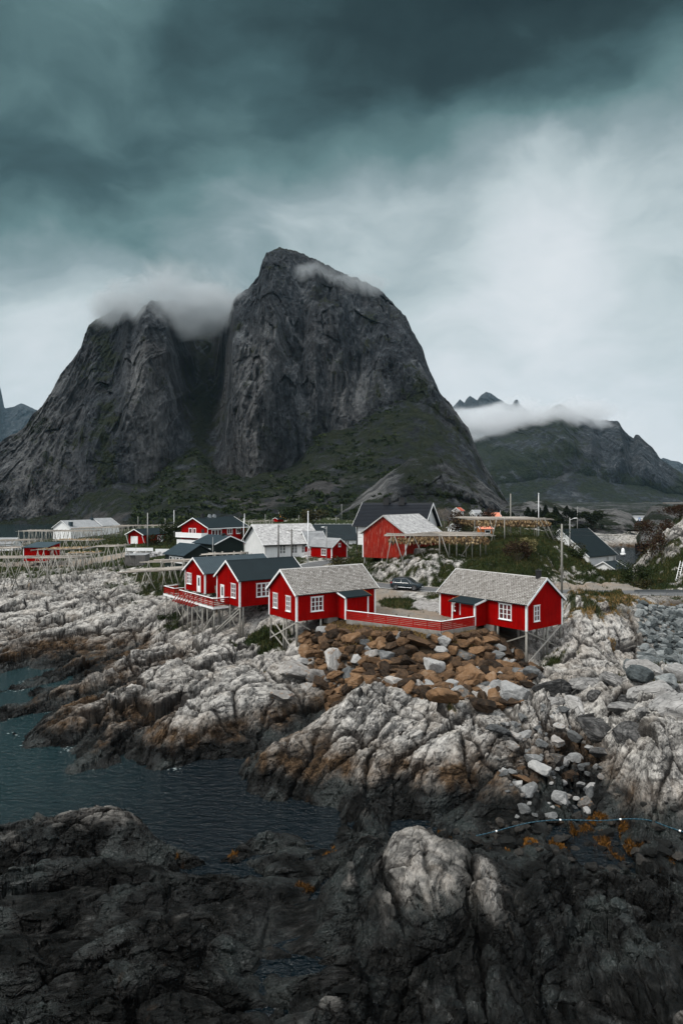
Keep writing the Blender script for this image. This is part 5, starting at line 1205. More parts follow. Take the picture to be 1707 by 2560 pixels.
rp = MB(); q = [F(6.9, -0.1, 0.1), F(9.6, 0.52, 0.1), F(13.0, 0.52, 0.1), F(13.0, 0.52, 1.7), F(9.6, 0.52, 1.7), F(6.9, -0.1, 1.7)]
rp.poly([q[0], q[1], q[4], q[5]]); rp.poly([q[1], q[2], q[3], q[4]])
for a0, z0, a1, z1 in ((6.9, -0.1, 9.6, 0.52), (9.6, 0.52, 13.0, 0.52)):
    for zz in (-0.04, 0.32, 0.58, 0.84): rp.beam(F(a0, z0 + zz, 1.72), F(a1, z1 + zz, 1.72), 0.04, 0.17)
for zz in (-0.04, 0.32, 0.58, 0.84): rp.beam(F(13.0, 0.52 + zz, 0.1), F(13.0, 0.52 + zz, 1.72), 0.04, 0.17)
for a, z in ((6.9, -0.1), (8.4, 0.2), (9.6, 0.52), (11.8, 0.52), (13.0, 0.52)): rp.beam(F(a, -0.6, 1.68), F(a, z + 0.95, 1.68), 0.09, 0.09)
rp.build('ramp', M['trim'], wh.root)


# small red house and the pale roofs behind it
an = House('red_house', 'small red house with pale grey roof and white gable trim, right of the white warehouse', 'house', hplace(829, 139, 7.7), R(138), 8.0, 4.7, 2.25, 1.6, -1, None, 'red', roof='roof_grey', roofkind='tile', over=0.3, gover=0.3)
an.window('y0', 2.2, 0.6, 1.1, 1.1, 2, 2); an.window('x0', 2.35, 2.35, 0.42, 0.5, 1, 1, fr=0.12)
House('grey_roofed_shed', 'pale grey-roofed shed squeezed between the white warehouse and the small red house', 'shed', hplace(775, 143, 7.7), R(28), 4.4, 7, 1.9, 3.1, 1, None, 'white', roof='roof_grey', roofkind='tile', batten=0, corners=False)

# white longhouse with dark teal roof
bl = House('white_longhouse', 'white house with long dark teal roof, behind the small red house', 'house', hplace(784, 170, 7.0), R(4), 10.6, 9, 2.7, 3.4, 1, None, 'white', roof='roof_dark', roofkind='rib', batten=0.3, corners=False, over=0.4)
bl.window('y0', 8.3, 1.35, 0.9, 1.0, 2, 1)
mb = MB()
for i in range(9): mb.tube((0.6 + i * 1.2, 4.5, bl.h + bl.rise + 0.1), (0.6 + i * 1.2, 4.5, bl.h + bl.rise + 0.5), 0.03)
mb.beam((0.3, 4.5, bl.h + bl.rise + 0.22), (10.3, 4.5, bl.h + bl.rise + 0.22), 0.05, 0.06); mb.build('roof_rail', M['whitepole'], bl.roof)

# white house with black tile roof and two chimneys
bk = House('white_house', 'tall white house with black tile roof and two square black chimneys', 'house', hplace(892, 132, 11.0), R(-30), 13.5, 7.4, 3.9, 4.0, 1, None, 'white', roof='roof_black', roofkind='tile', batten=0.22, corners=False, over=0.55, gover=0.8, barge_w=0.28)
bk.chimney(4.7, 1.15, 1.05); bk.chimney(8.0, 1.15, 1.05)
bk.window('x1', 3.4, 4.3, 0.7, 1.4, 1, 2); bk.window('x1', 2.0, 1.4, 0.8, 1.4, 2, 2); bk.window('y0', 2.6, 1.2, 1.0, 1.3, 2, 2)
mb = MB(); mb.tube((0.1, -0.1, -2.5), (0.1, -0.1, 3.6), 0.07); mb.beam((-0.8, -0.56, 3.52), (14.3, -0.56, 3.52), 0.12, 0.12); mb.build('gutter', M['black'], bk.root)

# weathered red barn on posts
bn = House('red_barn', 'weathered red barn with grey slate roof and blank boarded gable on short posts', 'barn', hplace(1015, 108, 10.25), R(55), 11.4, 8.2, 4.1, 2.72, 1, None, 'red_old', roofkind='slate_dark', trim='grey_trim', over=0.55, gover=0.32, batten=0.17, corners=False)
for y in (1.5, 4.5, 7.9):
    mb = MB(); F = bn.face('x0'); bn.fbox(mb, F, y - 0.07, y + 0.07, -2.4, 0.0, -0.2, -0.05); mb.build('post', M['greypole'], bn.root)
for y in (0.07, 8.13):
    mb = MB(); F = bn.face('x0'); bn.fbox(mb, F, y - 0.09, y + 0.09, 0, 4.0, 0.0, 0.05); mb.build('corner_board', M['trim'], bn.root)

# red and white house with a balcony
rw = House('balcony_house', 'red and white two-storey house with white balcony and blue-grey roof', 'house', hplace(520, 163, 8.0), R(55), 13.0, 9.3, 5.0, 2.1, 1, None, 'red', roof='roof_dark', over=0.6, gover=0.6, batten=0.24, corners=False)
F = rw.face('x0')
mb = MB(); rw.fbox(mb, F, 0.1, 9.2, 2.6, 3.65, 1.9, 2.0); rw.fbox(mb, F, 0.1, 0.2, 2.6, 3.65, 0, 1.9); rw.fbox(mb, F, 9.1, 9.2, 2.6, 3.65, 0, 1.9); rw.fbox(mb, F, 0.1, 9.2, 2.45, 2.6, 0.0, 2.05); mb.build('balcony', M['trim'], rw.root)
mb = MB(); rw.fbox(mb, F, 0.3, 9.0, -0.5, 1.9, 0.0, 1.75); mb.build('ground_floor_wall', M['white'], rw.root)
rw.window('x0', 6.0, 3.3, 0.85, 1.2, 1, 1, fr=0.14); rw.window('x0', 4.6, 3.3, 0.7, 1.2, 1, 1, fr=0.14)
mb = MB(); c = F(1.7, 4.05, 0.0); mb.lathe([(0.0, 0.0), (0.5, 0.0), (0.5, 0.08), (0.42, 0.09)], 0, 0, 18); wo = mb.build('round_window', M['black'], rw.root); wo.location = c; wo.rotation_euler = (0, R(-90), 0)
rw.window('y0', 2.8, 2.6, 3.0, 1.6, 3, 1, fr=0.16, sash=0.2); rw.window('y0', 7.3, 3.2, 1.5, 1.1, 2, 1, fr=0.14); rw.window('y0', 10.4, 3.2, 1.4, 1.1, 2, 1, fr=0.14)
rw.chimney(2.6, 0.75, 0.9); 
for a in (5.0, 6.6):
    mb = MB(); zt = rw.h + rw.rise; mb.box(a - 0.35, a + 0.35, 4.3, 5.0, zt - 0.2, zt + 0.55); mb.box(a - 0.22, a + 0.22, 4.4, 4.9, zt + 0.55, zt + 0.85); mb.build('vent', M['metal'], rw.roof)
mb = MB(); mb.tube((-0.2, -0.1, 2.2), (-0.2, -0.1, 4.9), 0.06); mb.beam((-0.6, -0.66, 4.62), (13.6, -0.66, 4.62), 0.14, 0.2); mb.build('gutter', M['trim'], rw.root)

# red garage
ga = House('red_garage', 'red garage with white roller door and dark roof, left of the balcony house', 'garage', hplace(362, 182, 7.6), R(60), 7.5, 6.2, 2.6, 1.35, 1, None, 'red', roof='roof_dark', over=0.4, gover=0.9, batten=0.3, corners=False)
F = ga.face('x0')
mb = MB(); ga.fbox(mb, F, 2.6, 5.2, 0.02, 2.1, 0.0, 0.06)
for k in range(4): ga.fbox(mb, F, 2.6, 5.2, 0.12 + k * 0.5, 0.16 + k * 0.5, 0.06, 0.075)
mb.build('door', M['trim'], ga.root)
for y in (0.1, 6.1):
    mb = MB(); mb.beam(F(y, 0.0, 0.05), F(y, 2.4, 0.85), 0.14, 0.14); mb.build('strut', M['trim'], ga.root)
ga.door('y0', 6.3, 0.05, 0.9, 2.0); ga.window('y0', 5.0, 0.3, 0.5, 1.8, 1, 1)

# fish plant by the water
fp = House('fish_plant', 'long white fish plant with pale grey roof at the water, behind the drying racks', 'factory', hplace(177, 276, 3.0), R(60), 15.5, 10.8, 4.8, 2.9, 1, None, 'white', roof='roof_grey', over=0.5, gover=0.5, batten=0, corners=False)
fp2 = House('fish_plant', 'rear wing of the white fish plant, with a slightly higher grey roof', 'factory', (fp.world(15.9, 0, 0).x, fp.world(15.9, 0, 0).y, 3.0), R(60), 9.0, 10.8, 5.3, 2.9, 1, None, 'white', roof='roof_grey', over=0.5, gover=0.3, batten=0, corners=False)
fp2.root.name = 'fish_plant_wing'
mb = MB(); F = fp.face('y0'); fp.fbox(mb, F, 0.6, 1.8, 4.6, 7.3, -2.2, -0.9); mb.build('chimney', M['roof_blue'], fp.roof)
mb = MB(); zt = fp.h + fp.rise; mb.box(14.2, 15.3, 4.8, 6.0, zt - 0.3, zt + 0.9); mb.tube((14.8, 5.4, zt + 0.9), (14.8, 5.4, zt + 5.6), 0.09, 0.05); mb.build('vent', M['roof_blue'], fp.roof)

# red shed with a single-slope roof among the racks
sh = empty('red_shed', hplace(59, 150, 6.6), R(0), 'low red shed with flat blue-grey roof among the left drying racks', 'shed')
mb = MB(); mb.hexa([(0, 0, -0.5), (5.1, 0, -0.5), (5.1, 7, -0.5), (0, 7, -0.5), (0, 0, 2.5), (5.1, 0, 2.5), (5.1, 7, 3.1), (0, 7, 3.1)])
for i in range(1, 20): mb.box(i * 0.255 - 0.02, i * 0.255 + 0.02, -0.022, 0, -0.4, 2.45)
mb.build('wall', M['red'], sh)
mb = MB(); mb.hexa([(-0.3, -0.4, 2.48), (5.4, -0.4, 2.48), (5.4, 7.4, 3.16), (-0.3, 7.4, 3.16), (-0.3, -0.4, 2.6), (5.4, -0.4, 2.6), (5.4, 7.4, 3.28), (-0.3, 7.4, 3.28)]); mb.build('roof', M['roof_blue'], sh)
for x, y in ((0, 0), (5.1, 7)):
    mb = MB(); mb.box(x - 0.08, x + 0.08, y - 0.08, y + 0.08, -0.4, 2.5 if y == 0 else 3.1); mb.build('corner_board', M['trim'], sh)
mb = MB(); mb.box(5.1, 5.14, 1.2, 2.2, -0.3, 1.7); mb.build('door', M['red_old'], sh)

# dark green house and its lower wing
gh = House('green_house', 'dark green house with white window frames and blue-grey roof', 'house', hplace(537, 125, 8.1), R(135), 6.7, 6.5, 3.45, 1.3, -1, None, 'green', roof='roof_blue', roofkind='rib', over=0.35, gover=0.35, batten=0, corners=False)
gh.window('y0', 1.75, 1.1, 0.75, 1.3, 1, 1, fr=0.13); gh.window('y0', 5.1, 1.1, 0.75, 1.3, 1, 1, fr=0.13); gh.chimney(1.8, 0.6, 0.35)
gw = House('green_house_wing', 'low green wing with small white windows, left of the dark green house', 'house', hplace(460, 121, 7.3), R(135), 6.4, 6.5, 2.5, 1.7, -1, None, 'green', roof='roof_blue', roofkind='rib', over=0.35, gover=0.35, batten=0, corners=False, barge=False)
for a in (0.9, 2.0, 3.1, 4.3): gw.window('y0', a, 1.2, 0.75, 0.8, 1, 1, fr=0.12)

# garden fences, stone wall, plank shed
wf = empty('board_fence', hplace(313.5, 152, 7.3), R(0), 'low white board fence on a dry stone wall below the red garage', 'fence')
for x0, x1, y, z in ((0, 6.1, 0, 0.9), (6.25, 10.9, 1.5, 0.55)):
    mb = MB(); mb.box(x0, x1, y, y + 0.06, z, z + 0.7); mb.build('fence_board', M['trim'], wf)
    for k in range(5):
        mb = MB(); q = x0 + (x1 - x0) * k / 4; mb.box(q - 0.05, q + 0.05, y + 0.06, y + 0.16, -0.3, z + 0.65); mb.build('post', M['trim'], wf)
sw_ = MB(); rnd = random.Random(5)
for r in range(5):
    x = 0.0
    while x < 12:
        w = rnd.uniform(0.4, 0.9); sw_.col = rnd.random(); y = rnd.uniform(0, 0.15); z = r * 0.42
        sw_.hexa([(x + rnd.uniform(0, .08), y, z), (x + w, y + .05, z), (x + w, 0.8, z), (x, 0.8, z), (x + .05, y + 0.12, z + 0.38 + rnd.uniform(-.1, .08)), (x + w - .06, y + .15, z + 0.38), (x + w, 0.8, z + 0.4), (x, 0.8, z + 0.4)]); x += w
sw_o = sw_.build('stone_wall', M['slate_dark']); sw_o.location = (hplace(313.5, 151, 6.0)); tag(sw_o, 'dry stone wall of dark boulders under the low white board fence', 'wall')
ps = empty('plank_shed', hplace(311.6, 140, 6.0), R(0), 'small grey unpainted plank shed with nearly flat roof beside the stone wall', 'shed')
mb = MB(); mb.box(0, 2.6, 0, 3, -0.3, 2.2); mb.box(2.6, 4.4, -0.6, 2.6, -0.3, 2.3)
for i in range(14): mb.box(0.1 + i * 0.18, 0.13 + i * 0.18, -0.02, 0, 0, 2.15)
for i in range(9): mb.box(2.7 + i * 0.19, 2.73 + i * 0.19, -0.62, -0.6, 0, 2.2)
mb.build('wall', M['shed'], ps); mb = MB(); mb.hexa([(-0.1, -0.1, 2.2), (4.5, -0.7, 2.31), (4.5, 3.1, 2.4), (-0.1, 3.1, 2.3), (-0.1, -0.1, 2.27), (4.5, -0.7, 2.39), (4.5, 3.1, 2.47), (-0.1, 3.1, 2.37)]); mb.build('roof', M['roof_grey'], ps)
bh_ = House('boathouse', 'small pale boathouse with grey roof at the left edge by the water', 'boathouse', hplace(-30, 212, 3.6), R(0), 7.6, 6, 2.2, 1.6, 1, None, 'white', roof='roof_grey', batten=0, corners=False)
bh_.window('y0', 4.3, 0.9, 1.3, 0.7, 1, 1)

# far houses at the foot of the mountain
def far_house(name, label, px, D, z, yaw, L, W, h, rise, wall, roof, wins=(), sg=1):
    q = at(px, HY, D); z = max(z, hz(q.x, q.y) + 0.1)
    o = House(name, label, 'house', hplace(px, D, z), R(yaw), L, W, h, rise, sg, None, wall, roof=roof, batten=0, corners=False, over=0.3, gover=0.3)
    for f, a, zz, w, hh_ in wins: o.window(f, a, zz, w, hh_, 1, 1, fr=0.14)
    return o
far_house('yellow_house', 'bright yellow house with dark roof at the foot of the mountain', 699, 335, 7.7, 8, 5.0, 5, 3.0, 1.2, 'yellow', 'roof_dark', [('y0', 1.0, 0.6, 0.6, 0.8), ('y0', 3.8, 0.6, 0.6, 0.8), ('y0', 1.0, 1.9, 0.6, 0.6), ('y0', 3.8, 1.9, 0.6, 0.6)])
far_house('red_outbuilding', 'small red outbuilding with white gable edges in front of the yellow house', 694, 318, 7.3, 60, 5, 2.6, 1.2, 0.6, 'red', 'roof_dark')
far_house('teal_roofed_house', 'grey house with teal roof at the mountain foot, right of the yellow house', 775, 330, 7.8, 6, 4.8, 5, 1.4, 1.5, 'shed', 'roof_blue', [('y0', 2.4, 0.4, 0.9, 0.7)])
far_house('red_roofed_house', 'white house with red roof on the slope beyond the upper drying rack', 1150, 262, 12.2, 62, 4.6, 3.0, 2.9, 1.1, 'white', 'roof_red', [('x0', 0.8, 1.7, 0.5, 0.6), ('x0', 2.0, 1.7, 0.5, 0.6), ('x0', 0.9, 0.3, 0.6, 0.6), ('x0', 2.1, 0.3, 0.6, 0.6)])
far_house('white_cottage', 'white cottage with pale gable roof left of the upper drying rack', 1142, 188, 10.7, 66, 4.5, 2.6, 1.2, 0.9, 'white', 'roof_grey', [('x0', 1.3, 0.4, 0.5, 0.6)])
far_house('white_villa', 'white house half hidden by trees right of the red-roofed house', 1188, 268, 12.0, 20, 3.0, 4, 2.0, 1.2, 'white', 'roof_grey', [('y0', 1.4, 0.8, 0.5, 0.6)])
far_house('coral_roofed_house', 'house with coral tile roof above the upper drying rack', 1217, 245, 12.6, 4, 5.0, 5, 0.8, 1.2, 'white', 'roof_coral')
far_house('orange_cabin', 'orange wooden cabin seen under the upper drying rack', 1201, 166, 11.2, 8, 2.9, 3, 1.3, 0.7, 'orange', 'roof_coral', [('y0', 1.8, 0.3, 1.2, 0.6)])

# dark-roofed building on the harbour side
hb = House('harbour_building', 'white building with large dark roof behind the right end of the grassy hill', 'building', (60.2, 150, 5.2), math.atan2(-0.6, -0.8), 10, 14, 2.5, 5.3, -1, None, 'white', roof='roof_dark', roofkind='rib', batten=0.3, corners=False, over=0.35, gover=0.4)
hb.window('y0', 0.7, 0.5, 0.7, 1.5, 2, 1); hb.window('y0', 3.2, 0.5, 0.7, 1.5, 2, 1)
hb2 = House('harbour_shed', 'lower dark-roofed shed in front of the white harbour building', 'shed', (60.0, 142.6, 3.6), math.atan2(-0.6, -0.8), 4.2, 6.2, 1.4, 1.6, -1, None, 'white', roof='roof_dark', batten=0, corners=False, over=0.3, gover=0.3)
lb = House('quay_warehouse', 'white warehouse with a blue sign between two rocky knolls', 'warehouse', hplace(1584, 420, 4.2), R(0), 10.2, 10, 4.3, 0.4, 1, None, 'white', roof='roof_grey', batten=0, corners=False, barge=False)
mb = MB(); F = lb.face('y0'); lb.fbox(mb, F, 2.9, 4.1, 0.9, 3.7, 0.0, 0.08); sg_ = mb.build('sign', plain('blue_sign', (0.01, 0.17, 0.50), 0.5), lb.root)
mb = MB(); lb.fbox(mb, F, 3.2, 3.8, 2.4, 3.2, 0.08, 0.1); lb.fbox(mb, F, 3.35, 3.65, 1.4, 2.2, 0.08, 0.1); mb.build('emblem', M['trim'], sg_)

# =================================================================== DRYING RACKS
def rack(label, name, A, B, depth, top_n, legs, group, fish=False, heads=False, seed=1, dirv=None, thick=0.07, spread=0.25):
    """A, B: ends of the near edge of the pole layer; depth: vector to the far edge; legs: list of (along 0..1, across 0..1, foot shift, lean)"""
    rnd = random.Random(seed); A = Vector(A); B = Vector(B); dv_ = Vector(depth); base = A.copy(); o = empty(name, base, 0, label, 'drying rack', group)
    d = B - A; mb = MB()
    for i in range(top_n):
        f = (i + rnd.uniform(-0.3, 0.3)) / max(1, top_n - 1)
        q0 = dv_ * f + d * rnd.uniform(-0.04, 0.06); q1 = dv_ * f + d * rnd.uniform(0.93, 1.05)
        q0.z += rnd.uniform(-0.05, 0.08) + 0.10; q1.z += rnd.uniform(-0.05, 0.08) + 0.10; mb.col = rnd.uniform(0.1, 1.0)
        mid = (q0 + q1) / 2 + Vector((0, 0, rnd.uniform(-0.06, 0.03)))
        mb.tube(q0, mid, thick * rnd.uniform(0.8, 1.2), thick, 6); mb.tube(mid, q1, thick, thick * rnd.uniform(0.6, 0.9), 6)
    mb.build('pole_layer', M['pole'], o, True, fix=False)
    mb = MB(); nx = max(2, int(d.length / 3.2))
    for i in range(nx + 1):
        q = d * (i / nx); mb.col = rnd.uniform(0.2, 0.7); mb.tube(q - dv_ * 0.03, q + dv_ * 1.03, 0.08, 0.07, 6)
    mb.build('cross_beam', M['wood'], o, True, fix=False)
    for lg in legs:
        a, c, sx, sy = lg[:4]
        top = d * a + dv_ * c; foot = top + Vector((sx, sy, 0)); w = base + foot; foot.z = hz(w.x, w.y) - base.z - 0.25
        if foot.z > -0.4: continue
        top = top + (top - foot).normalized() * 0.35
        mb = MB(); mb.col = rnd.uniform(0.3, 1.0); mb.tube(foot, top, 0.085, 0.065, 6); mb.build('leg', M['wood'], o, True, fix=False)
    if fish:
        n = int(d.length * dv_.length * 8.0); mb = MB()
        for i in range(n):
            f = rnd.random() ** 2.2; a = rnd.uniform(0.02, 0.98); q = d * a + dv_ * f; q.z += -0.05 - rnd.random() * 0.85
            L = rnd.uniform(0.35, 0.65); w = rnd.uniform(0.10, 0.19); an = rnd.uniform(0, math.pi); mb.col = min(1, max(0, rnd.gauss(0.42, 0.38)))
            ax = Vector((math.cos(an), math.sin(an), 0)) * w; ay = Vector((-math.sin(an), math.cos(an), 0)) * w * 0.6; sw = Vector((rnd.uniform(-.08, .08), rnd.uniform(-.08, .08), 0))
            m1 = q + Vector((0, 0, -L * 0.55)) + sw; e = q + Vector((0, 0, -L)) + sw
            mb.add([q, m1 + ax, m1 + ay, m1 - ax, m1 - ay, e], [(0, 1, 2), (0, 2, 3), (0, 3, 4), (0, 4, 1), (5, 2, 1), (5, 3, 2), (5, 4, 3), (5, 1, 4)])
        fo = mb.build('hanging_stockfish', M['fish'], None, fix=False); fo.location = base
        tag(fo, label=('dried cod heads hanging densely under the ' + ('higher' if 'higher' in label else 'lower') + ' hill drying rack'), cat='stockfish', kind='stuff')
    if heads:
        mb = MB()
        for i in range(int(d.length * dv_.length * 2.2)):
            q = d * rnd.uniform(0.02, 0.98) + dv_ * rnd.random(); q.z += 0.22 + rnd.random() * 0.12; mb.col = rnd.uniform(0.45, 1.0); L = rnd.uniform(0.15, 0.32); w = rnd.uniform(0.08, 0.15); an = rnd.uniform(0, 6.3)
            ax = Vector((math.cos(an), math.sin(an), 0)) * L; ay = Vector((-math.sin(an), math.cos(an), 0)) * w; up = Vector((0, 0, w * 0.8))
            mb.add([q - ax, q + ay, q + ax, q - ay, q + up, q - up], [(0, 1, 4), (1, 2, 4), (2, 3, 4), (3, 0, 4), (1, 0, 5), (2, 1, 5), (3, 2, 5), (0, 3, 5)])
        fo = mb.build('drying_cod_heads', M['fish'], None, fix=False); fo.location = base; tag(fo, 'pale dried cod heads lying on top of a left drying rack', 'stockfish', None, 'stuff')
    return o
def pr(px, py, D): q = at(px, py, D); return (q.x, q.y, q.z)
def aframes(n, rnd, rows=(0.05, 0.95), sp=1.1, dy=0.3):
    L = []
    for i in range(n):
        a = (i + 0.5 + rnd.uniform(-0.2, 0.2)) / n
        for c in rows:
            L += [(a, c, sp * rnd.uniform(0.6, 1.3), rnd.uniform(-dy, dy)), (a + rnd.uniform(-.02, .02), c, -sp * rnd.uniform(0.6, 1.3), rnd.uniform(-dy, dy))]
    return L
rr_ = random.Random(3)
HG = 'stockfish racks on the grassy hill'
rack('lower stockfish rack of bleached poles in front of the red barn', 'drying_rack', pr(968, 1341, 103.5), pr(1229, 1341, 103.5), (0.6, 10, 0.0), 24,
     [(0.04, 0.0, -1.1, 0), (0.07, 0.0, 1.6, -0.4), (0.22, 0, -1.6, 0), (0.25, 0, 1.8, 0), (0.36, 0.4, -1.2, 0), (0.5, 0.0, 0.0, 0), (0.52, 0, 1.2, 0), (0.60, 0.1, 0, 0), (0.67, 0.1, 0, 0), (0.76, 0.1, 0, 0), (0.85, 0.1, -2.4, 0), (0.82, 0.1, 0, 0), (0.90, 0.1, 0, 0), (0.97, 0.3, 0, 0), (0.1, 0.9, -1, 0), (0.3, 0.9, 1, 0), (0.6, 0.9, 0, 0), (0.9, 0.9, 0, 0)], HG, fish=True, seed=11)
rack('higher stockfish rack on top of the grassy hill', 'drying_rack', pr(1180, 1299.5, 119), pr(1382, 1299.5, 119), (-0.8, 15, 0.0), 28,
     [(0.03, 0.0, 0.0, 0), (0.1, 0.1, 1.0, 0), (0.30, 0, -1.0, 0), (0.22, 0, 1.0, 0), (0.40, 0, 0.0, 0), (0.5, 0.3, 0, 0), (0.80, 0, 0.0, 0), (0.84, 0, 2.0, 0), (0.90, 0.0, 2.0, 0), (0.94, 0.1, 2.1, 0), (0.97, 0.2, 2.0, 0), (0.84, 0.2, 0, 0), (0.6, 0.5, 0, 0), (0.3, 0.9, 0, 0), (0.9, 0.9, 0, 0)], HG, fish=True, seed=12)
LG = 'empty drying racks on the left shore'
rack('tall drying rack with crossed legs standing on the left shore rocks', 'drying_rack', pr(-40, 1397, 119), pr(196, 1396, 119), (0.5, 4.5, 0), 7, aframes(6, rr_, sp=1.8, dy=0.8) + [(0.67, 0, 0.4, -0.8), (0.33, 0, -3.4, -1.5), (0.78, 0.3, -3.6, -1), (0.86, 0.5, 0.4, 0), (0.5, 0.5, 3.0, -1.2), (0.62, 0.4, 3.6, -1.0), (0.7, 0.2, -4.0, -1.4)], LG, seed=21)
rack('drying rack topped with cod heads in front of the low red shed', 'drying_rack', pr(78, 1377, 146), pr(208, 1374, 146), (0.3, 6, 0), 9, aframes(6, rr_, sp=1.0), LG, heads=True, seed=22)
rack('smaller cod-head rack right of the low red shed', 'drying_rack', pr(158, 1387, 138), pr(240, 1385, 138), (0.3, 4, 0), 6, aframes(4, rr_, sp=0.9), LG, heads=True, seed=23)
rack('pole rack on splayed legs left of the grey plank shed', 'drying_rack', pr(226, 1369, 133), pr(302, 1367, 133), (0.5, 5, 0), 6, aframes(3, rr_, sp=1.5, dy=0.6), LG, seed=24)
rack('white-topped pole rack at the left edge beside the low red shed', 'drying_rack', pr(-60, 1373, 150), pr(58, 1371, 150), (0.2, 6, 0), 9, aframes(5, rr_, sp=1.2), LG, seed=25)
rack('raised cod-head rack behind the low red shed', 'drying_rack', pr(132, 1352.5, 182), pr(240, 1353, 182), (0.4, 6, 0), 7, aframes(6, rr_, sp=1.2), LG, heads=True, seed=26)
rack('long pole rack over the water, left of the fish plant', 'drying_rack', pr(40, 1328.5, 246), pr(232, 1329, 246), (0.5, 10, 0), 8, aframes(17, rr_, sp=0.9), LG, seed=27)
rack('low pole rack over the water at the left, nearer than the long one', 'drying_rack', pr(-40, 1354, 205), pr(78, 1352, 205), (0.5, 8, 0), 7, aframes(8, rr_, sp=0.8), LG, seed=28)
rack('long pole rack directly in front of the fish plant', 'drying_rack', pr(178, 1322, 258), pr(300, 1319.5, 258), (0.5, 10, 0), 9, aframes(13, rr_, sp=0.9), LG, seed=29)
rack('distant pole rack above the red garage roof', 'drying_rack', pr(276, 1316, 262), pr(422, 1315, 262), (0.5, 9, 0), 9, aframes(9, rr_, sp=0.8), LG, seed=30)
rack('wide rack of loose bleached poles left of the deck, nearest to the water', 'drying_rack', pr(298, 1434, 106), pr(452, 1426, 106), (1.8, 5.5, 0.1), 13, [(0.05, 0, -0.8, -0.4), (0.12, 0, 0.9, -0.3), (0.3, 0, -1.2, -0.5), (0.42, 0, -1.0, -0.4), (0.4, 0.1, 1.8, 0), (0.62, 0.2, 1.0, 0), (0.74, 0.0, -0.5, -0.4), (0.8, 0.3, 0.8, 0), (0.2, 0.9, -0.9, 0), (0.5, 0.9, 0.9, 0), (0.8, 0.9, -0.8, 0), (0.95, .5, .3, 0)], LG, seed=31)
rack('rack of loose bleached poles in front of the low green wing', 'drying_rack', pr(352, 1408, 116), pr(472, 1406, 116), (1.5, 4.0, 0.1), 10, aframes(4, rr_, sp=0.7), LG, seed=32)
rack('flat pole rack behind the blue-roofed red cabin', 'drying_rack', pr(500, 1389, 114), pr(600, 1386, 114), (0.8, 4.0, 0.0), 9, aframes(4, rr_, sp=0.5), LG, seed=33)
rack('thin pole rack behind the balcony house', 'drying_rack', pr(612, 1305, 240), pr(680, 1304, 240), (0.3, 6, 0), 5, aframes(5, rr_, sp=0.8), LG, seed=34)

# =================================================================== CAR
CAR = empty('parked_car', (0, 0, 0), 0, 'dark teal-black five-door SUV parked on the road beside the gravel yard', 'car')
_c = at(1017, HY, 93.6); CAR.location = (_c.x, _c.y, 7.43); CAR.rotation_euler = (0, 0, R(-24))
m, t, p = newmat('dark_car_paint'); p.inputs['Base Color'].default_value = (0.006, 0.014, 0.019, 1); p.inputs['Roughness'].default_value = 0.25; p.inputs['Coat Weight'].default_value = 0.25; p.inputs['Specular IOR Level'].default_value = 0.25; p.inputs['Coat Roughness'].default_value = 0.05; M['car'] = m
m, t, p = newmat('red_lamp'); p.inputs['Base Color'].default_value = (0.5, 0.01, 0.008, 1); p.inputs['Roughness'].default_value = 0.15; M['redlamp'] = m
m, t, p = newmat('headlamp_glass'); p.inputs['Base Color'].default_value = (0.55, 0.6, 0.65, 1); p.inputs['Roughness'].default_value = 0.1; p.inputs['Metallic'].default_value = 0.6; M['lamp'] = m
M['tyre'] = plain('tyre_rubber', (0.012, 0.012, 0.012), 0.85); M['chrome'] = plain('chrome_trim', (0.30, 0.31, 0.33), 0.35, 0.9); M['cglass'] = plain('car_glass', (0.015, 0.024, 0.028), 0.08, 0.0, 0.3)
# body sections along x (front = +x): (x, half width, z low, z shoulder, z top, half width at top)
secs = [(-2.20, 0.70, 0.52, 0.86, 0.92, 0.62), (-2.14, 0.84, 0.36, 0.98, 1.02, 0.72), (-1.95, 0.89, 0.28, 1.02, 1.28, 0.70), (-1.72, 0.90, 0.25, 1.03, 1.56, 0.64), (-1.2, 0.905, 0.24, 1.02, 1.665, 0.62), (-0.4, 0.905, 0.23, 1.00, 1.685, 0.62), (0.25, 0.905, 0.23, 0.99, 1.63, 0.61),
        (0.62, 0.905, 0.23, 0.99, 1.46, 0.63), (1.05, 0.90, 0.24, 0.985, 1.13, 0.68), (1.30, 0.90, 0.25, 0.97, 1.02, 0.70), (1.75, 0.87, 0.27, 0.90, 0.96, 0.66), (2.05, 0.80, 0.31, 0.80, 0.87, 0.58), (2.18, 0.68, 0.40, 0.70, 0.76, 0.50)]
vs = []; 
for x, hw, zl, zs, zt, tw in secs:
    prof = [(hw * 0.86, zl), (hw, zl + 0.14), (hw * 1.0, (zl + zs) / 2), (hw * 0.985, zs - 0.03), (hw * 0.95, zs), (tw + (hw * 0.95 - tw) * 0.10, zs + (zt - zs) * 0.88), (tw * 0.86, zt), (0, zt + 0.015)]
    vs += [(x, y, z) for y, z in prof] + [(x, -y, z) for y, z in prof[-2::-1]]
k = 15; fs = []
for i in range(len(secs) - 1):
    for j_ in range(k - 1): fs.append((i * k + j_, i * k + j_ + 1, (i + 1) * k + j_ + 1, (i + 1) * k + j_))
    fs.append((i * k + k - 1, i * k, (i + 1) * k, (i + 1) * k + k - 1))
fs += [tuple(range(k))[::-1], tuple(range((len(secs) - 1) * k, len(secs) * k))]
mb = MB(); mb.add(vs, fs); body = mb.build('body', M['car'], CAR, True)
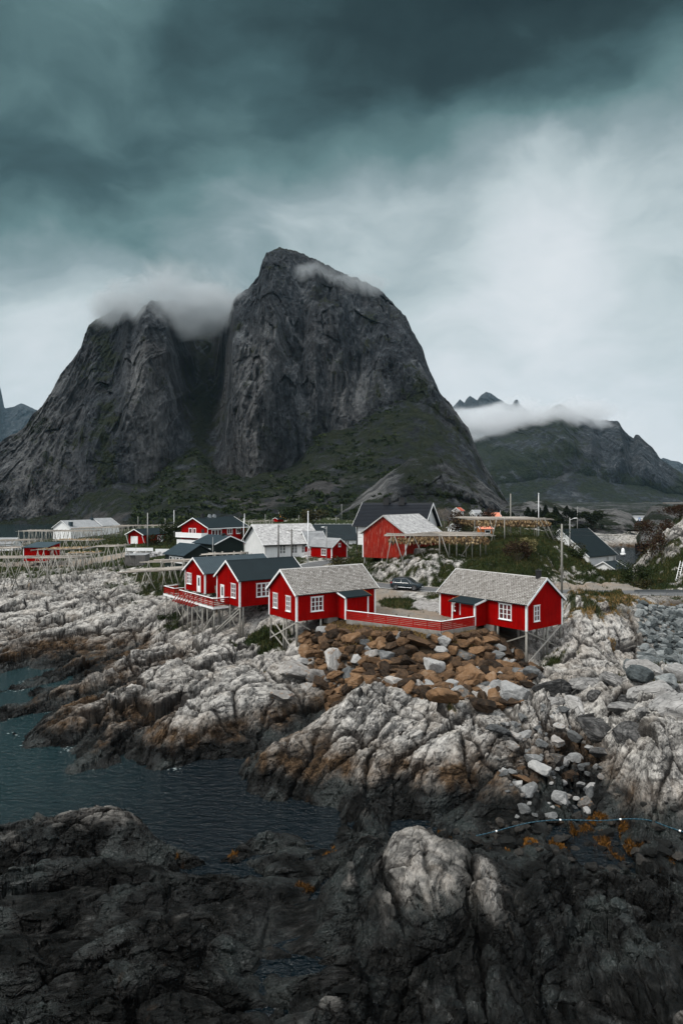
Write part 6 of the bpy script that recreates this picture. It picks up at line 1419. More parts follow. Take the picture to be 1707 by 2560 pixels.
def side(xz, off):                                          # a panel on the flank: list of (x, z) lying on the body side
    out = []
    for x, z in xz:
        i = max(i for i in range(len(secs) - 1) if secs[i][0] <= x); a, b = secs[i], secs[i + 1]; f = (x - a[0]) / (b[0] - a[0]); L = [a[q] + (b[q] - a[q]) * f for q in range(6)]
        hw, zl, zs, zt, tw = L[1], L[2], L[3], L[4], L[5]
        if z <= zs: y = hw * (0.985 if z > zs - 0.1 else 1.0)
        else: g = min(1, (z - zs) / ((zt - zs) * 0.88)); y = hw * 0.95 + (tw + (hw * 0.95 - tw) * 0.10 - hw * 0.95) * g
        out.append((x, y + off, z))
    return out
for sg in (-1, 1):
    for pts in ([(-1.62, 1.06), (-0.62, 1.05), (-0.62, 1.53), (-1.2, 1.51), (-1.55, 1.36)], [(-0.56, 1.05), (0.72, 1.04), (0.42, 1.30), (0.12, 1.50), (-0.56, 1.53)]):
        q = side(pts, 0.012); mb = MB(); mb.poly([(x, sg * y, z) for x, y, z in q]); mb.build('side_window', M['cglass'], CAR)
    fr = side([(-1.66, 1.035), (0.78, 1.02), (0.44, 1.34), (0.12, 1.54), (-0.56, 1.57), (-1.24, 1.55), (-1.62, 1.38), (-1.66, 1.035)], 0.014)
    mb = MB(); mb.path([(x, sg * y, z) for x, y, z in fr], 0.012, 5); mb.build('window_trim', M['chrome'], CAR)
    mb = MB(); mb.path([(x, sg * (0.915), z) for x, z in ((-0.95, 0.42), (0.95, 0.40))], 0.018, 5); mb.build('side_trim', M['chrome'], CAR)
    mb = MB(); mb.path([(-1.3, sg * 0.56, 1.70), (-0.2, sg * 0.57, 1.735), (0.25, sg * 0.56, 1.67)], 0.018, 5); mb.build('roof_rail', M['black'], CAR)
    mb = MB(); mb.hexa([(0.5, sg * 0.90, 1.02), (0.66, sg * 0.90, 1.02), (0.66, sg * 1.06, 1.04), (0.52, sg * 1.06, 1.04), (0.5, sg * 0.90, 1.15), (0.62, sg * 0.90, 1.15), (0.6, sg * 1.06, 1.18), (0.52, sg * 1.06, 1.18)]); mb.build('mirror', M['car'], CAR, bevel=0.02)
    mb = MB(); mb.hexa([(1.78, sg * 0.50, 0.70), (2.09, sg * 0.46, 0.66), (2.02, sg * 0.70, 0.66), (1.72, sg * 0.875, 0.72), (1.76, sg * 0.5, 0.84), (2.06, sg * 0.46, 0.81), (1.99, sg * 0.72, 0.82), (1.70, sg * 0.86, 0.88)]); mb.build('headlight', M['lamp'], CAR)
    mb = MB(); mb.hexa([(-2.19, sg * 0.55, 0.86), (-1.90, sg * 0.86, 0.90), (-1.90, sg * 0.915, 0.90), (-2.17, sg * 0.80, 0.86), (-2.16, sg * 0.55, 1.04), (-1.88, sg * 0.82, 1.08), (-1.88, sg * 0.895, 1.08), (-2.12, sg * 0.78, 1.04)]); mb.build('tail_light', M['redlamp'], CAR)
    for x in (-1.30, 1.30):
        mb = MB(); arch = [(x + 0.43 * math.cos(a), 0.36 + 0.43 * math.sin(a)) for a in np.linspace(-0.2, math.pi + 0.2, 13)]
        mb.poly([(xx, sg * 0.914, zz) for xx, zz in arch]); mb.build('wheel_arch', M['black'], CAR)
        tb = MB(); tb.lathe([(0.20, -0.10), (0.33, -0.115), (0.36, -0.07), (0.36, 0.07), (0.33, 0.115), (0.20, 0.10)], n=24); wo = tb.build('wheel', M['tyre'], CAR, True)
        wo.location = (x, sg * 0.83, 0.36); wo.rotation_euler = (R(-90 * sg), 0, 0)
        rb = MB(); rb.lathe([(0.235, 0.06), (0.235, 0.119), (0.205, 0.119), (0.205, 0.07)], n=24)
        for q in range(5):
            a = q * 2 * math.pi / 5; ca, sa = math.cos(a), math.sin(a)
            for b in (-0.16, 0.16):
                rb.beam((0.03 * ca, 0.03 * sa, 0.12), (0.215 * math.cos(a + b), 0.215 * math.sin(a + b), 0.108), 0.042, 0.02)
        rb.lathe([(0.0, 0.10), (0.06, 0.10), (0.06, 0.126), (0.0, 0.128)], n=10); rb.build('rim', M['chrome'], wo)
mb = MB(); mb.poly([(0.66, -0.60, 1.43), (0.66, 0.60, 1.43), (1.10, 0.72, 1.125), (1.10, -0.72, 1.125)]); mb.poly([(0.30, -0.55, 1.625), (0.30, 0.55, 1.625), (0.66, 0.60, 1.445), (0.66, -0.60, 1.445)])
ws_ = mb.build('windscreen', M['cglass'], CAR); ws_.location = (0.02, 0, 0.02)
mb = MB(); mb.poly([(-1.70, -0.56, 1.54), (-1.70, 0.56, 1.54), (-1.99, 0.64, 1.22), (-1.99, -0.64, 1.22)]); rw_ = mb.build('rear_window', M['cglass'], CAR); rw_.location = (-0.02, 0, 0.015)
mb = MB()
for z in (0.66, 0.72): mb.beam((2.14, -0.42, z), (2.14, 0.42, z), 0.05, 0.025)
mb.build('grille', M['chrome'], CAR)
mb = MB(); mb.box(2.17, 2.20, -0.26, 0.26, 0.46, 0.57); mb.build('number_plate', M['trim'], CAR)
mb = MB(); mb.box(2.02, 2.14, -0.6, 0.6, 0.34, 0.44); mb.build('bumper', M['black'], CAR)
# small white car on the far quay road
wc = empty('parked_car', at(1590, HY, 345).xyz, 0, 'tiny white car on the quay road below the rocky knoll', 'car'); wc.location.z = hz(wc.location.x, 345) + 0.05
mb = MB(); mb.prism([(-2, -0.8, 0.3), (2, -0.8, 0.3), (2.05, -0.8, 0.75), (1.1, -0.8, 0.9), (0.5, -0.8, 1.4), (-1.3, -0.8, 1.45), (-2, -0.8, 0.95)], (0, 1.6, 0)); mb.build('body', M['trim'], wc)
mb = MB(); mb.box(-1.2, 0.5, -0.82, -0.805, 0.95, 1.3); mb.build('side_window', M['cglass'], wc)
for x in (-1.25, 1.25):
    for y in (-0.75, 0.75):
        mb = MB(); mb.lathe([(0.3, -0.1), (0.3, 0.1)], n=12); w_ = mb.build('wheel', M['tyre'], wc); w_.location = (x, y, 0.3); w_.rotation_euler = (R(90), 0, 0)

# =================================================================== POLES, WIRES, GUARD RAIL, LADDER, BRIDGE, BOAT, HOSE
PG = 'utility poles in the village'
POLES = {}
def upole(key, px, top, bot, D, r, mat, label, name='utility_pole', cat='utility pole', arm=0.0, lamp=0, group=None, insul=True):
    a = at(px, top, D); b = at(px, bot, D); zg = min(hz(a.x, a.y), b.z); zg = hz(a.x, a.y) - 0.2
    o = empty(name, (a.x, a.y, zg), 0, label, cat, group); h = a.z - zg
    mb = MB(); mb.tube((0, 0, 0), (0, 0, h), r, r * 0.75, 8); mb.build('pole', M[mat], o, True)
    if arm: mb = MB(); mb.beam((-arm, 0, h - 0.35), (arm, 0, h - 0.35), 0.1, 0.12); mb.build('crossarm', M['wood'], o)
    if arm and insul:
        for x in (-arm * .9, 0, arm * .9):
            mb = MB(); mb.lathe([(0.03, h - 0.29), (0.05, h - 0.2), (0.04, h - 0.1), (0.0, h - 0.09)], x, 0, 7); mb.build('insulator', M['trim'], o)
    if lamp:
        mb = MB(); mb.tube((0, 0, h - 0.5), (lamp, -0.3, h - 0.1), 0.035); mb.hexa([(lamp - .1, -.42, h - .2), (lamp + .55, -.42, h - .12), (lamp + .55, -.18, h - .12), (lamp - .1, -.18, h - .2), (lamp - .1, -.4, h - .05), (lamp + .55, -.4, h + .0), (lamp + .55, -.2, h + .0), (lamp - .1, -.2, h - .05)]); mb.build('lamp_head', M['trim'], o)
    if name == 'flagpole': mb = MB(); mb.lathe([(0, h), (0.12, h + 0.08), (0.12, h + 0.18), (0, h + 0.26)], 0, 0, 8); mb.build('finial', M['whitepole'], o)
    POLES[key] = (a.x, a.y, a.z); return o
upole('big', 1404, 1310, 1482, 90.5, 0.16, 'wood', 'tall grey utility pole with guy wires behind the right cabin')
upole('w1', 696, 1312, 1396, 128, 0.15, 'darkpole', 'dark pole standing in front of the white warehouse wall, left of the crossarm pole')
upole('w2', 729, 1322, 1400, 126, 0.14, 'darkpole', 'dark pole with crossarm and lamp in front of the white warehouse windows', arm=0.8, lamp=1.4)
upole('flag', 770, 1281, 1406, 122, 0.09, 'whitepole', 'tall white flagpole before the white warehouse ramp', 'flagpole', 'flagpole')
upole('lamp', 816, 1316, 1394, 133, 0.10, 'greypole', 'grey street lamp beside the small red house', 'street_lamp', 'street lamp', lamp=-0.9)
upole('hill1', 1276, 1234, 1295, 150, 0.17, 'wood', 'weathered pole rising behind the higher hill rack')
upole('hill2', 1346, 1235, 1336, 142, 0.09, 'whitepole', 'white flagpole behind the right end of the higher hill rack', 'flagpole', 'flagpole')
upole('harb', 1424, 1294, 1350, 138, 0.12, 'greypole', 'grey pole with lamp at the harbour building roof', 'street_lamp', 'street lamp', lamp=0.8)
upole('gar', 369, 1282, 1361, 172, 0.15, 'greypole', 'grey pole in front of the red garage')
upole('lf1', 435, 1277, 1315, 230, 0.11, 'whitepole', 'white pole behind the dark tree left of the balcony house', 'flagpole', 'flagpole')
upole('lf2', 345, 1291, 1320, 285, 0.13, 'greypole', 'thin pole at the mountain foot above the garage')
upole('lf3', 413, 1296, 1320, 280, 0.13, 'greypole', 'short thin pole at the mountain foot right of the garage roof')
upole('bal', 609, 1299, 1345, 150, 0.07, 'whitepole', 'white flagpole at the right end of the balcony house', 'flagpole', 'flagpole')
upole('bal2', 611, 1286, 1318, 200, 0.09, 'whitepole', 'white mast behind the balcony house roof', 'flagpole', 'flagpole')
upole('shedp', 532, 1343, 1386, 118, 0.06, 'greypole', 'thin grey pole in front of the dark green house', 'post_pole', 'pole')
upole('gsh', 340, 1361, 1384, 139, 0.05, 'greypole', 'thin mast above the grey plank shed', 'post_pole', 'pole')
for i, (px, tp, bt, D, lb) in enumerate([(663, 1285, 1300, 300, 'thin pole on the slope left of the yellow house'), (747, 1288, 1305, 300, 'thin pole on the slope between the yellow and teal-roofed houses'), (788, 1274, 1300, 300, 'thin pole behind the teal-roofed house'), (840, 1292, 1306, 290, 'thin pole on the foothill left of the black-roofed house'), (854, 1260, 1280, 320, 'thin pole high on the foothill'), (1443, 1266, 1290, 270, 'thin pole among the dark spruces'), (1250, 1276, 1284, 240, 'short mast on the coral-roofed house')]):
    upole('f%d' % i, px, tp, bt, D, 0.12, 'greypole', lb)
def wire(key0, key1, sag, label, dz0=-0.3, dz1=-0.3, n=14, r=0.018):
    a = Vector(POLES[key0]) + Vector((0, 0, dz0)) if isinstance(key0, str) else Vector(key0); b = Vector(POLES[key1]) + Vector((0, 0, dz1)) if isinstance(key1, str) else Vector(key1)
    pts = [a.lerp(b, i / n) - Vector((0, 0, sag * 4 * (i / n) * (1 - i / n))) for i in range(n + 1)]
    mb = MB(); mb.path(pts, r, 4); tag(mb.build('power_line', M['wire'], None, fix=False), label, 'power line')
wire('w1', 'w2', 0.3, 'short wire between the two dark warehouse poles'); wire('w2', 'lamp', 0.5, 'sagging wire from the crossarm pole to the street lamp'); wire('w1', pr(602, 1402, 133), 0.6, 'wire from the left warehouse pole down to the warehouse corner', -0.8 * 8)
wire('lamp', pr(905, 1343, 112), 0.4, 'wire from the street lamp to the red barn gable', -1.0); wire('big', pr(1760, 1335, 112), 0.5, 'upper wire from the tall pole to the right edge', -0.6); wire('big', pr(1760, 1318, 118), 0.6, 'second wire from the tall pole to the right edge', -1.4)
wire('big', pr(1395, 1475, 88.8), 0.0, 'left guy wire of the tall pole', -6.3, n=2); wire('big', pr(1428, 1482, 89.5), 0.0, 'right guy wire of the tall pole', -6.0, n=2)
# guard rail
gr_ = empty('guard_rail', (37.8, 88.2, 7.4), 0, 'galvanised guard rail along the road above the grey rubble', 'guard rail')
mb = MB()
mb.beam((0, 0, 0.58), (22, -0.8, 0.58), 0.03, 0.34)
for z in (0.44, 0.72): mb.beam((0, -0.03, z), (22, -0.83, z), 0.07, 0.08)
M['rail'] = plain('shaded_steel', (0.10, 0.11, 0.115), 0.5); mb.build('rail', M['rail'], gr_)  # steel darkened all over in colour for the rail's shadow side
for i in range(7):
    mb = MB(); x = 0.6 + i * 3.6; mb.box(x - 0.08, x + 0.08, 0.02 - x * 0.036, 0.16 - x * 0.036, -0.6, 0.78); mb.build('post', M['greypole'], gr_)
# ladder leaning on the right-hand rock
la = empty('ladder', onz(1690, 1463, 7.7), 0, 'light metal ladder leaning on the rock face at the right edge', 'ladder')
q0 = onz(1690, 1463, 7.7); q1 = at(1707, 1420, 99.0) - q0
for k in (-0.22, 0.22):
    mb = MB(); mb.beam((k, 0, 0), (q1.x + k, q1.y + 0.3, q1.z + 1.0), 0.05, 0.07); mb.build('rail', M['trim'], la)
for i in range(1, 11):
    f = i / 11; mb = MB(); c = Vector((q1.x * f, (q1.y + 0.3) * f, (q1.z + 1.0) * f)); mb.beam(c + Vector((-0.22, 0, 0)), c + Vector((0.22, 0, 0)), 0.04, 0.04); mb.build('rung', M['trim'], la)
# distant bridge
br = empty('road_bridge', at(1690, 1257, 900).xyz, 0, 'distant low road bridge at the right edge', 'bridge')
mb = MB(); mb.box(-16, 60, -4, 4, -1.0, 0.6); mb.build('deck', M['concrete'], br)
for x in (-14, 10, 34):
    mb = MB(); mb.box(x - 1, x + 1, -3, 3, -16, -1.0); mb.build('pier', M['concrete'], br)
# moored boat
bo = empty('moored_boat', at(1557, HY, 236).xyz, R(70), 'small white boat with a rounded cabin moored in the harbour inlet', 'boat'); bo.location.z = 0
mb = MB(); mb.lathe([(0.05, -0.1), (0.75, 0.15), (0.95, 0.8), (0.90, 0.85), (0.2, 0.8)], n=16); hb_ = mb.build('hull', M['trim'], bo, True); hb_.scale = (2.4, 1, 1)
mb = MB(); mb.lathe([(0.6, 0.78), (0.62, 1.6), (0.5, 2.3), (0.25, 2.65), (0.02, 2.7)], n=14); mb.build('cabin', M['trim'], bo, True)
mb = MB(); mb.tube((0.9, 0, 0.8), (0.9, 0, 5.5), 0.05, 0.03); mb.build('mast', M['greypole'], bo)
# blue hose lying across the rocks
hp = [(1190, 2090, 1.0), (1240, 2085, .85), (1290, 2072, .9), (1340, 2058, 1.1), (1400, 2051, 1.2), (1460, 2052, 1.2), (1520, 2057, 1.1), (1570, 2066, 1.0), (1620, 2083, 0.9), (1670, 2105, 0.8), (1740, 2128, 0.8)]
pts = [onz(px, py, z) for px, py, z in hp]; pts = [Vector(q) for q in dense([tuple(q) for q in pts], 5)]
zs_ = [max(q.z, hz(q.x, q.y) + 0.05) for q in pts]
zs_ = [max(zs_[max(0, i_ - 4):i_ + 5]) for i_ in range(len(pts))]
for i_, q in enumerate(pts): w_ = zs_[max(0, i_ - 5):i_ + 6]; q.z = sum(w_) / len(w_)
ho = empty('water_hose', (0, 0, 0), 0, 'blue plastic hose lying over the weedy channel on the right', 'hose')
mb = MB(); mb.path(pts, 0.032, 7); mb.build('pipe', plain('blue_hose', (0.010, 0.050, 0.075), 0.35), ho, True)
for k in (5, 20, 33, 47):
    c = pts[k]; d_ = (pts[k + 1] - c).normalized(); mb = MB(); mb.tube(c - d_ * 0.05, c + d_ * 0.05, 0.055, 0.055, 8); mb.build('float_collar', M['trim'], ho)

# =================================================================== BOULDERS
def rock_proto(seed, flat=1.0, sub=4, cuts=13, rough=0.05):
    rnd = np.random.default_rng(seed); bm = bmesh.new(); bmesh.ops.create_icosphere(bm, subdivisions=sub, radius=1.0)
    n = np.array([v.co[:] for v in bm.verts]); n /= np.linalg.norm(n, axis=1)[:, None]
    d = rnd.normal(size=(cuts, 3)); d /= np.linalg.norm(d, axis=1)[:, None]; h = rnd.uniform(0.52, 0.95, cuts)
    c = n @ d.T; r = np.where(c > 0.05, h / np.maximum(c, 0.05), 9).min(1); r = np.minimum(r, 1.15)
    q = n * r[:, None]
    k = fbm2(q[:, 0] * 3 + 2 * q[:, 2], q[:, 1] * 3 - q[:, 2], 4, seed) * rough * 2.4 + rough * ridged2(q[:, 0] * 5, q[:, 2] * 5 + q[:, 1] * 2, 3, seed + 3) * 0.6
    q = q * (1 + k)[:, None]; q[:, 2] *= flat
    for v, co in zip(bm.verts, q): v.co = co
    me = bpy.data.meshes.new('boulder'); bm.to_mesh(me); bm.free()
    return me
def rock_mat(name, stops, seed=0.0, lichen=None, crack=False):
    m, t, p = newmat(name)
    pos = t.n('ShaderNodeTexCoord').outputs['Object']; inf = t.n('ShaderNodeObjectInfo'); rndv = inf.outputs['Random']
    off = t.n('ShaderNodeVectorMath', {'operation': 'ADD'}, i0=pos, i1=inf.outputs['Location']).outputs[0]
    a = t.noise(off, 1.6, 6, 0.65, 0.4); b = t.noise(t.scalev(off, (2, 2, 9)), 1.4, 5, 0.65); c = t.noise(off, 7, 5, 0.7)
    f = t.m('ADD', t.m('ADD', t.m('MULTIPLY', a, 0.5), t.m('MULTIPLY', b, 0.3)), t.m('ADD', t.m('MULTIPLY', t.m('SUBTRACT', rndv, 0.5), 0.42), t.m('MULTIPLY', c, 0.2)))
    col = t.ramp(f, stops)
    if lichen: col = t.mix(t.mr(t.noise(off, 2.4, 5, 0.65), 0.56, 0.66, 0, 0.8), col, lichen)
    if crack:
        ve = t.n('ShaderNodeTexVoronoi', {'feature': 'DISTANCE_TO_EDGE'}, Vector=t.scalev(off, (1, 1.6, 0.8), (0.4, 0.3, 0.6)), Scale=1.5)
        ck = t.m('MULTIPLY', t.mr(ve.outputs['Distance'], 0.0, 0.045, 1, 0), t.mr(a, 0.40, 0.55)); col = t.mix(t.m('MULTIPLY', ck, 0.85), col, (0.015, 0.014, 0.013)); a = t.m('SUBTRACT', a, t.m('MULTIPLY', ck, 0.4))
    t.set(p.inputs['Base Color'], col); p.inputs['Roughness'].default_value = 0.88; p.inputs['Specular IOR Level'].default_value = 0.12
    bump(t, p, t.m('ADD', t.m('MULTIPLY', c, 0.5), a), 0.9, 0.12); return m
M['rock_brown'] = rock_mat('rust_brown_boulders', [(0.26, (0.0128, 0.0096, 0.0072)), (0.42, (0.044, 0.0288, 0.0184)), (0.54, (0.092, 0.056, 0.032)), (0.66, (0.152, 0.0864, 0.044)), (0.9, (0.264, 0.2, 0.144))])
M['rock_grey'] = rock_mat('grey_boulders', [(0.22, (0.036, 0.0384, 0.04)), (0.42, (0.112, 0.116, 0.116)), (0.6, (0.232, 0.232, 0.228)), (0.85, (0.4, 0.392, 0.376))])
M['rock_pale'] = rock_mat('pale_boulders', [(0.25, (0.04, 0.0384, 0.036)), (0.45, (0.152, 0.144, 0.1344)), (0.6, (0.288, 0.276, 0.26)), (0.85, (0.416, 0.4, 0.376))], lichen=(0.208, 0.112, 0.048))
M['rock_blue'] = rock_mat('blue_grey_rubble', [(0.22, (0.0224, 0.0272, 0.0288)), (0.42, (0.068, 0.0784, 0.08)), (0.6, (0.152, 0.164, 0.164)), (0.85, (0.32, 0.328, 0.32))])
PROTO = [rock_proto(300 + i, [0.75, 0.62, 0.9, 0.55, 0.8, 0.7][i % 6], 4, 9 + i % 5) for i in range(14)]
ME = {}
def proto_mesh(i, mat):
    k = (i, mat)
    if k not in ME:
        me = PROTO[i].copy(); me.materials.append(M[mat]); me.name = 'boulder'; ME[k] = me
    return ME[k]
def boulder(x, y, r, mat, label, group, rnd, z=None, sink=0.32, tilt=0.5, i=None, scl=None, name='boulder', cat='boulder'):
    i = rnd.randrange(len(PROTO)) if i is None else i
    o = link(name, proto_mesh(i, mat)); s_ = scl or (rnd.uniform(0.9, 1.35), rnd.uniform(0.75, 1.05), rnd.uniform(0.7, 1.0))
    o.scale = (r * s_[0], r * s_[1], r * s_[2]); o.rotation_euler = (rnd.uniform(-tilt, tilt), rnd.uniform(-tilt, tilt), rnd.uniform(0, 6.28))
    zz = hz(x, y) if z is None else z
    o.location = (x, y, zz + r * s_[2] * (0.62 - sink)); return tag(o, label, cat, group)
def in_poly(x, y, P):
    c = False; j = len(P) - 1
    for i in range(len(P)):
        if (P[i][1] > y) != (P[j][1] > y) and x < (P[j][0] - P[i][0]) * (y - P[i][1]) / (P[j][1] - P[i][1]) + P[i][0]: c = not c
        j = i
    return c
def scatter(pxpoly, zfun, n, rlo, rhi, seed, power=2.0, gap=0.80, pre=()):
    """throw boulders into an area (outlined where it is seen), big ones first, none through another"""
    rnd = random.Random(seed); P = []
    for px, py, z in pxpoly: q = onz(px, py, z); P.append((q.x, q.y))
    x0 = min(p[0] for p in P); x1 = max(p[0] for p in P); y0 = min(p[1] for p in P); y1 = max(p[1] for p in P)
    rad = sorted([rlo + (rhi - rlo) * rnd.random() ** power for _ in range(n)], reverse=True); out = list(pre)
    for r in rad:
        for _ in range(110):
            x = rnd.uniform(x0, x1); y = rnd.uniform(y0, y1)
            if in_poly(x, y, P) and all((x - a) ** 2 + (y - b) ** 2 > (gap * (r + c)) ** 2 for a, b, c in out): out.append((x, y, r)); break
    return out[len(pre):], rnd
RB = 'rust-brown boulders heaped below the red fence'
big = [(1050, 1610, 1.45, 'rock_brown', 'largest flat-faced rust-brown boulder below the fence, upper right of the heap', 3), (1160, 1640, 0.95, 'rock_pale', 'pale pointed boulder standing among the brown heap', 6), (1185, 1690, 1.35, 'rock_brown', 'big rounded orange-brown boulder low in the heap below the right cabin', 2), (1080, 1668, 1.25, 'rock_grey', 'broad dark grey boulder in the middle of the brown heap', 8),
       (930, 1632, 0.85, 'rock_pale', 'white-grey split boulder among brown ones below the centre cabin', 5), (970, 1640, 0.85, 'rock_grey', 'long blue-grey slab boulder below the fence', 3), (1200, 1765, 1.3, 'rock_brown', 'pair-topped brown boulder at the foot of the heap', 9), (1110, 1745, 1.15, 'rock_brown', 'upright grey-brown slab at the foot of the heap', 7), (1290, 1740, 1.35, 'rock_grey', 'long grey boulder lying below the posts of the right cabin', 4),
       (735, 1680, 1.5, 'rock_pale', 'large pale orange-stained boulder at the left end of the heap', 10), (765, 1718, 0.8, 'rock_pale', 'small pale block below the large pale boulder', 11), (705, 1740, 1.0, 'rock_pale', 'cracked pale boulder on the left headland edge', 1), (830, 1655, 1.2, 'rock_pale', 'tall pale jointed boulder left of the brown heap', 0), (790, 1690, 1.0, 'rock_pale', 'pale blocky boulder beside the dark crevice', 12)]
pre = []; rb = random.Random(77)
for px, py, r, mat, lb, i in big:
    q = ground_hit(px, py + 8)
    boulder(q.x, q.y, r, mat, lb, None, rb, i=i, tilt=0.35); pre.append((q.x, q.y, r))
brown, rnd = scatter([(755, 1570, 6.2), (850, 1566, 7.0), (960, 1580, 6.9), (1100, 1594, 6.5), (1190, 1582, 6.5), (1260, 1590, 6.0), (1330, 1640, 4.4), (1345, 1700, 3.8), (1300, 1770, 2.9), (1180, 1790, 2.6), (1090, 1760, 3.2), (1000, 1715, 3.8), (900, 1715, 3.2), (830, 1735, 2.6), (790, 1690, 3.6), (755, 1640, 4.6)], None, 700, 0.22, 0.80, 5, 1.6, 0.60, pre)
NM = {'rock_brown': 'rust-brown angular boulder', 'rock_grey': 'dark grey boulder', 'rock_pale': 'pale grey boulder'}
for x, y, r in brown[:245]:
    mat = rnd.choices(['rock_brown', 'rock_grey', 'rock_pale'], [0.76, 0.19, 0.05])[0]
    sz = 'large' if r > 0.62 else ('small' if r < 0.38 else 'mid-sized')
    boulder(x, y, r, mat, sz + ' ' + NM[mat] + ' in the heap below the red slatted fence', sz + ' ' + NM[mat] + 's below the red fence', rnd, sink=0.22)
grey, rnd = scatter([(1588, 1520, 7.0), (1760, 1515, 7.2), (1790, 1660, 4.8), (1660, 1690, 4.2), (1590, 1690, 3.9), (1600, 1600, 5.5)], None, 420, 0.20, 0.60, 6, 1.7, 0.60)
for x, y, r in grey[:285]:
    sz = 'large' if r > 0.42 else ('small' if r < 0.28 else 'mid-sized')
    boulder(x, y, r, 'rock_blue', sz + ' sharp blue-grey stone of the rubble slope under the guard rail', sz + ' blue-grey stones under the guard rail', rnd, sink=0.22, name='rubble_stone', cat='rubble stone')
gb = [(1605, 1695, 1.1), (1660, 1715, 1.2), (1690, 1680, 1.0), (1620, 1655, 0.9), (1575, 1660, 0.8)]
for k, (px, py, r) in enumerate(gb):
    q = ground_hit(px, py + 8)
    boulder(q.x, q.y, r, 'rock_blue', ['big blue-grey block at the foot of the rubble slope, nearest the dome', 'flat blue-grey block at the foot of the rubble slope', 'blue-grey block at the right edge of the rubble foot', 'tilted blue-grey block low on the rubble slope', 'dark blue-grey block wedged beside the rock dome'][k], None, rb, tilt=0.4)
def filler(name, pxpoly, n, rlo, rhi, mat, label, seed):
    """the small stuff between the big blocks, nobody could count it"""
    rnd = random.Random(seed); P = [(q.x, q.y) for q in (onz(*a) for a in pxpoly)]; x0 = min(p[0] for p in P); x1 = max(p[0] for p in P); y0 = min(p[1] for p in P); y1 = max(p[1] for p in P)
    pr_ = []
    for i in range(5):
        bm = bmesh.new(); bm.from_mesh(PROTO[i]); bmesh.ops.unsubdivide(bm, verts=bm.verts, iterations=4); pr_.append((np.array([v.co[:] for v in bm.verts]), [tuple(v.index for v in f.verts) for f in bm.faces])); bm.free()
    pts = []
    while len(pts) < n:
        x, y = rnd.uniform(x0, x1), rnd.uniform(y0, y1)
        if in_poly(x, y, P): pts.append((x, y))
    Z = height(np.array([p[0] for p in pts]), np.array([p[1] for p in pts])); mb = MB()
    for (x, y), z in zip(pts, Z):
        V, F = rnd.choice(pr_); s_ = rnd.uniform(rlo, rhi); Mx = np.array(Matrix.Rotation(rnd.uniform(0, 6.3), 3, 'Z') @ Matrix.Rotation(rnd.uniform(-1, 1), 3, 'X')) * s_; mb.col = rnd.random()
        mb.add([tuple(v) for v in (V @ Mx.T + np.array([x, y, z + s_ * 0.25]))], F)
    tag(mb.build(name, M[mat], fix=False), label, 'stones', None, 'stuff')
filler('small_brown_stones', [(765, 1575, 6.0), (850, 1572, 7.0), (960, 1592, 6.9), (1100, 1612, 6.6), (1190, 1595, 6.6), (1260, 1600, 5.8), (1330, 1640, 4.4), (1345, 1700, 3.8), (1300, 1770, 2.9), (1180, 1790, 2.6), (1090, 1760, 3.2), (1000, 1715, 3.8), (900, 1715, 3.2), (790, 1690, 3.6), (755, 1640, 4.6)], 1700, 0.10, 0.34, 'rock_brown', 'small brown stones filling the gaps between the big boulders', 31)
filler('small_grey_stones', [(1588, 1520, 7.0), (1960, 1515, 7.2), (1990, 1660, 4.8), (1660, 1690, 4.2), (1590, 1690, 3.9), (1600, 1600, 5.5)], 1900, 0.10, 0.34, 'rock_blue', 'small grey stones filling the gaps of the rubble slope', 32)
M['rock_shore'] = rock_mat('worn_grey_shore_blocks', [(0.30, (0.018, 0.018, 0.018)), (0.42, (0.085, 0.083, 0.081)), (0.54, (0.205, 0.20, 0.192)), (0.68, (0.31, 0.302, 0.29)), (0.9, (0.42, 0.41, 0.395))], crack=True)
blk, rnd = scatter([(1300, 1660, 4.4), (1400, 1690, 4.2), (1500, 1700, 4.6), (1640, 1690, 5.2), (1790, 1690, 5.4), (1790, 1850, 4.7), (1640, 1860, 4.6), (1540, 1860, 3.6), (1440, 1800, 3.0), (1330, 1780, 3.2)], None, 44, 0.45, 1.35, 15, 1.5, 0.80)
for x, y, r in blk[:30]:
    sz = 'huge' if r > 1.0 else ('large' if r > 0.7 else 'mid-sized')
    boulder(x, y, r, 'rock_shore', sz + ' worn grey block among the pale rocks between the right cabin and the sea', sz + ' worn grey blocks on the right shore', rnd, sink=0.62, name='shore_block', cat='rock block', tilt=0.35, scl=(rnd.uniform(0.95, 1.4), rnd.uniform(0.75, 1.0), rnd.uniform(0.75, 1.1)))
# loose stones in the gully and on the weedy beach
loose, rnd = scatter([(1240, 1800, 2.8), (1400, 1770, 3.2), (1480, 1850, 2.4), (1520, 1960, 1.2), (1440, 2050, 0.5), (1280, 2050, 0.4), (1240, 1960, 1.0)], None, 120, 0.14, 0.62, 8, 2.2, 0.75)
for x, y, r in loose:
    mat = rnd.choices(['rock_grey', 'rock_pale', 'rock_brown'], [0.74, 0.12, 0.14])[0]; sz = 'larger' if r > 0.35 else 'small'
    boulder(x, y, r, mat, sz + ' ' + NM[mat].replace('boulder', 'stone') + ' lying loose in the gully between the middle and right rocks', sz + ' ' + NM[mat].replace('boulder', 'stone') + 's in the gully', rnd, sink=0.2, name='loose_stone', cat='stone')
M['rock_dark'] = rock_mat('wet_dark_stones', [(0.25, (0.004, 0.0048, 0.0048)), (0.5, (0.0128, 0.0128, 0.012)), (0.7, (0.036, 0.0336, 0.0304)), (0.9, (0.08, 0.06, 0.04))])
beach, rnd = scatter([(1130, 2075, 0.3), (1290, 2050, 0.4), (1480, 2040, 0.4), (1707, 2110, 0.4), (1760, 2200, 0.4), (1500, 2170, 0.4), (1300, 2160, 0.4), (1150, 2110, 0.3)], None, 110, 0.12, 0.5, 9, 2.0, 0.8)
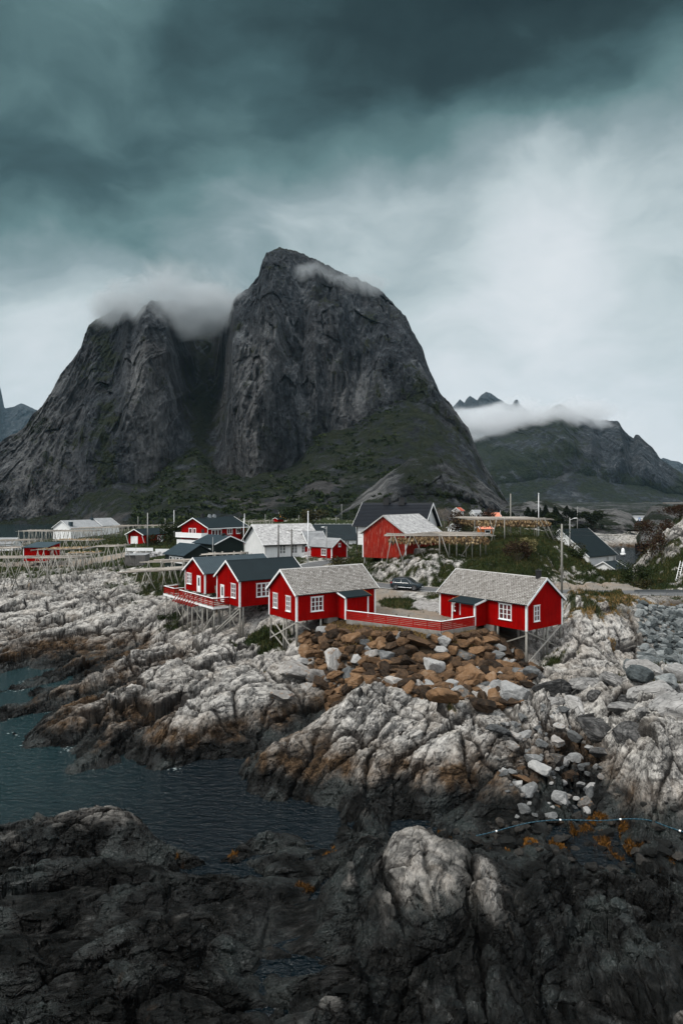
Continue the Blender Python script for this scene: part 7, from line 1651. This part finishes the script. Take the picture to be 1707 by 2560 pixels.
for x, y, r in beach:
    sz = 'larger' if r > 0.3 else 'small'
    boulder(x, y, r, 'rock_dark', sz + ' wet dark stone on the weedy channel floor at lower right', sz + ' wet dark stones on the channel floor', rnd, sink=0.25, name='wet_stone', cat='stone')

# =================================================================== PLANTS
def leaf_cloud(rnd, n, shape, size, cone=False):
    """many small leaf faces spread through a crown; shape(u) gives a random point inside it"""
    V = []; F = []; C_ = []
    for i in range(n):
        q, shade = shape(rnd); a = Vector((rnd.gauss(0, 1), rnd.gauss(0, 1), rnd.gauss(0, 0.6))).normalized(); b = a.cross(Vector((rnd.gauss(0, 1), rnd.gauss(0, 1), rnd.gauss(0, 1)))).normalized(); s = size * rnd.uniform(0.6, 1.4)
        k = len(V); V += [q - a * s, q + b * s * 0.55, q + a * s, q - b * s * 0.55]; F.append((k, k + 1, k + 2, k + 3)); C_ += [shade] * 4
    return V, F, C_
LEAFM = {}
def leafmat(name, stops): LEAFM[name] = varied(name, stops, 0.85, 1.2, 0.25, 0, 0.1)
leafmat('dark_green_leaves', [(0.0, (0.006, 0.0108, 0.0042)), (0.6, (0.018, 0.0276, 0.0096)), (1.0, (0.036, 0.0456, 0.0156))])
leafmat('brown_leaves', [(0.0, (0.0132, 0.0078, 0.0054)), (0.6, (0.036, 0.0216, 0.0132)), (1.0, (0.066, 0.045, 0.024))])
leafmat('olive_leaves', [(0.0, (0.0132, 0.0132, 0.0054)), (0.6, (0.0372, 0.0348, 0.0132)), (1.0, (0.072, 0.06, 0.027))])
leafmat('spruce_needles', [(0.0, (0.003, 0.006, 0.0036)), (0.6, (0.0084, 0.0132, 0.0072)), (1.0, (0.018, 0.024, 0.012))])
leafmat('red_brown_leaves', [(0.0, (0.012, 0.0054, 0.0042)), (0.5, (0.033, 0.0156, 0.0096)), (1.0, (0.045, 0.036, 0.015))])
leafmat('straw_leaves', [(0.0, (0.05, 0.048, 0.018)), (0.5, (0.13, 0.115, 0.05)), (1.0, (0.24, 0.20, 0.10))])
M['bark'] = plain('bark', (0.05, 0.042, 0.034), 0.9)
def bush(px, D, rx, ry, h, mat, label, name='bush', n=900, size=0.14, seed=1, group=None, cat='bush', z=None, gapn=7):
    rnd = random.Random(seed); c = at(px, HY, D); zg = hz(c.x, c.y) if z is None else z; o = empty(name, (c.x, c.y, zg), 0, label, cat, group)
    cl = [(Vector((rnd.uniform(-.75, .75) * rx, rnd.uniform(-.75, .75) * ry, rnd.uniform(0.25, 0.85) * h)), rnd.uniform(0.28, 0.5)) for _ in range(gapn)]
    def shape(r):
        k, f = r.choice(cl); d = Vector((r.gauss(0, 1), r.gauss(0, 1), r.gauss(0, 1))).normalized() * (r.random() ** 0.4); q = k + Vector((d.x * rx * f, d.y * ry * f, d.z * h * f * 0.8)); q.z = max(q.z, 0.02)
        return q, min(1, max(0, r.gauss(0.5, 0.25)))
    V, F, C_ = leaf_cloud(rnd, n, shape, size); mb = MB(); mb.v = V; mb.f = F; mb.c = C_; mb.build('foliage', LEAFM[mat], o, fix=False)
    mb = MB()
    for k, f in cl: mb.tube((k.x * 0.15, k.y * 0.15, -0.1), k, 0.05, 0.02, 5)
    mb.build('stem', M['bark'], o, fix=False); return o
bush(870, 103, 2.8, 1.8, 3.6, 'olive_leaves', 'olive-brown bush at the left corner of the red barn', seed=1, n=1500)
bush(1292, 100.5, 2.4, 1.6, 3.2, 'brown_leaves', 'dark brown bush on the grassy hill below the higher rack', seed=2, n=1300)
bush(1318, 104, 2.0, 1.4, 2.0, 'straw_leaves', 'pale olive shrub hanging over a rock on the grassy hill', seed=3, n=1000)
bush(1582, 100, 2.4, 1.8, 3.4, 'dark_green_leaves', 'dark green bush beside the track, right of the harbour building', seed=4, n=1600)
bush(1628, 108, 2.6, 2.5, 4.0, 'red_brown_leaves', 'red-brown shrubs climbing the right hillside', seed=5, n=1500)
bush(1648, 116, 3.6, 3, 3.4, 'red_brown_leaves', 'tall red-brown shrubs behind the right hillside rock', seed=6, n=2000)
bush(1700, 124, 4.0, 3, 2.4, 'red_brown_leaves', 'red-brown thicket on the skyline at the right edge', seed=61, n=2000)
bush(1620, 99, 2.2, 1.3, 1.5, 'olive_leaves', 'low olive bush at the foot of the right hillside', seed=7, n=700)
bush(1430, 117, 4, 2, 2.4, 'olive_leaves', 'low olive scrub on the right shoulder of the grassy hill', seed=8, n=1200)
bush(1448, 109, 2.2, 1.6, 1.8, 'dark_green_leaves', 'dark scrub on the rocky right end of the hill', seed=9, n=900)
bush(420, 178, 4.5, 3, 6.2, 'dark_green_leaves', 'dark tree-like bush between the red garage and the balcony house', seed=10, n=2000, size=0.22)
bush(386, 174, 2.6, 1.6, 2.8, 'dark_green_leaves', 'dark bush against the long wall of the red garage', seed=11, n=900, size=0.2)
bush(600, 172, 3.4, 2, 5.0, 'dark_green_leaves', 'dark bush between the balcony house and the white warehouse', seed=12, n=1400, size=0.2)
bush(721, 121, 0.9, 0.6, 1.7, 'dark_green_leaves', 'small dark bush under the warehouse windows', seed=13, n=350)
bush(1168, 150, 4.2, 2.6, 5.6, 'brown_leaves', 'brown thicket left of the higher hill rack', seed=14, n=1700, size=0.2)
bush(1190, 230, 6, 3, 6.5, 'brown_leaves', 'brown trees around the red-roofed house', seed=15, n=1700, size=0.3)
bush(1395, 128, 2.6, 1.5, 2.6, 'dark_green_leaves', 'dark bush at the right end of the higher rack', seed=16, n=900)
bush(436, 89.5, 2.2, 1.6, 1.3, 'dark_green_leaves', 'grassy clump below the left end of the deck', seed=17, n=900)
bush(790, 296, 8, 4, 5.5, 'olive_leaves', 'scrub wood on the slope behind the teal-roofed house', seed=18, n=1600, size=0.4); bush(735, 315, 8, 4, 7, 'dark_green_leaves', 'dark trees behind the yellow house', seed=19, n=1600, size=0.4)
# bare tree behind the black-roofed house
bt = empty('bare_tree', (*at(1112, HY, 165).xy, hz(at(1112, HY, 165).x, 165)), 0, 'big leafless grey tree right of the black-roofed house', 'tree')
rnd = random.Random(4); tr = MB(); cr = MB()
def limb(p, d, L, r, lev):
    q = p + d * L; (tr if lev < 2 else cr).tube(p, q, r, r * 0.65, 5, False)
    if lev >= 5: return
    for _ in range(3 if lev < 4 else 2):
        nd = (d + Vector((rnd.gauss(0, .5), rnd.gauss(0, .5), rnd.gauss(0.08, .28)))).normalized(); limb(q, nd, L * rnd.uniform(0.6, 0.85), r * 0.58, lev + 1)
for a in range(4): limb(Vector((0, 0, -0.3)), Vector((rnd.gauss(0, .35), rnd.gauss(0, .35), 1)).normalized(), 2.6, 0.16, 0)
M['twig'] = plain('grey_twigs', (0.14, 0.115, 0.095), 0.9); tr.build('trunk', M['twig'], bt, fix=False); cr.build('crown', M['twig'], bt, fix=False)
# spruces on the knoll
rnd = random.Random(9)
def spruce(px, base_py, D, h, w, label, seed):
    rn = random.Random(seed); c = at(px, base_py, D); o = empty('spruce_tree', (c.x, c.y, c.z), 0, label, 'spruce', 'dark spruces on the rocky knoll')
    mb = MB(); mb.tube((0, 0, -1), (0, 0, h * 0.95), 0.16, 0.03, 6); mb.build('trunk', M['bark'], o, fix=False)
    def shape(r):
        k = r.random() ** 0.8; z = h * (0.08 + 0.92 * k); rad = w * (1 - k) ** 0.8 * (0.55 + 0.45 * abs(math.sin(k * 26 + seed))) + 0.08; a = r.uniform(0, 6.283); f = r.random() ** 0.5
        return Vector((rad * f * math.cos(a), rad * f * math.sin(a), z - 0.35 * rad * f)), min(1, max(0, r.gauss(0.45, 0.25)))
    V, F, C_ = leaf_cloud(rn, 460, shape, 0.42); mb = MB(); mb.v = V; mb.f = F; mb.c = C_; mb.build('crown', LEAFM['spruce_needles'], o, fix=False)
for i in range(26):
    px = rnd.choice([rnd.gauss(1348, 16), rnd.gauss(1425, 18), rnd.gauss(1380, 40)]); by = 1302 + rnd.uniform(-14, 14)
    spruce(px, by, rnd.uniform(276, 292), rnd.uniform(2.4, 4.6), rnd.uniform(1.8, 3.2), 'dark spruce in the clump on the rocky knoll beyond the higher rack', 500 + i)
for i in range(26):
    px = rnd.uniform(1250, 1560); D = rnd.uniform(270, 300); q = at(px, 1306 + rnd.uniform(-18, 18), D)
    bush(px, D, rnd.uniform(2, 5), 2, rnd.uniform(1.6, 3.4), rnd.choice(['spruce_needles', 'dark_green_leaves', 'spruce_needles']), 'low dark scrub among the pale rocks of the knoll beyond the higher rack', name='scrub_bush', n=420, size=0.34, seed=800 + i, group='dark scrub on the rocky knoll', z=q.z - 0.5)
# grass tufts: blades standing in the grass-covered ground, as one growth
def blades(name, sel, n, hlo, hhi, wd, mat, label, seed):
    r = np.random.default_rng(seed); idx = np.where(sel)[0]
    if len(idx) == 0: return
    area = (TY[idx] ** 2)                                  # grid cells grow with distance
    pk = r.choice(idx, n, p=area / area.sum()); x = TX[pk] + r.normal(0, 0.06, n) * TY[pk] / 60; y = TY[pk] + r.normal(0, 0.12, n); z = TZ[pk] - 0.05
    h_ = r.uniform(hlo, hhi, n) * (0.7 + 0.6 * r.random(n)); a = r.uniform(0, 2 * np.pi, n); lean = r.normal(0, 0.28, (n, 2)) * h_[:, None]
    cx, sx_ = np.cos(a) * wd * r.uniform(.6, 1.4, n), np.sin(a) * wd * r.uniform(.6, 1.4, n)
    V = np.stack([np.stack([x - cx, y - sx_, z], 1), np.stack([x + cx, y + sx_, z], 1), np.stack([x + lean[:, 0] + cx * .2, y + lean[:, 1] + sx_ * .2, z + h_], 1)], 1).reshape(-1, 3)
    var = np.repeat(np.clip(r.normal(0.5, 0.22, n) + 0.5 * fbm2(x / 4, y / 4, 2, 600), 0, 1), 3)
    o = np_mesh(name, V, np.arange(3 * n).reshape(-1, 3), mat, None, False, {'var': var}); return tag(o, label, 'grass', None, 'stuff')
M['grass'] = varied('grass_blades', [(0.0, (0.0084, 0.0144, 0.0048)), (0.4, (0.0204, 0.03, 0.009)), (0.7, (0.0396, 0.0408, 0.0132)), (1.0, (0.096, 0.075, 0.033))], 0.85, 0.8, 0.25, 0, 0.1)
near_g = (vegm > 0.45) & (TY > 40) & (TY < 130) & (np.abs(Tpx - CX) < 900) & (Trd > 2.6)
blades('grass', near_g, 90000, 0.18, 0.5, 0.05, M['grass'], 'rough grass on the hill, verges and rock pockets', 1)
far_g = (vegm > 0.45) & (TY >= 130) & (TY < 260) & (np.abs(Tpx - CX) < 900)
blades('meadow_grass', far_g, 60000, 0.2, 0.55, 0.11, M['grass'], 'rough grass around the village houses', 2)
M['straw'] = varied('dry_grass', [(0.0, (0.06, 0.038, 0.014)), (0.5, (0.17, 0.11, 0.04)), (1.0, (0.30, 0.20, 0.08))], 0.85, 0.8, 0.25, 0, 0.1)
dry = ((np.abs(Tpx - 1000) < 190) & (TY > 66) & (TY < 71.5) & (soil > 0.3)) | ((lich > 0.3) & (TY > 68) & (TY < 92) & (Tpx > 1380))
blades('dry_grass', dry & (gravel < 0.3), 14000, 0.12, 0.34, 0.035, M['straw'], 'dry yellow grass below the fence and on the rock dome', 3)
wd_ = (weed > 0.35) & (TY < 46)
blades('seaweed', wd_, 26000, 0.05, 0.16, 0.05, varied('rockweed', [(0.0, (0.012, 0.007, 0.003)), (0.5, (0.07, 0.032, 0.006)), (1.0, (0.20, 0.085, 0.012))], 0.6, 2, 0.25, 0, 0.2), 'orange-brown rockweed lying in the channel', 4)
# scrub on the talus under the mountain
r = np.random.default_rng(21); SV = []; SF = []; SC = []; kk_ = 0
mm = bpy.data.objects['main_mountain'].data; nv = len(mm.vertices); co = np.empty(nv * 3); mm.vertices.foreach_get('co', co); co = co.reshape(-1, 3)
fh = bpy.data.objects['foothill'].data; co2 = np.empty(len(fh.vertices) * 3); fh.vertices.foreach_get('co', co2); co2 = co2.reshape(-1, 3)
ppx = co[:, 0] / co[:, 1] * FPX + CX; tal = (np.arange(nv) < 90 * 860) & (ppx > 330) & (ppx < 1000); pn = fbm2(co[:, 0] / 28, co[:, 1] / 22, 3, 700)
c1_ = co[tal & (pn > -0.02)]; ppx2 = co2[:, 0] / co2[:, 1] * FPX + CX; c2_ = co2[(np.arange(len(co2)) < 80 * 360) & (fbm2(co2[:, 0] / 14, co2[:, 2] / 9, 3, 701) > 0.18) & (ppx2 < 1250)]
for pts, cnt, sz in ((c1_, 1500, 2.3), (c2_, 260, 1.2)):
    for q in pts[r.integers(0, len(pts), cnt)]:
        s = sz * r.uniform(0.5, 1.25); sh = np.clip(r.normal(0.4, 0.25), 0, 1)
        for _ in range(16):
            d = r.normal(size=3); d /= np.linalg.norm(d); d[2] = abs(d[2]); c = q + d * s * np.array([1.1, 1.1, 0.75]) * r.random() ** 0.4; a = r.normal(size=3); a /= np.linalg.norm(a); b = np.cross(a, r.normal(size=3)); b /= np.linalg.norm(b)
            e = s * r.uniform(0.22, 0.5); SV += [c - a * e, c + b * e * .7, c + a * e, c - b * e * .7]; SF.append((kk_, kk_ + 1, kk_ + 2, kk_ + 3)); kk_ += 4; SC += [np.clip(sh + r.normal(0, 0.12), 0, 1)] * 4
o = np_mesh('scrub', np.array(SV), np.array(SF), LEAFM['dark_green_leaves'], None, False, {'var': np.array(SC)}); tag(o, 'dark green scrub covering the slope under the mountain cliffs', 'scrub', None, 'stuff')

# =================================================================== MIST AND HAZE
def mist(name, px, py, D, rx, ry, rz, dens, scale, thr, seed, label, rot=0.0, tint=(0.62, 0.66, 0.68)):
    c = at(px, py, D); bm = bmesh.new(); bmesh.ops.create_icosphere(bm, subdivisions=3, radius=1.0); me = bpy.data.meshes.new(name); bm.to_mesh(me); bm.free()
    o = link(name, me); o.location = c; o.scale = (rx, ry, rz); o.rotation_euler = (0, rot, 0)
    m = bpy.data.materials.new(name); m.use_nodes = True; m.node_tree.nodes.clear(); t = NT(m.node_tree)
    tcn = t.n('ShaderNodeTexCoord'); ob = tcn.outputs['Object']
    ln = t.n('ShaderNodeVectorMath', {'operation': 'LENGTH'}, i0=ob).outputs['Value']
    wp = t.n('ShaderNodeNewGeometry').outputs['Position']
    n = t.noise(t.scalev(wp, (1 / scale, 1 / scale, 1.5 / scale)), 1.0, 5, 0.6, 0.6)
    fall = t.mr(ln, 0.15, 1.0, 1, 0, True)
    d = t.mr(t.m('ADD', n, t.m('MULTIPLY', t.m('SUBTRACT', fall, 1.0), 0.55)), thr, thr + 0.22, 0, 1, True)
    pv = t.n('ShaderNodeVolumePrincipled', Density=t.m('MULTIPLY', d, dens), Color=tint); pv.inputs['Anisotropy'].default_value = 0.1
    t.n('ShaderNodeOutputMaterial', Volume=pv)
    m.volume_intersection_method = 'FAST' if hasattr(m, 'volume_intersection_method') else None
    me.materials.append(m); return tag(o, label, 'mist', None, 'stuff')
mist('mist', 430, 765, 712, 165, 75, 56, 0.030, 52, 0.17, 1, 'grey mist lying over the left summits of the main mountain')
mist('mist', 535, 775, 725, 70, 60, 50, 0.032, 40, 0.17, 9, 'grey mist sinking into the gully between the two summits')
mist('mist', 470, 715, 790, 130, 60, 56, 0.012, 60, 0.20, 10, 'thin cloud hanging above the left summits')
mist('mist', 290, 765, 715, 62, 45, 36, 0.028, 36, 0.20, 2, 'thin mist around the leftmost small summit')
mist('mist', 740, 690, 722, 95, 40, 26, 0.022, 34, 0.24, 3, 'thin veil of mist below the main summit')
mist('mist', 890, 715, 728, 65, 40, 24, 0.020, 30, 0.24, 4, 'wisp of mist on the right shoulder of the main mountain')
mist('mist', 1250, 1058, 2050, 290, 220, 120, 0.018, 90, 0.23, 5, 'white cloud bank filling the pass left of the right-hand mountain', tint=(0.86, 0.88, 0.90))
mist('mist', 1430, 1040, 1950, 260, 220, 95, 0.016, 80, 0.25, 6, 'white cloud bank over the top of the right-hand mountain', tint=(0.86, 0.88, 0.90))
mist('mist', 1210, 1045, 4000, 480, 220, 80, 0.008, 220, 0.08, 7, 'white cloud layer below the distant peaks', tint=(0.86, 0.88, 0.90))
# even thin air
me = bpy.data.meshes.new('haze'); mb = MB(); mb.box(-5200, 5200, -60, 5750, -6, 900); hz_o = mb.build('haze', None)
m = bpy.data.materials.new('haze'); m.use_nodes = True; m.node_tree.nodes.clear(); t = NT(m.node_tree)
pv = t.n('ShaderNodeVolumePrincipled', Color=(0.50, 0.80, 1.0), Density=0.00002); t.n('ShaderNodeOutputMaterial', Volume=pv)
hz_o.data.materials.append(m); tag(hz_o, 'thin even sea air over the whole scene', 'haze', None, 'stuff')
